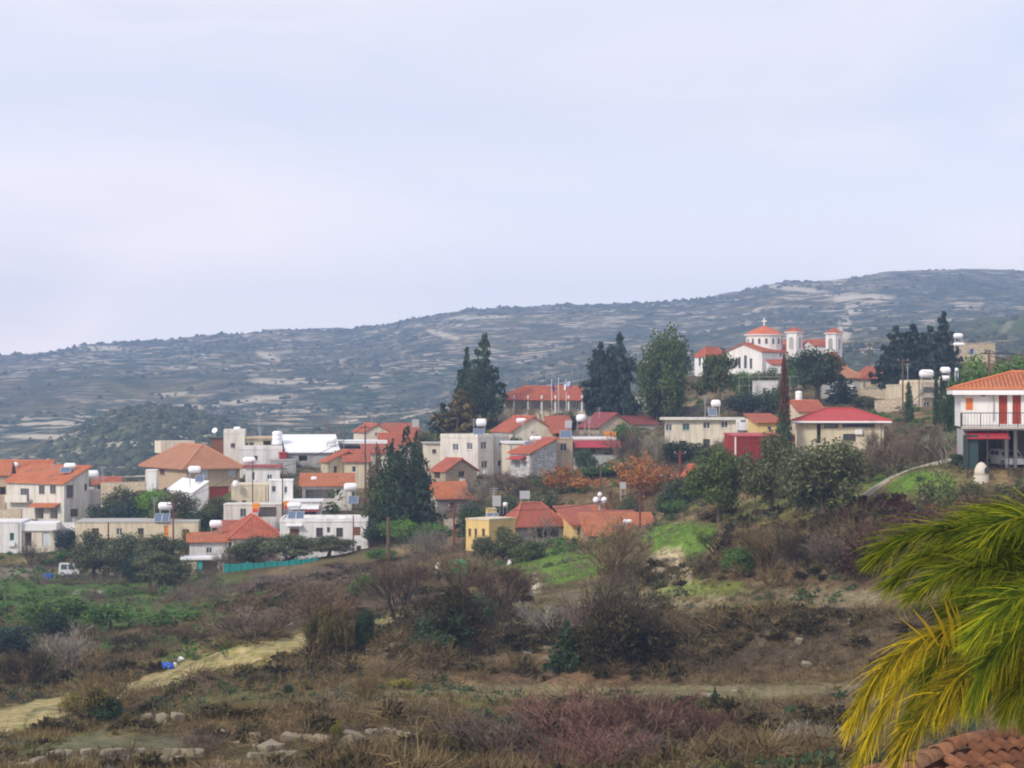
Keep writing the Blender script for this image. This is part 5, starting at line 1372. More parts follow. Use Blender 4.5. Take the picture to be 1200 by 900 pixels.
T('scrub', 60, 690, 735, 100, 'muted green leafy shrub bank at the left edge', 'fol_green', None)
T('scrub', 130, 700, 742, 90, 'muted green leafy shrub left of centre of the green bank', 'fol_green', None)
T('scrub', 205, 708, 735, 90, 'dark green long low shrub on the green bank', 'fol_green', None)
T('bush', 60, 705, 755, 46, 'darker upright shrub in the green bank at left', 'fol_dark', None)
T('bare_bush', 78, 720, 790, 60, 'pale grey bare shrub above the sandy track', 'twig_grey', None)
T('bare_bush', 30, 752, 805, 80, 'dark bare thicket at the left edge above the sandy track', 'twig_dark', None)
T('bare_bush', 155, 735, 765, 70, 'dark purple scrub above the blue tarpaulin', 'twig_dark', None)
T('bare_bush', 225, 728, 755, 80, 'purple-brown scrub right of the dark purple scrub', 'twig_maroon', None)
T('bare_bush', 300, 705, 750, 110, 'wide purple-brown scrub above the pale meadow', 'twig_purple', None)
T('bare_bush', 375, 680, 735, 110, 'maroon scrub slope above the ivy stumps', 'twig_maroon', None)
T('scrub', 55, 770, 800, 40, 'little grey-green shrub at left above the track', 'fol_olive', None)
T('bush', 10, 725, 770, 60, 'bluish green shrub at the left frame edge', 'fol_bluish', None)
T('bare_bush', 118, 763, 846, 92, 'large brown leafless bush beside the sandy track at left', 'twig_brown', None)
T('leafy', 112, 788, 838, 40, 'orange-brown inner leaves of the brown bush beside the track', 'fol_rusty', None)
T('bush', 84, 806, 834, 32, 'yellow-green low bush left of the brown bush by the track', 'fol_yellowish', None)
T('bush', 122, 812, 850, 40, 'black-green ivy mound at the foot of the brown bush by the track', 'fol_dark', None)
# ivy stumps and middle slope
T('olive', 367, 716, 770, 20, 'leftmost ivy-covered stump tree above the rocky bank', 'fol_brown', None)
T('olive', 384, 710, 773, 25, 'second ivy-covered stump tree with yellowish top', 'fol_brown', None)
T('olive', 406, 714, 768, 19, 'third, thinnest ivy-covered stump tree', 'fol_brown', None)
T('olive', 427, 713, 768, 27, 'darkest ivy-covered stump tree at the right of its row', 'fol_dark', None)
T('bare_tree', 466, 642, 727, 100, 'large purple-brown bare tree with forked trunk above the meadow', 'twig_dark', None)
T('bare_bush', 466, 646, 712, 78, 'fine purple mass of twigs around the forked bare tree', 'twig_maroon', None)
T('bush', 428, 665, 705, 36, 'green shrub at the left foot of the forked bare tree', 'fol_pine', None)
T('bare_bush', 535, 668, 770, 100, 'dark twigs around the big central thicket', 'twig_dark', None)
T('ficus', 535, 684, 768, 66, 'big dark brown-green thicket tree in the centre of the slope', 'fol_bramble', None)
T('bush', 515, 700, 770, 70, 'black-green lower thicket at the left of the big central thicket', 'fol_dark', None)
T('bush', 553, 690, 745, 60, 'dull green upper thicket of the central slope', 'fol_dark', None)
T('bare_bush', 590, 645, 715, 80, 'reddish bare tree right of the central thicket', 'twig_maroon', None)
T('bare_bush', 540, 640, 690, 90, 'pinkish-brown bare thicket under the stone ruin', 'twig_brown', None)
T('bare_bush', 498, 610, 655, 60, 'pinkish grey bare tree left of the stone ruin', 'twig_grey', 225)
T('bare_tree', 588, 690, 745, 40, 'thin dark bare tree below the reddish bare tree', 'twig_dark', None)
T('bare_bush', 650, 690, 745, 90, 'pale grey-mauve bare thicket in the centre right', 'twig_grey', None)
T('bare_bush', 715, 598, 665, 80, 'grey-brown bare bush between the two bright green lawns', 'twig_brown', 172)
T('bare_bush', 722, 650, 775, 110, 'huge dark purple bare bush right of centre', 'twig_dark', None)
T('bare_bush', 700, 665, 760, 80, 'mauve twigs on the left flank of the huge dark bush', 'twig_purple', None)
T('bare_bush', 755, 695, 778, 90, 'dark bramble on the right flank of the huge dark bush', 'twig_dark', None)
T('bush', 728, 692, 782, 66, 'blackish leafy core at the foot of the huge dark bush', 'fol_bramble', None)
T('bush', 700, 710, 784, 50, 'dark mauve leafy skirt at the left of the huge dark bush', 'fol_bramble', None)
T('bush', 770, 712, 780, 60, 'dark leafy bramble trailing right from the huge dark bush', 'fol_bramble', None)
T('scrub', 112, 790, 850, 46, 'brown leafy core of the big bush beside the sandy track', 'fol_brown', None)
T('conifer', 664, 728, 788, 36, 'small dark green conical shrub left of the huge dark bush', 'fol_dark', None)
T('bare_bush', 430, 782, 822, 36, 'small dark brown shrub below the ivy stumps', 'twig_brown', None)
T('scrub', 470, 790, 808, 40, 'yellowish low shrub on the central terrace', 'fol_yellowish', None)
T('scrub', 396, 843, 868, 22, 'small yellow-green tuft on the lower left slope', 'fol_yellowish', None)
T('scrub', 338, 798, 818, 20, 'lone dark green tuft below the meadow edge', 'fol_dark', None)
T('conifer', 838, 806, 838, 18, 'small dark upright juniper on the lower terrace', 'fol_dark', None)
T('scrub', 830, 826, 846, 50, 'low brown-green cushion shrub under the juniper', 'fol_brown', None)
# olives at right of centre and their slope
T('olive', 842, 528, 612, 66, 'left round olive of the three big olives below the red yard shed', 'fol_pine', None)
T('olive', 902, 510, 606, 70, 'middle and tallest of the three big olives, in front of the warehouse', 'fol_olive', None)
T('olive', 967, 514, 612, 94, 'broadest rightmost one of the three big olives', 'fol_olive', None)
T('olive', 940, 540, 606, 44, 'small olive filling the gap between the two right big olives', 'fol_olive', None)
T('bush', 868, 633, 675, 40, 'dark green round bush below the middle big olive', 'fol_green', None)
T('bare_bush', 840, 610, 650, 50, 'dark bare bramble below the left big olive', 'twig_dark', None)
T('bare_bush', 900, 604, 672, 74, 'brown bare bush in front of the middle big olive', 'twig_brown', None)
T('bare_bush', 935, 608, 668, 70, 'dark mauve bare bush below the rightmost big olive', 'twig_dark', None)
T('bare_bush', 905, 655, 690, 40, 'pale brown dry bush right of the dark green round bush', 'twig_brown', None)
T('bare_bush', 975, 618, 672, 70, 'mauve bramble bank left of the maroon thicket', 'twig_purple', None)
T('bare_bush', 1030, 600, 672, 90, 'left part of the big maroon bramble thicket', 'twig_maroon', None)
T('bare_bush', 1080, 580, 668, 100, 'middle part of the big maroon bramble thicket', 'twig_maroon', None)
T('bare_bush', 1140, 566, 660, 110, 'right part of the big maroon bramble thicket', 'twig_maroon', None)
T('bare_bush', 1195, 560, 650, 100, 'maroon bramble thicket at the right frame edge', 'twig_maroon', None)
T('bush', 1045, 596, 660, 80, 'dark maroon upper leafage in the left half of the maroon thicket', 'fol_maroon', None)
T('bush', 1130, 580, 640, 90, 'dark maroon upper leafage right of the thicket middle', 'fol_maroon', None)
T('bush', 1205, 568, 640, 90, 'dark maroon leafage at the right frame edge', 'fol_maroon', None)
T('bush', 1022, 608, 675, 70, 'dark maroon leafy core at the left end of the maroon thicket', 'fol_maroon', None)
T('bush', 1090, 584, 640, 100, 'dark maroon leafy core in the middle of the maroon thicket', 'fol_maroon', None)
T('bush', 1165, 572, 650, 110, 'dark maroon leafy core at the right end of the maroon thicket', 'fol_maroon', None)
T('bush', 1060, 612, 672, 70, 'blackish leafy underbrush in the maroon thicket', 'fol_rusty', None)
T('bush', 1130, 596, 668, 80, 'dark reddish underbrush right in the maroon thicket', 'fol_rusty', None)
T('scrub', 1095, 546, 574, 60, 'grey-green low shrub before the right-edge house', 'fol_olive', 143)
T('scrub', 1140, 553, 576, 60, 'grey-green low shrub under the white oven', 'fol_olive', 141)
T('scrub', 1185, 545, 574, 60, 'grey-green low shrub under the carport at the right edge', 'fol_olive', 141)
T('scrub', 1115, 556, 584, 50, 'olive shrub lower left of the oven hedge', 'fol_pine', 140)
T('bare_bush', 1045, 500, 562, 80, 'purple bare thicket right of the rightmost big olive', 'twig_purple', 178)
T('bare_bush', 1010, 512, 565, 60, 'dark purple bare thicket touching the rightmost big olive', 'twig_purple', 176)
T('bare_bush', 1085, 505, 552, 60, 'grey-mauve bare thicket left of the right-edge house', 'twig_purple', 172)
T('bare_tree', 1108, 495, 552, 74, 'pale grey leafless tree against the corner of the right-edge house', 'twig_grey', 160)
T('bare_bush', 1028, 485, 540, 26, 'dark thin bare tree at the right end of the warehouse', 'twig_dark', 200)
T('bush', 1124, 528, 552, 22, 'dark bush at the left foot of the right-edge house', 'fol_dark', 153)
# foreground red twigs
T('bare_bush', 655, 800, 905, 130, 'left part of the crimson-tipped bare shrub at the bottom', 'twig_red', 84)
T('bare_bush', 735, 788, 908, 160, 'middle and tallest part of the crimson-tipped bare shrub at the bottom', 'twig_red', 82)
T('bare_bush', 800, 806, 908, 110, 'right part of the crimson-tipped bare shrub at the bottom', 'twig_red', 83)
T('bare_bush', 580, 832, 908, 130, 'low mauve bare shrub at the bottom left of the crimson one', 'twig_purple', 80)
T('bare_bush', 690, 835, 925, 170, 'nearest low mauve-red bare shrub at the bottom edge below the crimson one', 'twig_red', 74)
T('bare_bush', 790, 842, 925, 130, 'nearest mauve twigs at the bottom edge right of the crimson shrub', 'twig_purple', 74)
T('bare_bush', 940, 840, 910, 90, 'pale grey twiggy shrub at the bottom beside the palm', 'twig_grey', 80)
T('scrub', 730, 868, 900, 60, 'yellow-leaved sprig in front of the crimson bare shrub', 'fol_yellowish', 79)
T('bare_bush', 240, 850, 908, 70, 'dark mauve bare shrub before the stone terrace at lower left', 'twig_purple', 80)
T('bare_bush', 120, 872, 910, 60, 'low dark bare shrub before the stone terrace at the lower left corner', 'twig_dark', 78)
# ------------------------------------------------------------------ things on roofs and in yards
HEAT = 'white water tanks on the village roofs'
def heater(px, py, w, h, D, base, label, panel=None, kind='h', frame=True):
    """water tank centred on (px, py); base = row of the roof under it; panel = (column, row, width, height)"""
    r = root_at('water_heater' if panel else 'water_tank', label, 'water tank', W(px, base, D), 0, HEAT)
    c = W(px, py, D); wm = w / F * D; hm = h / F * D; zb = (HY - base) / F * D - .25
    mb = MB()
    if kind == 'h':
        R_ = hm / 2; L = max(wm, hm * 1.05)
        mb.lathe(c - Vector((L / 2, 0, 0)), (1, 0.12, 0), [(0, R_ * .45), (.06 * L, R_ * .8), (.16 * L, R_), (.84 * L, R_), (.94 * L, R_ * .8), (L, R_ * .45)], 14)
    elif kind == 'b':
        R_ = wm / 2; mb.lathe(c - Vector((0, 0, hm / 2)), (0, 0, 1), [(0, R_ * .5), (hm * .12, R_ * .86), (hm * .35, R_), (hm * .65, R_), (hm * .88, R_ * .86), (hm, R_ * .4)], 14)
    elif kind == 'v':
        R_ = wm / 2
        mb.lathe(c - Vector((0, 0, hm / 2)), (0, 0, 1), [(0, R_ * .95), (hm * .04, R_), (hm * .30, R_), (hm * .33, R_ * .93), (hm * .36, R_), (hm * .63, R_), (hm * .66, R_ * .93), (hm * .69, R_), (hm * .92, R_), (hm, R_ * .5)], 14)
    elif kind == 'x':
        mb.box(c, wm, wm * .8, hm)
    mb.build('tank', 'galvanised' if kind == 'x' else 'tank_white', r, kind != 'x')
    zt = c.z - hm / 2 + .08
    if zt - zb > .2:
        st = MB()
        for a in (-.36, .36):
            for b_ in (-.3, .3):
                st.tube([Vector((c.x + a * wm, c.y + b_ * .9, zb)), Vector((c.x + a * wm, c.y + b_ * .9, zt))], .035, 4)
            st.tube([Vector((c.x + a * wm, c.y - .3, zb + (zt - zb) * .3)), Vector((c.x + a * wm, c.y + .3, zt))], .025, 4)
        st.tube([Vector((c.x - .36 * wm, c.y - .3, zt - .05)), Vector((c.x + .36 * wm, c.y - .3, zt - .05))], .03, 4)
        st.build('stand', 'galvanised', r)
    if panel:
        qx, qy, qw, qh = panel; q = W(qx, qy, D - .9); a = qw / F * D; b_ = qh / F * D * 1.35
        n = max(1, round(a / 1.2))
        for k in range(n):
            cc = q + Vector(((k - (n - 1) / 2) * a / n, 0, 0))
            mb = MB(); mb.box(cc, a / n * .94, b_, .08, 0, R(42)); po = mb.build('panel', 'solar_blue', r)
            fr = MB()
            m3 = Matrix.Rotation(R(42), 3, 'X')
            for s_ in (-1, 1):
                fr.box(cc + m3 @ Vector((s_ * a / n * .47, 0, .02)), .06, b_ * 1.02, .12, 0, R(42))
                fr.box(cc + m3 @ Vector((0, s_ * b_ * .5, .02)), a / n, .06, .12, 0, R(42))
            fr.build('frame', 'galvanised', po)
heater(82, 546, 14, 7, 304, 552, 'white tank with solar panel on the orange roof of the cream villa', (77, 551, 13, 6))
heater(15, 545, 13, 7, 336, 551, 'white tank with solar panel on the roof behind the cream villa', (10, 549, 11, 5))
heater(108, 556, 15, 10, 309, 564, 'big white tank at the gable of the cream villa')
heater(193.5, 593, 16, 9, 279, 613, 'big white tank on a stand over the long low cream house', (190, 607, 17, 10))
heater(228, 550, 15, 8, 294, 578, 'white tank on a tall stand in front of the tan house wall', (234, 561, 10, 8))
heater(325, 513, 12, 16, 325, 527, 'tall ribbed white tank at the right end of the stepped white block', None, 'v')
heater(276, 567, 7, 8, 287, 572, 'short white tank at the corner of the beige wall block', None, 'b')
heater(292, 539.5, 15, 8, 300, 546, 'white tank on the dark red roof edge right of the tan house')
heater(388, 516, 13, 8, 325, 522, 'white tank on the white roof sheets')
heater(411, 571, 16, 10, 285, 592, 'large white tank on a stand left of the tallest village tree', (414, 586, 12, 9))
heater(345, 592, 17, 7, 262, 608, 'white tank on the roof of the white house with brown shutters', (347, 604, 19, 9))
heater(253, 614, 15, 9, 270, 622, 'white tank left of the bright red hip roof')
heater(368, 561, 7, 5, 294, 566, 'small white tank on the orange roof under the dark pergola')
heater(402, 607, 8, 5, 262, 610, 'small white tank at the right of the white house roof')
heater(564, 495, 12, 9, 303, 511, 'white tank on a stand over the white apartment block', (561, 507, 13, 9))
heater(611, 493, 12, 6, 320, 499, 'white tank on the ridge of the cream gabled house')
heater(628, 514, 14, 6, 291, 521, 'white tank with tilted panel on the red pent roof', (621, 521, 13, 7))
heater(666, 497, 8, 9, 296, 515, 'grey cistern box with a bright panel on the beige block', (663, 509, 14, 9), 'x')
heater(681, 490, 12, 9, 312, 502, 'round white tank in front of the school wall', None, 'b')
heater(839, 472.5, 11, 8, 286, 489, 'white tank over the roof of the long cream block', (835, 483, 10, 9))
heater(735.5, 611, 11, 5, 225.5, 619, 'white tank with long panel on the bright orange roof', (727, 620, 15, 9))
heater(615, 580, 12, 9, 238, 596, 'pale square cistern on legs behind the weathered red hip roof', None, 'x')
heater(582, 587, 10, 12, 240, 600, 'grey square cistern left of the weathered red hip roof', (577, 605, 14, 7), 'x')
heater(592, 591, 6, 5, 240, 600, 'small white tank right of the grey square cistern', None, 'b')
heater(730, 569, 7, 8, 246, 584, 'small grey tower cistern under the orange autumn trees', None, 'x')
heater(936, 465, 8, 14, 300, 478, 'tall white tank behind the red-topped cypress', None, 'v')
heater(1086, 438, 17, 10, 298, 452, 'big tilted oval white tank over the yellow-cream two storey house')
heater(1108, 434, 12, 8, 288, 452, 'white tank right of the thin cypress pair')
heater(1107, 443, 12, 6, 287, 456, 'lower white tank right of the thin cypress pair')
heater(1121, 433, 4, 4, 226, 445, 'tiny white tank among the green trees by the orange roof', None, 'b')
heater(1123, 393.5, 11, 6, 315, 402, 'upper white tank beside the tallest crest pine')
heater(1124, 403.5, 14, 4, 314, 410, 'flat white tank beside the tallest crest pine')
heater(278, 502.5, 8, 5, 332, 508, 'white tank on top of the stepped white block')
heater(514, 663, 8, 9, 205, 670, 'white plastic tank beside the green container', None, 'b')
heater(487, 496, 8, 9, 352, 505, 'white chimney-like tank right of the red-roofed house at the village top', None, 'x')
# three white balls on a post
r = root_at('water_tank', 'cluster of three round white tanks on a post behind the red roofs', 'water tank', W(706, 606, 240), 0, HEAT)
for (x, y, q) in ((698.5, 586, 7.5), (708, 586, 7.5), (703, 579.5, 5.5)):
    mb = MB(); c = W(x, y, 240); Rr = q / 2 / F * 240 * 1.05
    mb.lathe(c - Vector((0, 0, Rr)), (0, 0, 1), [(0, Rr * .2), (Rr * .3, Rr * .72), (Rr, Rr), (Rr * 1.7, Rr * .72), (Rr * 2, Rr * .2)], 14); mb.build('tank', 'tank_white', r, True)
mb = MB(); mb.tube([W(703, 612, 240.3), W(703, 582, 240.3)], .16, 6); mb.tube([W(697, 590, 240.2), W(709, 590, 240.2)], .07, 5); mb.build('stand', 'galvanised', r)
for (px, py, D, q, lab) in ((252, 505, 331, 7, 'pale dish on the roof edge left of the stepped white block'), (1012, 0, 0, 0, None)):
    if not lab: continue
    r = root_at('satellite_dish', lab, 'satellite dish', W(px, py + 6, D)); mb = MB(); Rr = q / 2 / F * D
    mb.lathe(W(px, py, D), (-.3, -.8, .5), [(0, Rr * .1), (Rr * .12, Rr * .6), (Rr * .35, Rr), (Rr * .38, Rr), (Rr * .2, Rr * .6), (Rr * .1, .02)], 14); mb.build('dish', 'tank_white', r, True)
    mb = MB(); mb.tube([W(px, py, D + .1), W(px, py + 9, D + .2)], .05, 5); mb.build('mast', 'galvanised', r)

# utility poles and wires
POLES = 'utility poles in the village'
TOPS = {}
def pole(key, px, top, base, D, label, mat='pole_wood', arm=1.6, r_=.13):
    g = on_ground(px, base, D); t = W(px, top, D)
    r = root_at('utility_pole', label, 'utility pole', g, 0, POLES)
    mb = MB(); mb.tube([g - Vector((0, 0, .8)), t], [r_, r_ * .75], 8); mb.build('post', mat, r)
    if arm:
        mb = MB(); mb.box(t - Vector((0, 0, .35)), arm, .1, .12, R(15)); mb.build('crossarm', mat, r)
        for s_ in (-.45, 0, .45):
            mb = MB(); q = t + Vector((s_ * arm, s_ * arm * .26, -.28)); mb.lathe(q, (0, 0, 1), [(0, .05), (.06, .08), (.12, .05), (.2, .06)], 8); mb.build('insulator', 'galvanised', r)
    TOPS[key] = t - Vector((0, 0, .1))
pole('a', 203, 588, 662, 262, 'reddish pole in front of the long low cream house', 'pole_rust')
pole('b', 127, 612, 672, 268, 'reddish pole in front of the low olive hedge at left', 'pole_rust', 0)
pole('c', 296, 540, 600, 284, 'thin pole beside the orange sign of the shop front', 'pole_wood', 0, .1)
pole('d', 331, 546, 612, 279, 'thin dark pole right of the shop front', 'pole_wood', 1.2, .1)
pole('e', 428, 498, 585, 281, 'dark pole just left of the tallest village tree', 'pole_wood')
pole('f', 414, 604, 668, 253, 'thin rusty pole in front of the white house with teal base', 'pole_rust', 0, .09)
pole('g', 455, 606, 668, 238, 'stout pole right of the teal-based white house', 'pole_wood', 0, .24)
pole('h', 532, 590, 655, 228, 'pole in front of the stone ruin', 'pole_rust', 1.2)
pole('i', 704, 544, 606, 250, 'dark pole rising behind the three white ball tanks', 'pole_wood', 1.0)
pole('j', 750, 575, 622, 214, 'rusty pole in front of the bright orange roof', 'pole_rust', 0, .11)
pole('k', 797, 528, 585, 238, 'rusty pole left of the tiny white cottage', 'pole_rust', 1.4, .2)
pole('l', 781, 555, 600, 232, 'dark pole in the thicket beside the rightmost orange tree', 'pole_wood', 1.3)
pole('m', 1058, 420, 500, 285, 'dark pole left of the single slim cypress', 'pole_wood')
pole('n', 1159, 410, 470, 200, 'dark pole behind the orange roof at the right edge', 'pole_wood')
pole('o', 1019, 402, 445, 345, 'thin pole between the church and the crest pines', 'pole_wood', 1.2)
pole('p', 536, 490, 520, 326, 'pole on the lawn below the scraggy conifers', 'pole_wood', 0, .1)
pole('q', 770, 488, 512, 300, 'short pole left of the long cream block', 'pole_wood', 0, .1)
pole('s', 1077, 443, 492, 292, 'slim pole at the outside stair of the yellow-cream house', 'pole_rust', 0, .09)
def wire(a, b_, lab, sag=1.0, r_=.032, grp='overhead wires between the poles'):
    r = tag(None or MB_wire(a, b_, sag, r_), lab, 'wire', grp)
def MB_wire(a, b_, sag, r_):
    mb = MB(); pts = []
    for i in range(15):
        t = i / 14; p = a.lerp(b_, t); pts.append(p - Vector((0, 0, 4 * sag * t * (1 - t))))
    mb.tube(pts, r_, 4, False)
    return mb.build('overhead_wire', 'wire_black')
off = Vector((0, 0, -.45))
wire(TOPS['m'], TOPS['n'], 'upper wire running from the crest pole to the pole behind the orange roof')
wire(TOPS['m'] + off, TOPS['n'] + off * 2, 'lower wire running from the crest pole to the pole behind the orange roof', 1.4)
wire(TOPS['n'], W(1300, 408, 190), 'upper wire leaving the frame at the right edge', .6)
wire(TOPS['n'] + off, W(1300, 424, 190), 'middle wire leaving the frame at the right edge', .6)
wire(TOPS['n'] + off * 2, W(1300, 436, 190), 'lowest wire leaving the frame at the right edge', .6)
wire(TOPS['k'], TOPS['l'], 'wire between the two poles beside the tiny white cottage', .4)
wire(TOPS['l'], TOPS['j'], 'wire dropping to the rusty pole before the orange roof', .4)
wire(TOPS['h'], TOPS['j'], 'wire crossing in front of the yellow house', 1.2)
wire(TOPS['a'], TOPS['c'], 'wire above the bright red hip roof', .6)
wire(TOPS['d'], TOPS['e'], 'wire above the dark pergola', .7)
wire(TOPS['o'], TOPS['m'], 'wire right of the church bell tower', .8)

# flagpoles of the school
def flagpole(px, top, base, D, label):
    r = root_at('flagpole', label, 'flagpole', W(px, base, D)); mb = MB(); mb.tube([W(px, base, D) - Vector((0, 0, .6)), W(px, top, D)], .05, 6); mb.build('pole', 'white_paint', r)
    mb = MB(); c = W(px, top, D); mb.lathe(c, (0, 0, 1), [(0, .05), (.08, .11), (.16, .05)], 8); mb.build('finial', 'white_paint', r)
flagpole(646.5, 446, 492, 337, 'leftmost white flagpole before the school, with a hanging dark blue flag')
flagpole(654.5, 444, 492, 337, 'middle bare white flagpole before the school')
flagpole(663.5, 446, 492, 337, 'rightmost white flagpole before the school, flying the striped flag')
def cloth(name, label, px, py, D, w, h, cells, lean):
    """small grid flag; cells(i, j) chooses the colour of each patch"""
    nx, ny = 18, 18; mb = MB(); o = W(px, py, D); wm, hm = w / F * D, h / F * D
    def pt(i, j):
        u, v = i / nx, j / ny
        return o + Vector((u * wm, .18 * math.sin(u * 6 + v * 2), -v * hm - lean * u * hm + .12 * math.sin(u * 5) * u))
    for i in range(nx):
        for j in range(ny): mb.poly([pt(i, j + 1), pt(i + 1, j + 1), pt(i + 1, j), pt(i, j)], mi=cells(i, j))
    return tag(mb.build(name, ['flag_blue', 'flag_white', 'flag_navy'], None, True), label, 'flag')
def stripes(i, j):
    if i < 7 and j < 10: return 1 if (3 <= i < 4 or 4 <= j < 6) else 0
    return 0 if (j // 2) % 2 == 0 else 1
cloth('flag', 'blue and white striped flag with a white cross in its corner before the school', 663.7, 447, 336.9, 6.5, 7, stripes, -.15)
cloth('flag', 'limp white flag cloth hanging against the rightmost school flagpole', 661, 450, 336.7, 3, 7, lambda i, j: 1, .2)
cloth('flag', 'limp dark blue flag on the leftmost school flagpole', 646.7, 449, 336.9, 3.2, 7.5, lambda i, j: 2, .5)

# church cross light, chainlink court frame in front of the church
r = root_at('sports_fence', 'tall thin white metal frame fence in front of the church trees', 'fence', W(866, 480, 316))
for q in (866, 878, 890, 902, 914, 926, 936):
    mb = MB(); mb.tube([W(q, 484, 316), W(q, 442, 316)], .025, 5); mb.build('post', 'galvanised', r)
mb = MB(); mb.tube([W(866, 442, 316), W(936, 441, 316)], .025, 5); mb.tube([W(866, 452, 316), W(936, 451, 316)], .018, 5); mb.build('rail', 'galvanised', r)
H('house', 'white low building behind the metal frame fence before the church', 888, 326, 3, 447, 478, pr=912, LL=5, wall='white_wall', roof=('flat',), win=[('R', 896, 458, 4, 7, 'wgalvanised'), ('R', 906, 458, 4, 7, 'wgalvanised')])

# teal net fence
TF = [(262, 660, 671, 250.5), (290, 659, 671, 249.5), (318, 657, 670, 249), (346, 655, 667, 248.5), (372, 652, 663, 248.5)]
r = root_at('net_fence', 'teal shade-net fence below the olive row', 'fence', W(262, 671, 250.5))
for a, b_ in zip(TF[:-1], TF[1:]):
    mb = MB(); n = 10
    for k in range(n):
        t0, t1 = k / n, (k + 1) / n
        def g(t, top):
            y = (a[1] if top else a[2]) * (1 - t) + (b_[1] if top else b_[2]) * t; D = a[3] * (1 - t) + b_[3] * t
            p = W(a[0] * (1 - t) + b_[0] * t, y, D); p.y += .07 * math.sin(t * 25); p.z -= (.16 * math.sin(t * math.pi) if top else .25); return p
        mb.poly([g(t0, 0), g(t1, 0), g(t1, 1), g(t0, 1)])
        q = [g(t0, 0), g(t1, 0), g(t1, 1), g(t0, 1)]; mb.poly([p + Vector((0, .012, 0)) for p in q[::-1]])
    mb.build('net', 'teal_net', r)
for q in TF:
    mb = MB(); mb.tube([W(q[0], q[2] + 4, q[3] + .08), W(q[0], q[1] - 1, q[3] + .08)], .05, 5); mb.build('post', 'galvanised', r)
# shop signs
for (px, py, w, h, D, lab) in ((300, 595, 8, 11, 277.5, 'orange and red shop sign on a post before the shop front'), (336, 591.5, 6, 9, 279, 'smaller orange and red sign right of the shop front')):
    r = root_at('shop_sign', lab, 'sign', W(px, py + 12, D)); wm, hm = w / F * D, h / F * D
    mb = MB(); mb.box(W(px, py - h * .2, D), wm, .2, hm * .6); mb.build('sign_panel', 'sign_orange', r)
    mb = MB(); mb.box(W(px, py + h * .3, D), wm, .2, hm * .4); mb.build('lower_panel', 'sign_red', r)
    mb = MB(); mb.tube([W(px, py + h * .5, D), W(px, py + 26, D)], .06, 6); mb.build('post', 'galvanised', r)
for (px, w, D, lab) in ((711.5, 6, 303, 'left orange crate on the terrace in front of the dark red roof'), (719, 5, 303, 'right orange crate on the terrace in front of the dark red roof')):
    r = root_at('crate', lab, 'crate', W(px, 513, D), 0, 'orange crates on the terrace'); wm = w / F * D
    mb = MB()
    for z_ in (0.0, .26, .52): mb.box(W(px, 511, D) + Vector((0, 0, z_)), wm, .7, .2)
    mb.build('slats', 'sign_orange', r)
    mb = MB(); mb.box(W(px, 511, D) + Vector((-wm/2, 0, .26)), .08, .74, .8); mb.box(W(px, 511, D) + Vector((wm/2, 0, .26)), .08, .74, .8); mb.build('end_boards', 'sign_orange', r)
# yard things at left
def barrel(px, base, D, h, mat, lab, grp=None):
    g = on_ground(px, base, D); r = root_at('barrel', lab, 'barrel', g, 0, grp); R_ = h * .34
    mb = MB(); mb.lathe(g - Vector((0, 0, .05)), (0, 0, 1), [(0, R_ * .94), (h * .05, R_), (h * .33, R_), (h * .35, R_ * 1.06), (h * .38, R_), (h * .64, R_), (h * .66, R_ * 1.06), (h * .69, R_), (h * .97, R_), (h, R_ * .92)], 14); mb.build('drum', mat, r)
    mb = MB(); mb.lathe(g + Vector((R_ * .5, 0, h - .06)), (0, 0, 1), [(0, .06), (.05, .05)], 8); mb.build('bung', 'dark_metal', r)
barrel(55, 666, 262, 1.0, 'blue_plastic', 'left dark blue barrel in the yard below the carport', 'blue barrels in the yard')
barrel(60, 666, 261.5, 1.0, 'blue_plastic', 'dark blue barrel close to the right of the left one in the yard', 'blue barrels in the yard')
barrel(80, 664, 262, .8, 'blue_plastic', 'single blue barrel near the parked van', 'blue barrels in the yard')
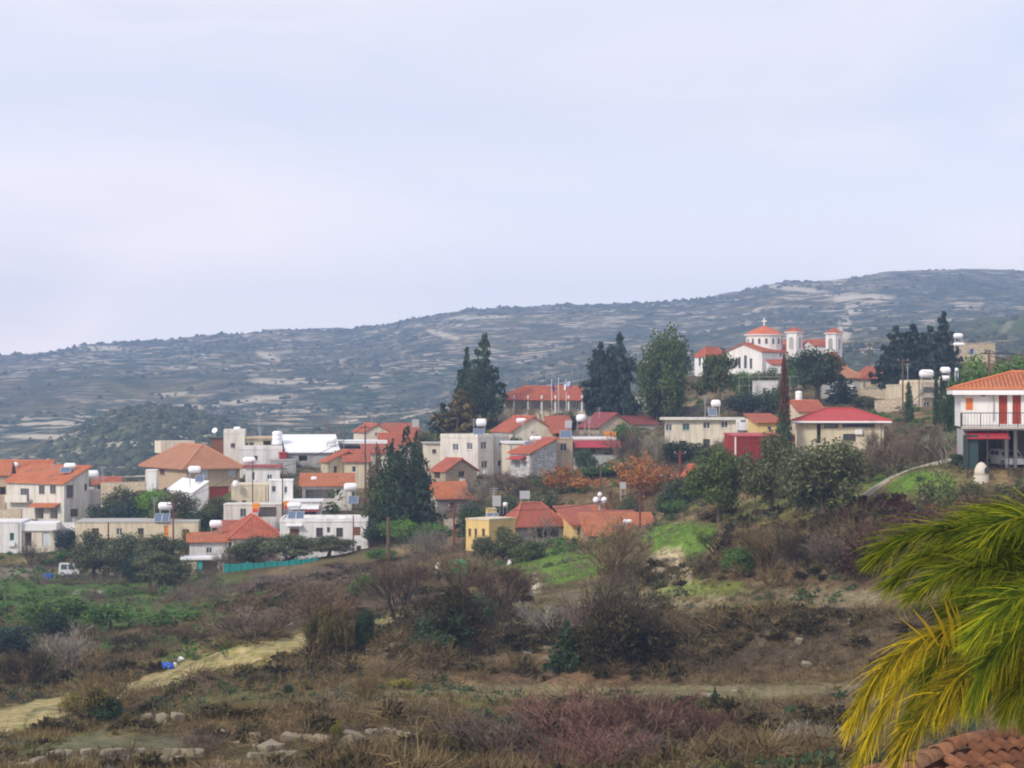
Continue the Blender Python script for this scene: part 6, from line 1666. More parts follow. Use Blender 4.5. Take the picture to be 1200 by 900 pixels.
def vehicle(px, base, D, L, Hh, Wd, mat, lab, nm, rz=0.0, van=True):
    g = on_ground(px, base, D); r = root_at(nm, lab, 'van' if van else 'car', g, rz)
    m4 = Matrix.Translation(g) @ Matrix.Rotation(rz, 4, 'Z')
    prof = [(-L/2, .35), (L/2, .35), (L/2, .85), (L*.36, 1.0), (L*.24, Hh), (-L*.46, Hh), (-L/2, .9)] if van else [(-L/2, .3), (L/2, .3), (L/2, .75), (L*.28, .88), (L*.1, Hh), (-L*.28, Hh), (-L*.46, .92), (-L/2, .8)]
    mb = MB(); n = len(prof)
    ins = lambda z: Wd / 2 - max(0, z - .9) * .14
    A = [m4 @ Vector((x, -ins(z), z)) for x, z in prof]; B = [m4 @ Vector((x, ins(z), z)) for x, z in prof]
    mb.poly(A); mb.poly(B[::-1])
    for i in range(n): mb.poly([A[i], A[(i+1) % n], B[(i+1) % n], B[i]])
    mb.build('body', mat, r)
    for s_ in (-1, 1):
        for x0, x1 in (((-L*.38, -L*.08), (-L*.02, L*.2)) if van else ((-L*.25, -L*.09), (-L*.06, L*.09))):
            zz0, zz1 = .98, Hh - .12
            y0, y1 = s_ * (ins(zz0) + .012), s_ * (ins(zz1) + .012); sh = .0 if van else .25
            w_ = MB(); w_.poly([m4 @ Vector(p) for p in ((x0, y0, zz0), (x1 + (.25 if x1 > L*.05 else 0), y0, zz0), (x1, y1, zz1), (x0, y1, zz1))]); w_.build('window', 'window_glass', r)
    w_ = MB(); k = prof[3], prof[4]
    w_.poly([m4 @ Vector((k[0][0] + .02, -Wd/2 + .12, k[0][1] + .06)), m4 @ Vector((k[0][0] + .02, Wd/2 - .12, k[0][1] + .06)), m4 @ Vector((k[1][0] + .05, Wd/2 - .2, k[1][1] - .08)), m4 @ Vector((k[1][0] + .05, -Wd/2 + .2, k[1][1] - .08))]); w_.build('windscreen', 'window_glass', r)
    for x in (-L*.31, L*.31):
        for s_ in (-1, 1):
            c = m4 @ Vector((x, s_ * (Wd/2 - .1), .33)); ax = (m4.to_3x3() @ Vector((0, s_, 0)))
            t = MB(); t.lathe(c - ax * .1, ax, [(0, .31), (.03, .33), (.18, .33), (.21, .3)], 16); wo = t.build('wheel', 'rubber', r)
            t = MB(); t.lathe(c + ax * .08, ax, [(0, .2), (.04, .19), (.05, .06)], 12); t.build('rim', 'galvanised', wo)
    for s_ in (-1, 1):
        t = MB(); t.box(m4 @ Vector((L/2, s_ * Wd * .36, .68)), .06, .3, .16, rz); t.build('headlight', 'galvanised', r)
vehicle(81, 654, 268, 2.6, 1.75, 1.6, 'car_white', 'pale van with a dark window parked below the villa at left', 'parked_van', R(8))
vehicle(1179, 543, 154.5, 3.9, 1.42, 1.65, 'car_white', 'white car parked inside the dark carport of the right-edge house', 'parked_car', R(-80), False)
# green container, tarpaulin, bags
r = root_at('waste_container', 'green plastic waste container beside the white tank below the stone ruin', 'container', on_ground(535, 670, 204))
g = on_ground(535, 670, 204)
mb = MB()
mb.poly([g + Vector((-.9, -.5, .1)), g + Vector((.9, -.5, .1)), g + Vector((1.05, -.6, 1.1)), g + Vector((-1.05, -.6, 1.1))]); mb.poly([g + Vector((.9, .5, .1)), g + Vector((-.9, .5, .1)), g + Vector((-1.05, .6, 1.1)), g + Vector((1.05, .6, 1.1))])
mb.poly([g + Vector((.9, -.5, .1)), g + Vector((.9, .5, .1)), g + Vector((1.05, .6, 1.1)), g + Vector((1.05, -.6, 1.1))]); mb.poly([g + Vector((-.9, .5, .1)), g + Vector((-.9, -.5, .1)), g + Vector((-1.05, -.6, 1.1)), g + Vector((-1.05, .6, 1.1))])
mb.build('bin', 'green_plastic', r)
mb = MB(); mb.lathe(g + Vector((-1.1, 0, 1.1)), (1, 0, 0), [(0, .3), (.03, .56), (2.17, .56), (2.2, .3)], 12); mb.build('lid', 'green_plastic', r)
for sx in (-.75, .75):
    mb = MB(); mb.lathe(g + Vector((sx, -.52, .08)), (0, 1, 0), [(0, .12), (.1, .12)], 10); mb.build('wheel', 'rubber', r)
def lump(nm, lab, px, base, D, sx, sy, sz, mat, seed, cat, grp=None, flat=False, name=None):
    g = on_ground(px, base, D); r0 = random.Random(seed); V, Fc = [], []
    nu, nv = 12, 7
    off_ = [[r0.uniform(.78, 1.2) for _ in range(nu)] for _ in range(nv + 1)]
    for j in range(nv + 1):
        th = math.pi * j / nv
        for i in range(nu):
            ph = 2 * math.pi * i / nu; k = off_[j][i]
            if j in (0, nv): k = 1
            x, y, z = math.sin(th) * math.cos(ph) * k, math.sin(th) * math.sin(ph) * k, math.cos(th) * k
            if flat:
                m_ = max(abs(x), abs(y), abs(z)) or 1; q = .35; x, y, z = [c * (1 - q) + q * max(-1, min(1, c * 1.5)) for c in (x, y, z)]
            V.append((x * sx, y * sy, z * sz + sz * .45))
    for j in range(nv):
        for i in range(nu): Fc.append((j*nu + i, (j+1)*nu + i, (j+1)*nu + (i+1) % nu, j*nu + (i+1) % nu))
    me = bpy.data.meshes.new(nm); me.from_pydata(V, [], Fc); me.materials.append(M[mat]); me.validate()
    o = link(nm, me); o.location = g; o.rotation_euler = (0, 0, r0.random() * 6.28)
    return tag(o, lab, cat, grp)
lump('tarpaulin', 'crumpled bright blue tarpaulin beside the sandy track', 197, 785, None, .55, .4, .34, 'blue_plastic', 3, 'tarpaulin')
lump('tarpaulin', 'small fold of blue tarpaulin lying left of the bigger blue heap', 191, 781, None, .28, .24, .22, 'blue_plastic', 4, 'tarpaulin')
lump('sack', 'white plastic sack behind the blue tarpaulin', 212, 776, None, .3, .22, .24, 'white_paint', 5, 'sack')
lump('sack', 'small white plastic bag at the right foot of the blue tarpaulin', 205, 782, None, .2, .15, .22, 'white_paint', 6, 'sack')
lump('sack', 'lone white sack at the end of the stone porch of the yellow house', 597, 661, 205, .25, .22, .4, 'white_paint', 7, 'sack')
# white dome oven by the right-edge house
g = on_ground(1150, 545, 148.5)
r = root_at('outdoor_oven', 'white domed outdoor oven in front of the dark porch at right', 'oven', g)
mb = MB(); mb.lathe(g - Vector((0, 0, .4)), (0, 0, 1), [(0, .56), (.8, .54)], 16); mb.build('base', 'oven_white', r)
mb = MB(); mb.lathe(g + Vector((0, 0, .5)), (0, 0, 1), [(-.15, .53), (.2, .50), (.45, .43), (.65, .32), (.78, .18), (.84, .04)], 16); mb.build('dome', 'oven_white', r, True)
mb = MB(); P2 = arch_pts(.4, .45)
mb.poly([g + Vector((.30 + x * .9, -.56 + abs(x) * .1, .55 + y)) for x, y in P2]); mb.poly([g + Vector((.30 + x * .9, -.50, .55 + y)) for x, y in P2][::-1]); mb.build('mouth', 'dark_metal', r)
mb = MB(); mb.box(hff.at('R', 1135, 528, 2.6), 1.1, .06, 2.4, R(-9)); mb.box(hff.at('R', 1135, 528, 2.64), 1.0, .05, 2.2, R(-9)); mb.build('porch_screen', 'dark_green_paint', hff.root)
# pale kerbed path climbing to the right-edge house
KP = [(1002, 583, 590), (1025, 567, 574), (1045, 555, 562), (1070, 546, 552), (1095, 540, 545), (1115, 537, 540)]
tv, tf = [], []
for k, (px, a, b_) in enumerate(KP):
    D = 160 + k * 1.2
    for s_ in range(5):
        Dq = D + s_ * .45; x = (px - CX) / F * Dq; tv.append((x, Dq, (HY - (a * .3 + b_ * .7)) / F * D + .1))
    Dq = D - .02; tv.append(((px - CX) / F * Dq, Dq, (HY - b_) / F * D - 1.6))
for k in range(len(KP) - 1):
    a = k * 6
    for s_ in range(4): tf.append((a + s_, a + 6 + s_, a + 7 + s_, a + 1 + s_))
    tf.append((a + 5, a + 11, a + 6, a))
tag(link('footpath', np_mesh('footpath', tv, tf, 'pale_path')), kind='structure')

# stones -----------------------------------------------------------
def stone_mesh(seed):
    r0 = random.Random(seed); bm_v = []
    pts = [(-1,-1,-1),(1,-1,-1),(1,1,-1),(-1,1,-1),(-1,-1,1),(1,-1,1),(1,1,1),(-1,1,1),(0,-1.25,0),(0,1.2,0),(1.25,0,0),(-1.25,0,0),(0,0,1.2)]
    V = [(x * .5 * r0.uniform(.7, 1.05), y * .5 * r0.uniform(.7, 1.05), z * .5 * r0.uniform(.7, 1.05)) for x, y, z in pts]
    Fc = [(0,3,2,1)] + [(a, b_, 8) for a, b_ in ((0,1),(1,5),(5,4),(4,0))] + [(a, b_, 9) for a, b_ in ((2,3),(3,7),(7,6),(6,2))] + [(a, b_, 10) for a, b_ in ((1,2),(2,6),(6,5),(5,1))] + [(a, b_, 11) for a, b_ in ((3,0),(0,4),(4,7),(7,3))] + [(a, b_, 12) for a, b_ in ((4,5),(5,6),(6,7),(7,4))]
    me = bpy.data.meshes.new('stone'); me.from_pydata(V, [], Fc); me.materials.append(M['limestone']); return me
SM = [stone_mesh(i) for i in range(8)]
sr = random.Random(5)
def stone_row(label, pts, rows, size, seed_gap=.05):
    """a dry-stone terrace wall: every stone its own part"""
    g0 = on_ground(pts[0][0], pts[0][1])
    r = root_at('dry_stone_wall', label, 'wall', g0)
    P3 = [on_ground(*p) for p in pts]
    for a, b_ in zip(P3[:-1], P3[1:]):
        L = (b_ - a).length; 
        for k in range(rows):
            u = sr.uniform(0, .3)
            while u < L:
                w = size * sr.uniform(.7, 1.7); h = size * sr.uniform(.6, .95)
                if sr.random() > .22:
                    p = a.lerp(b_, min(1, (u + w / 2) / L)); o = link('stone', sr.choice(SM), None)
                    z = Zs(p.x, p.y)
                    o.parent = r
                    o.location = (p.x - g0.x + sr.uniform(-.06, .06), p.y - g0.y + k * .12 + sr.uniform(-.1, .1), z - g0.z + (k + .12) * size * .72)
                    o.scale = (w, size * .9, h); o.rotation_euler = (sr.uniform(-.15, .15), sr.uniform(-.15, .15), math.atan2(b_.y - a.y, b_.x - a.x) + sr.uniform(-.2, .2))
                u += w * sr.uniform(.9, 1.15)
stone_row('pale dry-stone terrace wall along the bottom left corner', [(-30, 893), (70, 893), (150, 891), (235, 891)], 2, .36)
stone_row('short pale stone wall right of the bottom left terrace wall', [(290, 889), (345, 884)], 2, .34)
stone_row('low broken stone wall on the lower left slope', [(400, 862), (450, 858), (490, 866)], 1, .34)
ORD = ['leftmost', 'second', 'third', 'fourth', 'fifth', 'sixth', 'seventh', 'eighth', 'ninth', 'tenth', 'eleventh', 'twelfth', 'thirteenth', 'fourteenth']
def stone_row2(n, box, size, lab, grp):
    pts = sorted((sr.uniform(box[0], box[2]), sr.uniform(box[1], box[3])) for i in range(n))
    for i, (px, py) in enumerate(pts):
        g = on_ground(px, py); s_ = size * sr.uniform(.6, 1.4)
        o = link('rock', sr.choice(SM)); o.location = g + Vector((0, 0, s_ * .08)); o.scale = (s_ * sr.uniform(.9, 1.6), s_, s_ * sr.uniform(.6, .9)); o.rotation_euler = (sr.uniform(-.3, .3), sr.uniform(-.3, .3), sr.random() * 6.28)
        tag(o, (ORD[i] + (' from left among ' if i else ' of ') if i < n - 1 else 'rightmost of ') + lab, 'rock', grp)
for (px, py, s_, lab) in ((173, 847, .5, 'left of three pale rocks in a row above the terrace wall'), (190, 848, .52, 'middle of three pale rocks in a row above the terrace wall'), (208, 847, .5, 'right of three pale rocks in a row above the terrace wall')):
    o = link('rock', SM[int(px) % 8]); g = on_ground(px, py); o.location = g + Vector((0, 0, .1)); o.scale = (s_, s_, s_ * 1.1); o.rotation_euler = (.1, .2, px); tag(o, lab, 'rock', 'pale rocks on the lower slope')
stone_row2(12, (240, 858, 420, 880), .42, 'pale rocks on the slope above the lower left terrace wall', 'loose rocks above the terrace wall')
stone_row2(9, (380, 745, 480, 772), .5, 'pale rocks on the bank below the ivy stumps', 'rocks under the ivy stumps')
stone_row2(9, (560, 760, 690, 778), .42, 'pale rocks on the bank below the central thicket', 'rocks below the central thicket')
stone_row2(7, (930, 595, 1000, 640), .5, 'pale rocks on the slope below the big olives', 'rocks below the big olives')
stone_row2(8, (880, 720, 1010, 785), .4, 'small pale rocks in the brambles left of the palm', 'rocks in the brambles left of the palm')
stone_row2(5, (765, 655, 805, 690), .5, 'sandy rocks on the bare patch below the right lawn', 'rocks on the bare sandy patch')
stone_row2(4, (612, 665, 640, 700), .5, 'pale rocks at the edge of the left bright lawn', 'rocks beside the left lawn')
stone_row2(6, (100, 655, 160, 668), .8, 'pale rubble rocks in the yard by the olive hedge', 'rubble in the yard at left')
stone_row2(6, (700, 808, 890, 826), .32, 'little white rocks on the terrace behind the crimson shrub', 'rocks on the grassy terrace')

# small fittings on the village houses: rain pipes and roof aerials
fr_ = random.Random(31)
for hs_ in HOUSES:
    if hs_.D < 200 or hs_.LR < 3.5: continue
    if fr_.random() < .6:
        u = hs_.LR - .35 if fr_.random() < .5 else .3
        if not any(w[0] == 'R' and w[1] - .2 < u < w[2] + .2 for w in hs_.wins):
            mb = MB(); mb.tube([hs_.FP('R', u, hs_.zt - .1, .07), hs_.FP('R', u, hs_.zb - .5, .07)], .06, 5); mb.build('drain_pipe', 'grey_wall', hs_.root)
    if fr_.random() < .45 and hs_.root.name.split('.')[0] not in ('church', 'shed', 'red_shed', 'warehouse', 'carport'):
        q = hs_.P(hs_.LR * fr_.uniform(.3, .7), hs_.LL * .5, hs_.zt); hgt_ = fr_.uniform(2.6, 3.6)
        mb = MB(); mb.tube([q, q + Vector((0, 0, hgt_))], .035, 4)
        for k in range(4): mb.tube([q + Vector((-.5 + .08 * k, 0, hgt_ - .15 - .28 * k)), q + Vector((.5 - .08 * k, .1, hgt_ - .15 - .28 * k))], .02, 4)
        mb.build('aerial', 'galvanised', hs_.root)
    big = [w for w in hs_.wins if w[0] == 'R' and w[6][0] == 'w']
    if big and fr_.random() < .4:
        w = fr_.choice(big); u = (w[1] + w[2]) / 2
        if w[3] - .75 > hs_.zb:
            c = hs_.FP('R', u, w[3] - .5, .2); mb = MB(); mb.box(c, .8, .3, .55, math.atan2(hs_.dR.y, hs_.dR.x)); mb.build('air_conditioner', 'white_paint', hs_.root)
# ------------------------------------------------------------------ ground cover nobody could count
g_r = np.random.default_rng(41)
def tuft(kind, k, seed):
    r = np.random.default_rng(seed); V, Fq, T_ = [], [], []
    for i in range(k):
        a = r.random() * 6.283
        if kind == 'grass':
            b0 = np.array([math.cos(a), math.sin(a), 0]) * r.random() * .35; d = np.array([math.cos(a) * .35, math.sin(a) * .35, 1]) * r.uniform(.5, 1); w = .035
            s_ = np.array([-math.sin(a), math.cos(a), 0]) * w
            q = [b0 - s_ * 1.2, b0 + s_ * 1.2, b0 + d]
        else:
            e = r.uniform(.05, 1.35); c = np.array([math.cos(a) * math.cos(e), math.sin(a) * math.cos(e), math.sin(e)])
            p = c * r.uniform(.1, .45) * np.array([1, 1, .8]); dd = c + r.normal(size=3) * .6; dd[2] = abs(dd[2]) * .7; dd /= np.linalg.norm(dd)
            s_ = np.cross(dd, r.normal(size=3)); s_ /= np.linalg.norm(s_); w = .010 if kind == 'twig' else .05
            L = r.uniform(.3, .6) if kind == 'twig' else r.uniform(.09, .2); q = [p - s_ * w * 1.35, p + s_ * w * 1.35, p + dd * L * 1.1]
        V += q; T_ += [r.random()] * 3; i0 = len(V) - 3; Fq.append((i0, i0+1, i0+2))
    return np.array(V), np.array(Fq), np.array(T_)
def scatter(name, kind, mat, n, k, dens, size, Dr=(60, 260), pxr=(-120, 1300), seed=1, uniform_area=True):
    r = np.random.default_rng(seed)
    N = n * 6
    px = r.uniform(*pxr, N); py = r.uniform(560, 940, N)
    # spread evenly over the picture-facing ground: distance from a table of the unpadded slope, by bisection on samples
    D = np.exp(r.uniform(math.log(Dr[0]), math.log(Dr[1]), N))
    x = (px - CX) / F * D; z = Z(x, D)
    row = HY - z / D * F
    keep = r.random(N) < dens(px, row, D, x)
    px, D, x, z = px[keep][:n], D[keep][:n], x[keep][:n], z[keep][:n]; n = len(px)
    tv_ = [tuft(kind, k, seed * 10 + i) for i in range(6)]
    Vs, Fs, Ts = [], [], []; base = 0
    for i, (tv0, tf0, tt0) in enumerate(tv_):
        idx = np.arange(i, n, 6); m_ = len(idx); an = r.random(m_) * 6.283; s_ = size[0] + (size[1] - size[0]) * r.random(m_)**1.6
        ca, sa = np.cos(an) * s_, np.sin(an) * s_
        X = tv0[None, :, 0] * ca[:, None] - tv0[None, :, 1] * sa[:, None] + x[idx, None]
        Y = tv0[None, :, 0] * sa[:, None] + tv0[None, :, 1] * ca[:, None] + D[idx, None]
        Zz = tv0[None, :, 2] * s_[:, None] * r.uniform(.7, 1.2, (m_, 1)) + z[idx, None] - .03
        Vs.append(np.stack([X, Y, Zz], -1).reshape(-1, 3)); Fs.append((tf0[None] + (np.arange(m_) * len(tv0))[:, None, None]).reshape(-1, 3) + base); base += m_ * len(tv0)
        Ts.append(np.clip(tt0[None] * .7 + r.random((m_, 1)) * .3, 0, 1).ravel())
    o = link(name, np_mesh(name, np.concatenate(Vs), np.concatenate(Fs), mat, {'tint': np.concatenate(Ts)})); tag(o, kind='stuff'); return o
def box_m(px, row, boxes):
    m_ = np.zeros(len(px))
    for (x0, y0, x1, y1, k) in boxes: m_ = np.maximum(m_, k * ((px > x0) & (px < x1) & (row > y0) & (row < y1)))
    return m_
def off_track(px, row):
    lo = 3 + np.interp(px, [q[0] for q in TR], [q[1] for q in TR]); hi = -4 + np.interp(px, [q[0] for q in TR], [q[2] for q in TR])
    return ~((row > lo - 1) & (row < hi + 1) & (px < 475))
def off_pads(x, y):
    ok = np.ones(len(x), bool)
    for (cx, cy, dx, dy, hl, hd, pz) in PADS:
        rx = (x - cx)*dx + (y - cy)*dy; ry = -(x - cx)*dy + (y - cy)*dx
        ok &= ~((np.abs(rx) < hl - .6) & (np.abs(ry) < hd - .6))
    pp = CX + F * x / y
    return ok & ~((pp > 255) & (pp < 440) & (y > 236) & (y < 252))
LAWN = [(755, 612, 842, 655, 1), (602, 641, 708, 688, 1), (1005, 545, 1135, 588, 1), (985, 575, 1075, 600, .7), (510, 486, 600, 512, 1), (860, 690, 930, 716, .3), (-40, 670, 270, 765, .6), (190, 752, 300, 790, .8), (860, 585, 1000, 612, .6), (190, 673, 350, 684, 1)]
DARK = [(640, 660, 800, 790, 1), (780, 715, 1100, 790, 1), (820, 600, 1240, 680, .9), (320, 670, 620, 760, .7), (-120, 690, 420, 800, .5), (380, 870, 1300, 940, .35), (460, 735, 760, 790, .7), (-120, 780, 1000, 905, .12)]
TERR = [(640, 688, 1060, 718, 1), (430, 804, 1000, 824, 1), (380, 812, 640, 832, .8), (-40, 860, 260, 884, .8), (-60, 880, 370, 898, .9), (380, 850, 500, 872, .8)]
nz = lambda x, D, wl: fbm(x + 55, D, wl, 3)
scatter('dry_grass', 'grass', 'grass_dry', 32000, 7, lambda p, r, D, x: np.clip(.35 + 2.2 * nz(x, D, 9), .04, 1) * off_track(p, r) * (1 - .8 * box_m(p, r, LAWN)) * (1 - .6 * box_m(p, r, DARK)) * off_pads(x, D) * (D < 205), (.2, .6), (64, 215), seed=2)
scatter('green_grass', 'grass', 'grass_green', 12000, 6, lambda p, r, D, x: np.clip(box_m(p, r, LAWN) + .10 * (nz(x, D, 6) > .15), 0, 1) * off_track(p, r) * off_pads(x, D), (.2, .45), (64, 350), seed=3)
scatter('bramble_scrub', 'twig', 'twig_dark', 7000, 26, lambda p, r, D, x: np.clip(.05 + box_m(p, r, DARK) * (.45 + 2.2 * nz(x, D, 11)), 0, 1) * off_track(p, r) * (1 - box_m(p, r, LAWN)) * (1 - .93 * box_m(p, r, TERR)) * off_pads(x, D), (.4, 1.4), (66, 235), seed=4)
scatter('heather_scrub', 'twig', 'twig_brown', 9000, 22, lambda p, r, D, x: np.clip(.12 + box_m(p, r, DARK) * .3 + 1.6 * nz(x + 200, D, 13), 0, 1) * off_track(p, r) * (1 - box_m(p, r, LAWN)) * (1 - .93 * box_m(p, r, TERR)) * off_pads(x, D), (.3, 1.1), (66, 235), seed=5)
scatter('mauve_scrub', 'twig', 'twig_purple', 5000, 24, lambda p, r, D, x: np.clip(box_m(p, r, [(320, 660, 640, 740, .9), (-100, 700, 420, 800, .4), (560, 850, 860, 940, .5), (640, 640, 760, 740, .6), (850, 600, 1000, 680, .5), (250, 500, 800, 660, .5)]) + 1.2 * nz(x + 500, D, 14), 0, 1) * off_track(p, r) * off_pads(x, D), (.4, 1.5), (66, 340), seed=6)
scatter('low_evergreen_scrub', 'leaf', 'fol_dark', 4500, 34, lambda p, r, D, x: np.clip(.02 + 1.5 * nz(x + 900, D, 16), 0, 1) * off_track(p, r) * (1 - .6 * box_m(p, r, LAWN)) * off_pads(x, D), (.4, 1.3), (66, 420), seed=7)
scatter('brown_scrub', 'leaf', 'fol_brown', 4800, 32, lambda p, r, D, x: np.clip(.06 + 1.6 * nz(x + 1700, D, 12) + .2 * box_m(p, r, DARK), 0, 1) * off_track(p, r) * (1 - box_m(p, r, LAWN)) * (1 - .9 * box_m(p, r, TERR)) * off_pads(x, D), (.3, 1.0), (66, 240), seed=9)
scatter('bramble_mounds', 'leaf', 'fol_bramble', 2400, 135, lambda p, r, D, x: np.clip(box_m(p, r, DARK) * (.45 + 2.6 * nz(x + 3100, D, 10)), 0, 1) * off_track(p, r) * (1 - box_m(p, r, LAWN)) * (1 - box_m(p, r, TERR)) * off_pads(x, D), (.7, 2.1), (68, 235), seed=12)
scatter('bramble_twigs', 'twig', 'twig_brown', 2400, 80, lambda p, r, D, x: np.clip(box_m(p, r, DARK) * (.4 + 2.6 * nz(x + 3400, D, 10)), 0, 1) * off_track(p, r) * (1 - box_m(p, r, LAWN)) * (1 - box_m(p, r, TERR)) * off_pads(x, D), (.8, 2.4), (68, 235), seed=13)
scatter('field_weeds', 'leaf', 'fol_green', 3000, 50, lambda p, r, D, x: box_m(p, r, [(-60, 676, 270, 765, 1), (190, 750, 290, 775, .6)]) * np.clip(.4 + 2 * nz(x + 3900, D, 8), 0, 1) * off_track(p, r) * off_pads(x, D), (.4, 1.5), (120, 300), seed=14)
scatter('maroon_bank', 'leaf', 'fol_maroon', 1200, 110, lambda p, r, D, x: box_m(p, r, [(990, 585, 1260, 672, 1)]) * np.clip((p - 960) / 80, 0, 1), (.8, 2.2), (120, 200), seed=15)
VILL = [(-100, 430, 1300, 660, 1)]
scatter('village_bushes', 'leaf', 'fol_green', 2200, 75, lambda p, r, D, x: np.clip(.1 + 1.8 * nz(x + 2100, D, 20), 0, 1) * off_pads(x, D) * (D > 205), (.7, 2.2), (205, 420), seed=10)
scatter('village_thicket', 'twig', 'twig_purple', 2600, 60, lambda p, r, D, x: np.clip(.1 + 1.8 * nz(x + 2600, D, 20), 0, 1) * off_pads(x, D) * (D > 205), (.8, 2.4), (205, 420), seed=11)
scatter('olive_scrub', 'leaf', 'fol_olive', 4500, 34, lambda p, r, D, x: np.clip(1.6 * nz(x + 1300, D, 18), 0, 1) * off_track(p, r) * (1 - .6 * box_m(p, r, LAWN)) * off_pads(x, D) * (D > 150), (.5, 1.8), (150, 470), seed=8)

# far hillside scrub: tiny leafy clumps, far too many to count
r = np.random.default_rng(77)
N = 120000
D = np.exp(r.uniform(math.log(600), math.log(2450), N)); p = r.uniform(-250, 1450, N); x = (p - CX) / F * D
dn = fbm(x, D, 160, 4) + .35 * fbm(x, D, 30, 3)
knoll = np.clip(1.35 - ((p - 172) / 115)**2 - ((D - 860) / 170)**2, 0, 1)
kp = r.random(N) < np.clip(.22 + 1.5 * dn + .8 * knoll, .02, 1)
x, D, knoll = x[kp][:24000], D[kp][:24000], knoll[kp][:24000]; z = Z(x, D); n = len(x)
oct_ = np.array([(1,0,.2),(0,1,.25),(-1,0,.2),(0,-1,.25),(.5,.5,.8),(-.5,.4,.95),(-.3,-.5,.75),(.4,-.4,1.0)])
fc = np.array([(0,1,4,4),(1,2,5,5),(2,3,6,6),(3,0,7,7),(0,4,7,7),(1,5,4,4),(2,6,5,5),(3,7,6,6),(4,5,6,7)])
tri = np.array([(0,1,4),(1,2,5),(2,3,6),(3,0,7),(0,4,7),(1,5,4),(2,6,5),(3,7,6),(4,5,6),(4,6,7)])
s_ = (.7 + 1.9 * r.random(n)**2.5) * (.75 + .3 * (D / 1200)); hgt = s_ * r.uniform(.6, 1.1, n)
jit = 1 + .3 * r.normal(size=(n, 8, 3)) * .8
V = oct_[None] * jit
V = np.stack([V[..., 0] * s_[:, None] + x[:, None], V[..., 1] * s_[:, None] + D[:, None], V[..., 2] * hgt[:, None] + z[:, None] - .4], -1).reshape(-1, 3)
Fh = (tri[None] + (np.arange(n) * 8)[:, None, None]).reshape(-1, 3)
o = link('hillside_scrub', np_mesh('hillside_scrub', V, Fh, 'hill_scrub', {'tint': np.repeat(r.random(n), 8)})); tag(o, kind='stuff')
# ------------------------------------------------------------------ the tiled roof at the bottom right
O_ = W(1128, 874, 30.0)
ev = Vector((.88, .47, 0)).normalized(); fv_ = Vector((.47, -.88, 0)).normalized(); TP = math.tan(R(20)); cp_, sp_ = math.cos(R(20)), math.sin(R(20))
fall = fv_ * cp_ - Vector((0, 0, sp_)); nrm = ev.cross(-fall).normalized()
if nrm.z < 0: nrm = -nrm
hipd = (-ev * 1.0 + fv_ * .4); hipd = hipd - Vector((0, 0, .4 * TP))
rr = root_at('tiled_house', 'house in the near right corner of which only the clay barrel-tiled roof shows', 'house', O_ - Vector((0, 0, 6)))
LEN, RUN = 6.0, 3.9
mb = MB()
A = O_; B = O_ + ev * LEN; C_ = B + fall * RUN; Hh = O_ + hipd * (RUN * cp_ / .4); 
mb.poly([A - nrm * .05, B - nrm * .05, C_ - nrm * .05, Hh - nrm * .05])
Q = O_ + Vector((-ev.x * 5.5, -ev.y * 5.5, -2.0)) + Vector((-1.2, 1.5, 0))
mb.poly([A - nrm * .05, Hh - nrm * .05, Hh + Vector((-1.5, 1.5, -.9)), Q], None)
mb.poly([A - nrm * .05, Q, B + Vector((-2, 4, -1.4)), B - nrm * .05])
mb.build('roof_deck', 'clay_pan', rr)
mb = MB()
zl = -16
for p, q in ((C_, Hh), (Hh, Hh + Vector((-1.2, 1.2, -.9))), (B, C_)):
    a, b_ = p - fall * .5 - nrm * .1, q - fall * .5 - nrm * .1
    mb.poly([Vector((a.x, a.y, zl)), Vector((b_.x, b_.y, zl)), b_, a])
mb.build('wall', 'pale_cream_wall', rr)
def barrel_tile(L, r0, r1, up):
    V, Fc = [], []; n = 7; th = .016
    for k, (y, rad) in enumerate(((0, r0), (L, r1))):
        for s_ in (0, th):
            for i in range(n):
                a = math.pi * i / (n - 1); V.append((math.cos(a) * (rad - s_), y, up * math.sin(a) * (rad - s_)))
    i0 = lambda k, s_, i: k * 2 * n + s_ * n + i
    for i in range(n - 1):
        Fc.append((i0(0,0,i), i0(0,0,i+1), i0(1,0,i+1), i0(1,0,i))); Fc.append((i0(0,1,i+1), i0(0,1,i), i0(1,1,i), i0(1,1,i+1))); Fc.append((i0(1,0,i), i0(1,0,i+1), i0(1,1,i+1), i0(1,1,i)))
    return V, Fc
me_t = []
for k in range(4):
    V, Fc = barrel_tile(.44, .085 + .004 * k, .105 + .004 * k, 1); m_ = bpy.data.meshes.new('roof_tile'); m_.from_pydata(V, [], Fc); m_.shade_smooth(); m_.materials.append(M['clay_tile']); me_t.append(m_)
V, Fc = barrel_tile(.44, .10, .115, -.55); me_p = bpy.data.meshes.new('pan_tile'); me_p.from_pydata(V, [], Fc); me_p.materials.append(M['clay_pan'])
m_, n_, l_, b_ = newmat('clay_varied')
oi = n_.new('ShaderNodeObjectInfo'); c_ = ramp(n_, l_, oi.outputs['Random'], [(0, (.10, .04, .02)), (.45, (.19, .078, .038)), (.8, (.26, .12, .06)), (1, (.16, .095, .06))])
l_.new(mixn(n_, l_, 1.0, c_, ramp(n_, l_, noise(n_, l_, 7, 5, .65), [(.3, (.5, .5, .5)), (.7, (1.2, 1.2, 1.2))]), 'MULTIPLY'), b_.inputs['Base Color']); b_.inputs['Roughness'].default_value = .85
for m__ in me_t: m__.materials[0] = M['clay_varied']
tr_ = random.Random(8)
base = Matrix((( -ev.x, fall.x, nrm.x), (-ev.y, fall.y, nrm.y), (-ev.z, fall.z, nrm.z))).to_4x4()
def put(me, p, mat3, nm):
    o = link(nm, me, rr); o.matrix_local = Matrix.Translation(p - rr.location) @ mat3; return o
SPX, EXP = .235, .35
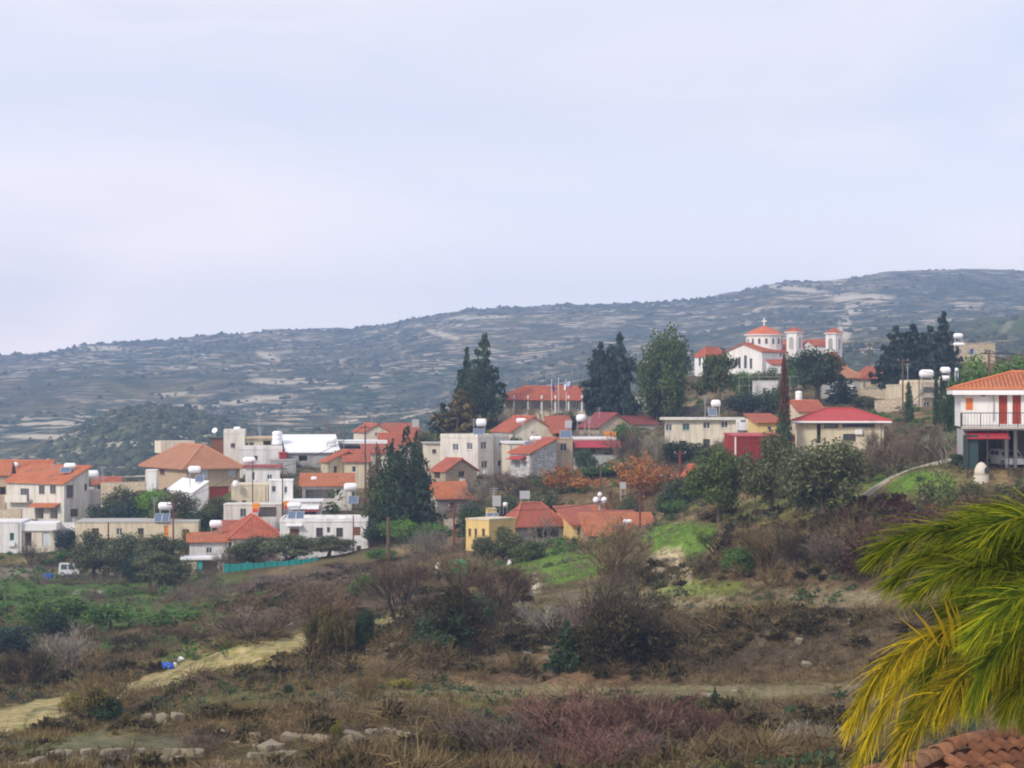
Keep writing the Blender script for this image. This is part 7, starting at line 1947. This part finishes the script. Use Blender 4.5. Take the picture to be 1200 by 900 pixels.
for i in range(-14, 22):
    for j in range(11):
        u = i * SPX + .1; s_ = j * EXP
        edge = -(s_ * cp_) / .4 * 1.0                     # the hip line
        if u < edge + .05 or u > LEN or u < -3.2: continue
        if s_ > RUN - .3: continue
        p = O_ + ev * u + fall * s_ + nrm * (.012 - .0 * j)
        tilt = Matrix.Rotation(R(3.2) + tr_.uniform(-.015, .015), 4, 'X') @ Matrix.Rotation(tr_.uniform(-.03, .03), 4, 'Z')
        if len([1]) and j < 9: put(tr_.choice(me_t), p + nrm * (.03 + tr_.uniform(-.006, .006)), base @ tilt, 'roof_tile')
        if j < 7 and i < 14: put(me_p, p + ev * SPX / 2 + nrm * .05, base @ tilt, 'pan_tile')
def cap_row(p, d, nmx, L, name):
    d = d.normalized(); up = (Vector((0, 0, 1)) - d * d.z).normalized(); sd = up.cross(d)
    m3 = Matrix(((sd.x, d.x, up.x), (sd.y, d.y, up.y), (sd.z, d.z, up.z))).to_4x4()
    for k in range(int(L / .36)):
        put(tr_.choice(me_t), p + d * (k * .36) + up * (.06 + tr_.uniform(-.006, .006)), m3 @ Matrix.Rotation(R(3), 4, 'X') @ Matrix.Scale(1.25, 4, (1, 0, 0)) @ Matrix.Scale(1.25, 4, (0, 0, 1)), name)
cap_row(O_, hipd, 0, 4.2, 'hip_tile'); cap_row(O_, ev, 0, LEN, 'ridge_tile')
# left roof plane: tiles running down away from the hip
ld = Vector((-.80, .42, 0)).normalized(); lfall = (ld * .94 - Vector((0, 0, .36))).normalized(); hn = hipd.normalized(); ln = hn.cross(lfall).normalized()
if ln.z < 0: ln = -ln
lx = lfall.cross(ln)
mL = Matrix(((lx.x, lfall.x, ln.x), (lx.y, lfall.y, ln.y), (lx.z, lfall.z, ln.z))).to_4x4()
for i in range(11):
    for j in range(5):
        p = O_ + hn * (.1 + i * .26) + lfall * (j * .35) + ln * .02
        put(tr_.choice(me_t), p, mL @ Matrix.Rotation(R(3), 4, 'X'), 'roof_tile')

# ------------------------------------------------------------------ the wind-blown feather palm at the right edge
PD = 22.0
def PP(px, py, D=PD): return W(px, py, D)
pr = root_at('palm_tree', 'wind-blown feather palm with green upper and yellowing lower fronds at the right edge', 'palm', Vector((PP(1300, 770).x, PD, -13)))
mb = MB(); top = PP(1300, 775)
mb.tube([Vector((top.x + .15, PD, -13)), Vector((top.x + .1, PD, -8)), Vector((top.x, PD, -4.5)), top], [.24, .2, .17, .15], 12); mb.build('trunk', 'grey_bark', pr)
fr_r = np.random.default_rng(15)
def frond(pts, mat, seed, ll=.62, n=150, droop=.55, wind=(-.75, .0, -.15), wid=.0064):
    r = np.random.default_rng(seed)
    # Catmull-like curve through the given points
    C = [np.array(PP(px, py, PD + dd)) for px, py, dd in pts]; C = [C[0] * 2 - C[1]] + C + [C[-1] * 2 - C[-2]]
    def cur(t):
        t = t * (len(C) - 3); k = min(int(t), len(C) - 4); t -= k
        a, b_, c, d = C[k:k + 4]
        return .5 * ((2 * b_) + (c - a) * t + (2*a - 5*b_ + 4*c - d) * t*t + (-a + 3*b_ - 3*c + d) * t**3)
    V, Fq, T_ = [], [], []
    S_ = np.array([cur(t) for t in np.linspace(0, 1, 24)])
    for i in range(23):                                # rachis
        d = S_[i+1] - S_[i]; d /= np.linalg.norm(d); u = np.cross(d, [0, 1, 0]); u /= np.linalg.norm(u); w = np.cross(d, u)
        rad = .026 * (1 - i / 24) + .005; r2 = .026 * (1 - (i+1) / 24) + .005; b0 = len(V)
        for q, rr_ in ((S_[i], rad), (S_[i+1], r2)):
            for an in (0, 2.1, 4.2): V.append(q + (u * math.cos(an) + w * math.sin(an)) * rr_)
        for k in range(3): Fq.append((b0 + k, b0 + (k+1) % 3, b0 + 3 + (k+1) % 3, b0 + 3 + k))
        T_ += [.9] * 6
    for i in range(n):
        for side in (-1, 1):
            t = .10 + .90 * (i + r.random() * .8) / n; p = cur(t); d = cur(min(1, t + .02)) - cur(max(0, t - .02)); d /= np.linalg.norm(d) + 1e-9
            sd = np.cross(d, [0, 0, 1.0]); sd /= np.linalg.norm(sd) + 1e-9; up = np.cross(sd, d)
            L = ll * (.45 + .55 * math.sin(math.pi * min(1, .18 + t * .78))) * r.uniform(.7, 1.15)
            v = d * r.uniform(.35, .9) + sd * side * r.uniform(.25, .95) + up * r.uniform(-.25, .6); v /= np.linalg.norm(v)
            q = p.copy(); m_ = 4; tt = np.clip(r.normal(.45, .28), 0, 1); b0 = len(V)
            wv = np.array(wind) * r.uniform(.2, 1.5); droop_ = droop * r.uniform(.5, 1.7)
            ax = np.cross(v, r.normal(size=3)); ax /= np.linalg.norm(ax) + 1e-9
            for k in range(m_ + 1):
                w_ = wid * (1 - (k / m_)**1.6) * r.uniform(.9, 1.1) + .0012
                V.append(q - ax * w_); V.append(q + ax * w_); T_ += [min(1, tt + .3 * (k / m_)**2)] * 2
                v = v + (np.array([0, 0, -droop_]) + wv * .55) * .30; v /= np.linalg.norm(v); q = q + v * L / m_
            for k in range(m_): Fq.append((b0 + 2*k, b0 + 2*k + 1, b0 + 2*k + 3, b0 + 2*k + 2))
    me = np_mesh('frond', np.array(V) - np.array(pr.location), Fq, mat, {'tint': T_})
    return link('frond', me, pr)
UP = [
 [(1300, 765, 0), (1235, 665, -.3), (1150, 622, -.5), (1070, 628, -.6), (1030, 652, -.6)],
 [(1300, 765, 0), (1240, 680, .3), (1160, 645, .5), (1090, 650, .6), (1048, 682, .6)],
 [(1300, 765, 0), (1260, 640, .1), (1200, 604, .2), (1150, 606, .3), (1115, 626, .3)],
 [(1300, 765, 0), (1250, 700, -.5), (1180, 668, -.9), (1120, 668, -1.1), (1075, 695, -1.2)],
 [(1300, 765, 0), (1280, 650, -.4), (1225, 612, -.7), (1180, 612, -.9), (1150, 640, -1.0)],
 [(1300, 770, 0), (1250, 715, .4), (1195, 690, .7), (1150, 695, .9), (1110, 715, .9)],
 [(1300, 770, 0), (1262, 690, 0), (1210, 655, 0), (1165, 660, 0), (1130, 690, 0)],
]
UP += [
 [(1300, 765, 0), (1270, 660, .7), (1235, 628, 1.0), (1195, 640, 1.1), (1165, 670, 1.1)],
 [(1300, 768, 0), (1255, 705, -1), (1215, 695, -1.5), (1175, 712, -1.7), (1145, 745, -1.7)],
 [(1300, 768, 0), (1275, 700, .2), (1245, 680, .3), (1215, 690, .4), (1190, 725, .4)],
]
LOW = [
 [(1300, 775, 0), (1200, 728, -.3), (1105, 738, -.5), (1035, 785, -.6), (998, 850, -.6)],
 [(1300, 775, 0), (1190, 742, .3), (1100, 765, .5), (1040, 825, .6), (1005, 895, .6)],
 [(1300, 778, 0), (1205, 760, -.6), (1130, 790, -1.0), (1075, 845, -1.2), (1045, 905, -1.2)],
 [(1300, 775, 0), (1220, 752, .5), (1150, 766, .9), (1098, 800, 1.1), (1060, 850, 1.1)],
 [(1300, 772, 0), (1215, 735, .5), (1140, 728, .9), (1080, 755, 1.1), (1040, 800, 1.1)],
 [(1300, 780, 0), (1240, 768, -.2), (1185, 778, -.4), (1140, 805, -.5), (1110, 832, -.5)],
]
MID = [
 [(1300, 772, 0), (1220, 722, 0), (1160, 722, -.2), (1100, 770, -.3), (1070, 835, -.3)],
 [(1300, 778, 0), (1250, 760, .3), (1205, 768, .4), (1170, 790, .4), (1150, 822, .4)],
 [(1300, 778, 0), (1262, 772, -.5), (1226, 782, -.6), (1200, 800, -.6), (1184, 828, -.6)],
 [(1300, 770, 0), (1245, 730, -.7), (1195, 738, -1.1), (1160, 775, -1.2), (1140, 820, -1.2)],
]
MID += [
 [(1300, 775, 0), (1240, 745, 1.0), (1190, 752, 1.5), (1140, 780, 1.7), (1105, 825, 1.7)],
 [(1300, 778, 0), (1235, 752, -.2), (1180, 765, -.3), (1130, 795, -.3), (1095, 838, -.3)],
 [(1300, 780, 0), (1270, 790, .2), (1240, 796, .3), (1222, 812, .3), (1212, 834, .3)],
 [(1300, 772, 0), (1265, 740, .4), (1225, 745, .6), (1195, 780, .7), (1180, 820, .7)],
]
for i, p in enumerate(UP): frond(p, 'palm_green', 100 + i, .66, 330, .5, (-.75, 0, -.05))
for i, p in enumerate(LOW): frond(p, 'palm_yellow', 200 + i, .60, 330, .85, (-.5, 0, -.1))
for i, p in enumerate(MID): frond(p, 'palm_green', 300 + i, .60, 300, .9, (-.5, 0, -.1))
for i, p in enumerate([[(1300, 770, 0), (1340, 660, .3), (1390, 640, .4), (1440, 690, .5)], [(1300, 770, 0), (1370, 740, -.3), (1430, 790, -.5), (1450, 860, -.5)], [(1300, 770, 0), (1290, 640, 1.2), (1280, 610, 2.0), (1265, 650, 2.8)], [(1300, 770, 0), (1300, 650, -1.2), (1290, 640, -2.0), (1280, 690, -2.6)]]):
    frond(p, 'palm_green', 400 + i, .6, 90)
# upright yellow spear leaves
sp = MB()
for (x0, y0, x1, y1, w) in ((1118, 760, 1106, 700, 5), (1112, 758, 1088, 704, 4), (1124, 760, 1120, 706, 4), (1100, 757, 1068, 712, 4), (1130, 762, 1110, 698, 3), (1094, 762, 1052, 722, 3)):
    a, b_ = PP(x0, y0, 21.3), PP(x1, y1, 21.2); u = Vector((w / 2 / F * PD, 0, 0)); mid = a.lerp(b_, .5) + Vector((.02, -.03, .01))
    sp.poly([a - u * .6, a + u * .6, mid + u, mid - u]); sp.poly([mid - u, mid + u, b_ + u * .1, b_ - u * .1])
    sp.poly([a + u * .6, a - u * .6 + Vector((0, .03, 0)), mid - u + Vector((0, .03, 0)), mid + u])
so = sp.build('spear_leaf', 'sign_orange', pr)
so.data.materials[0] = M['palm_yellow']
at_ = so.data.attributes.new('tint', 'FLOAT', 'POINT'); at_.data.foreach_set('value', np.full(len(so.data.vertices), .95, np.float32))

# the green plastic mesh rail at the bottom beside the palm
r = root_at('garden_rail', 'thin green wire rail on sticks at the bottom left of the palm', 'fence', on_ground(912, 898, 78))
a, b_ = W(912, 886, 78), W(972, 880, 78)
mb = MB(); mb.tube([a, a.lerp(b_, .5) - Vector((0, 0, .06)), b_], .02, 5); mb.build('rail', 'green_plastic', r)
for p in (a, a.lerp(b_, .5), b_):
    mb = MB(); mb.tube([p + Vector((0, 0, .05)), p - Vector((0, 0, 1.6))], .025, 5); mb.build('stake', 'pole_wood', r)

# ------------------------------------------------------------------ haze
m, n, l, b = newmat('haze')
n.remove(b)
pv = n.new('ShaderNodeVolumePrincipled'); pv.inputs['Color'].default_value = (0.46, 0.63, 1.0, 1); pv.inputs['Density'].default_value = HAZE_DENSITY; pv.inputs['Anisotropy'].default_value = 0.0
l.new(pv.outputs[0], n['Material Output'].inputs['Volume'])
allz = [v for o in S.objects if o.type == 'MESH' and o.get('kind') == 'structure' for v in (min(q[2] for q in o.bound_box), max(q[2] for q in o.bound_box))]
zlo, zhi = min(allz) - 1.5, max(allz) + 12
X = 1750
mb = MB(); y0, y1 = -6, 3640
mb.box((0, (y0 + y1) / 2, (zlo + zhi) / 2), 2 * X, y1 - y0, zhi - zlo)
hz_ = mb.build('haze', 'haze'); tag(hz_, kind='stuff')
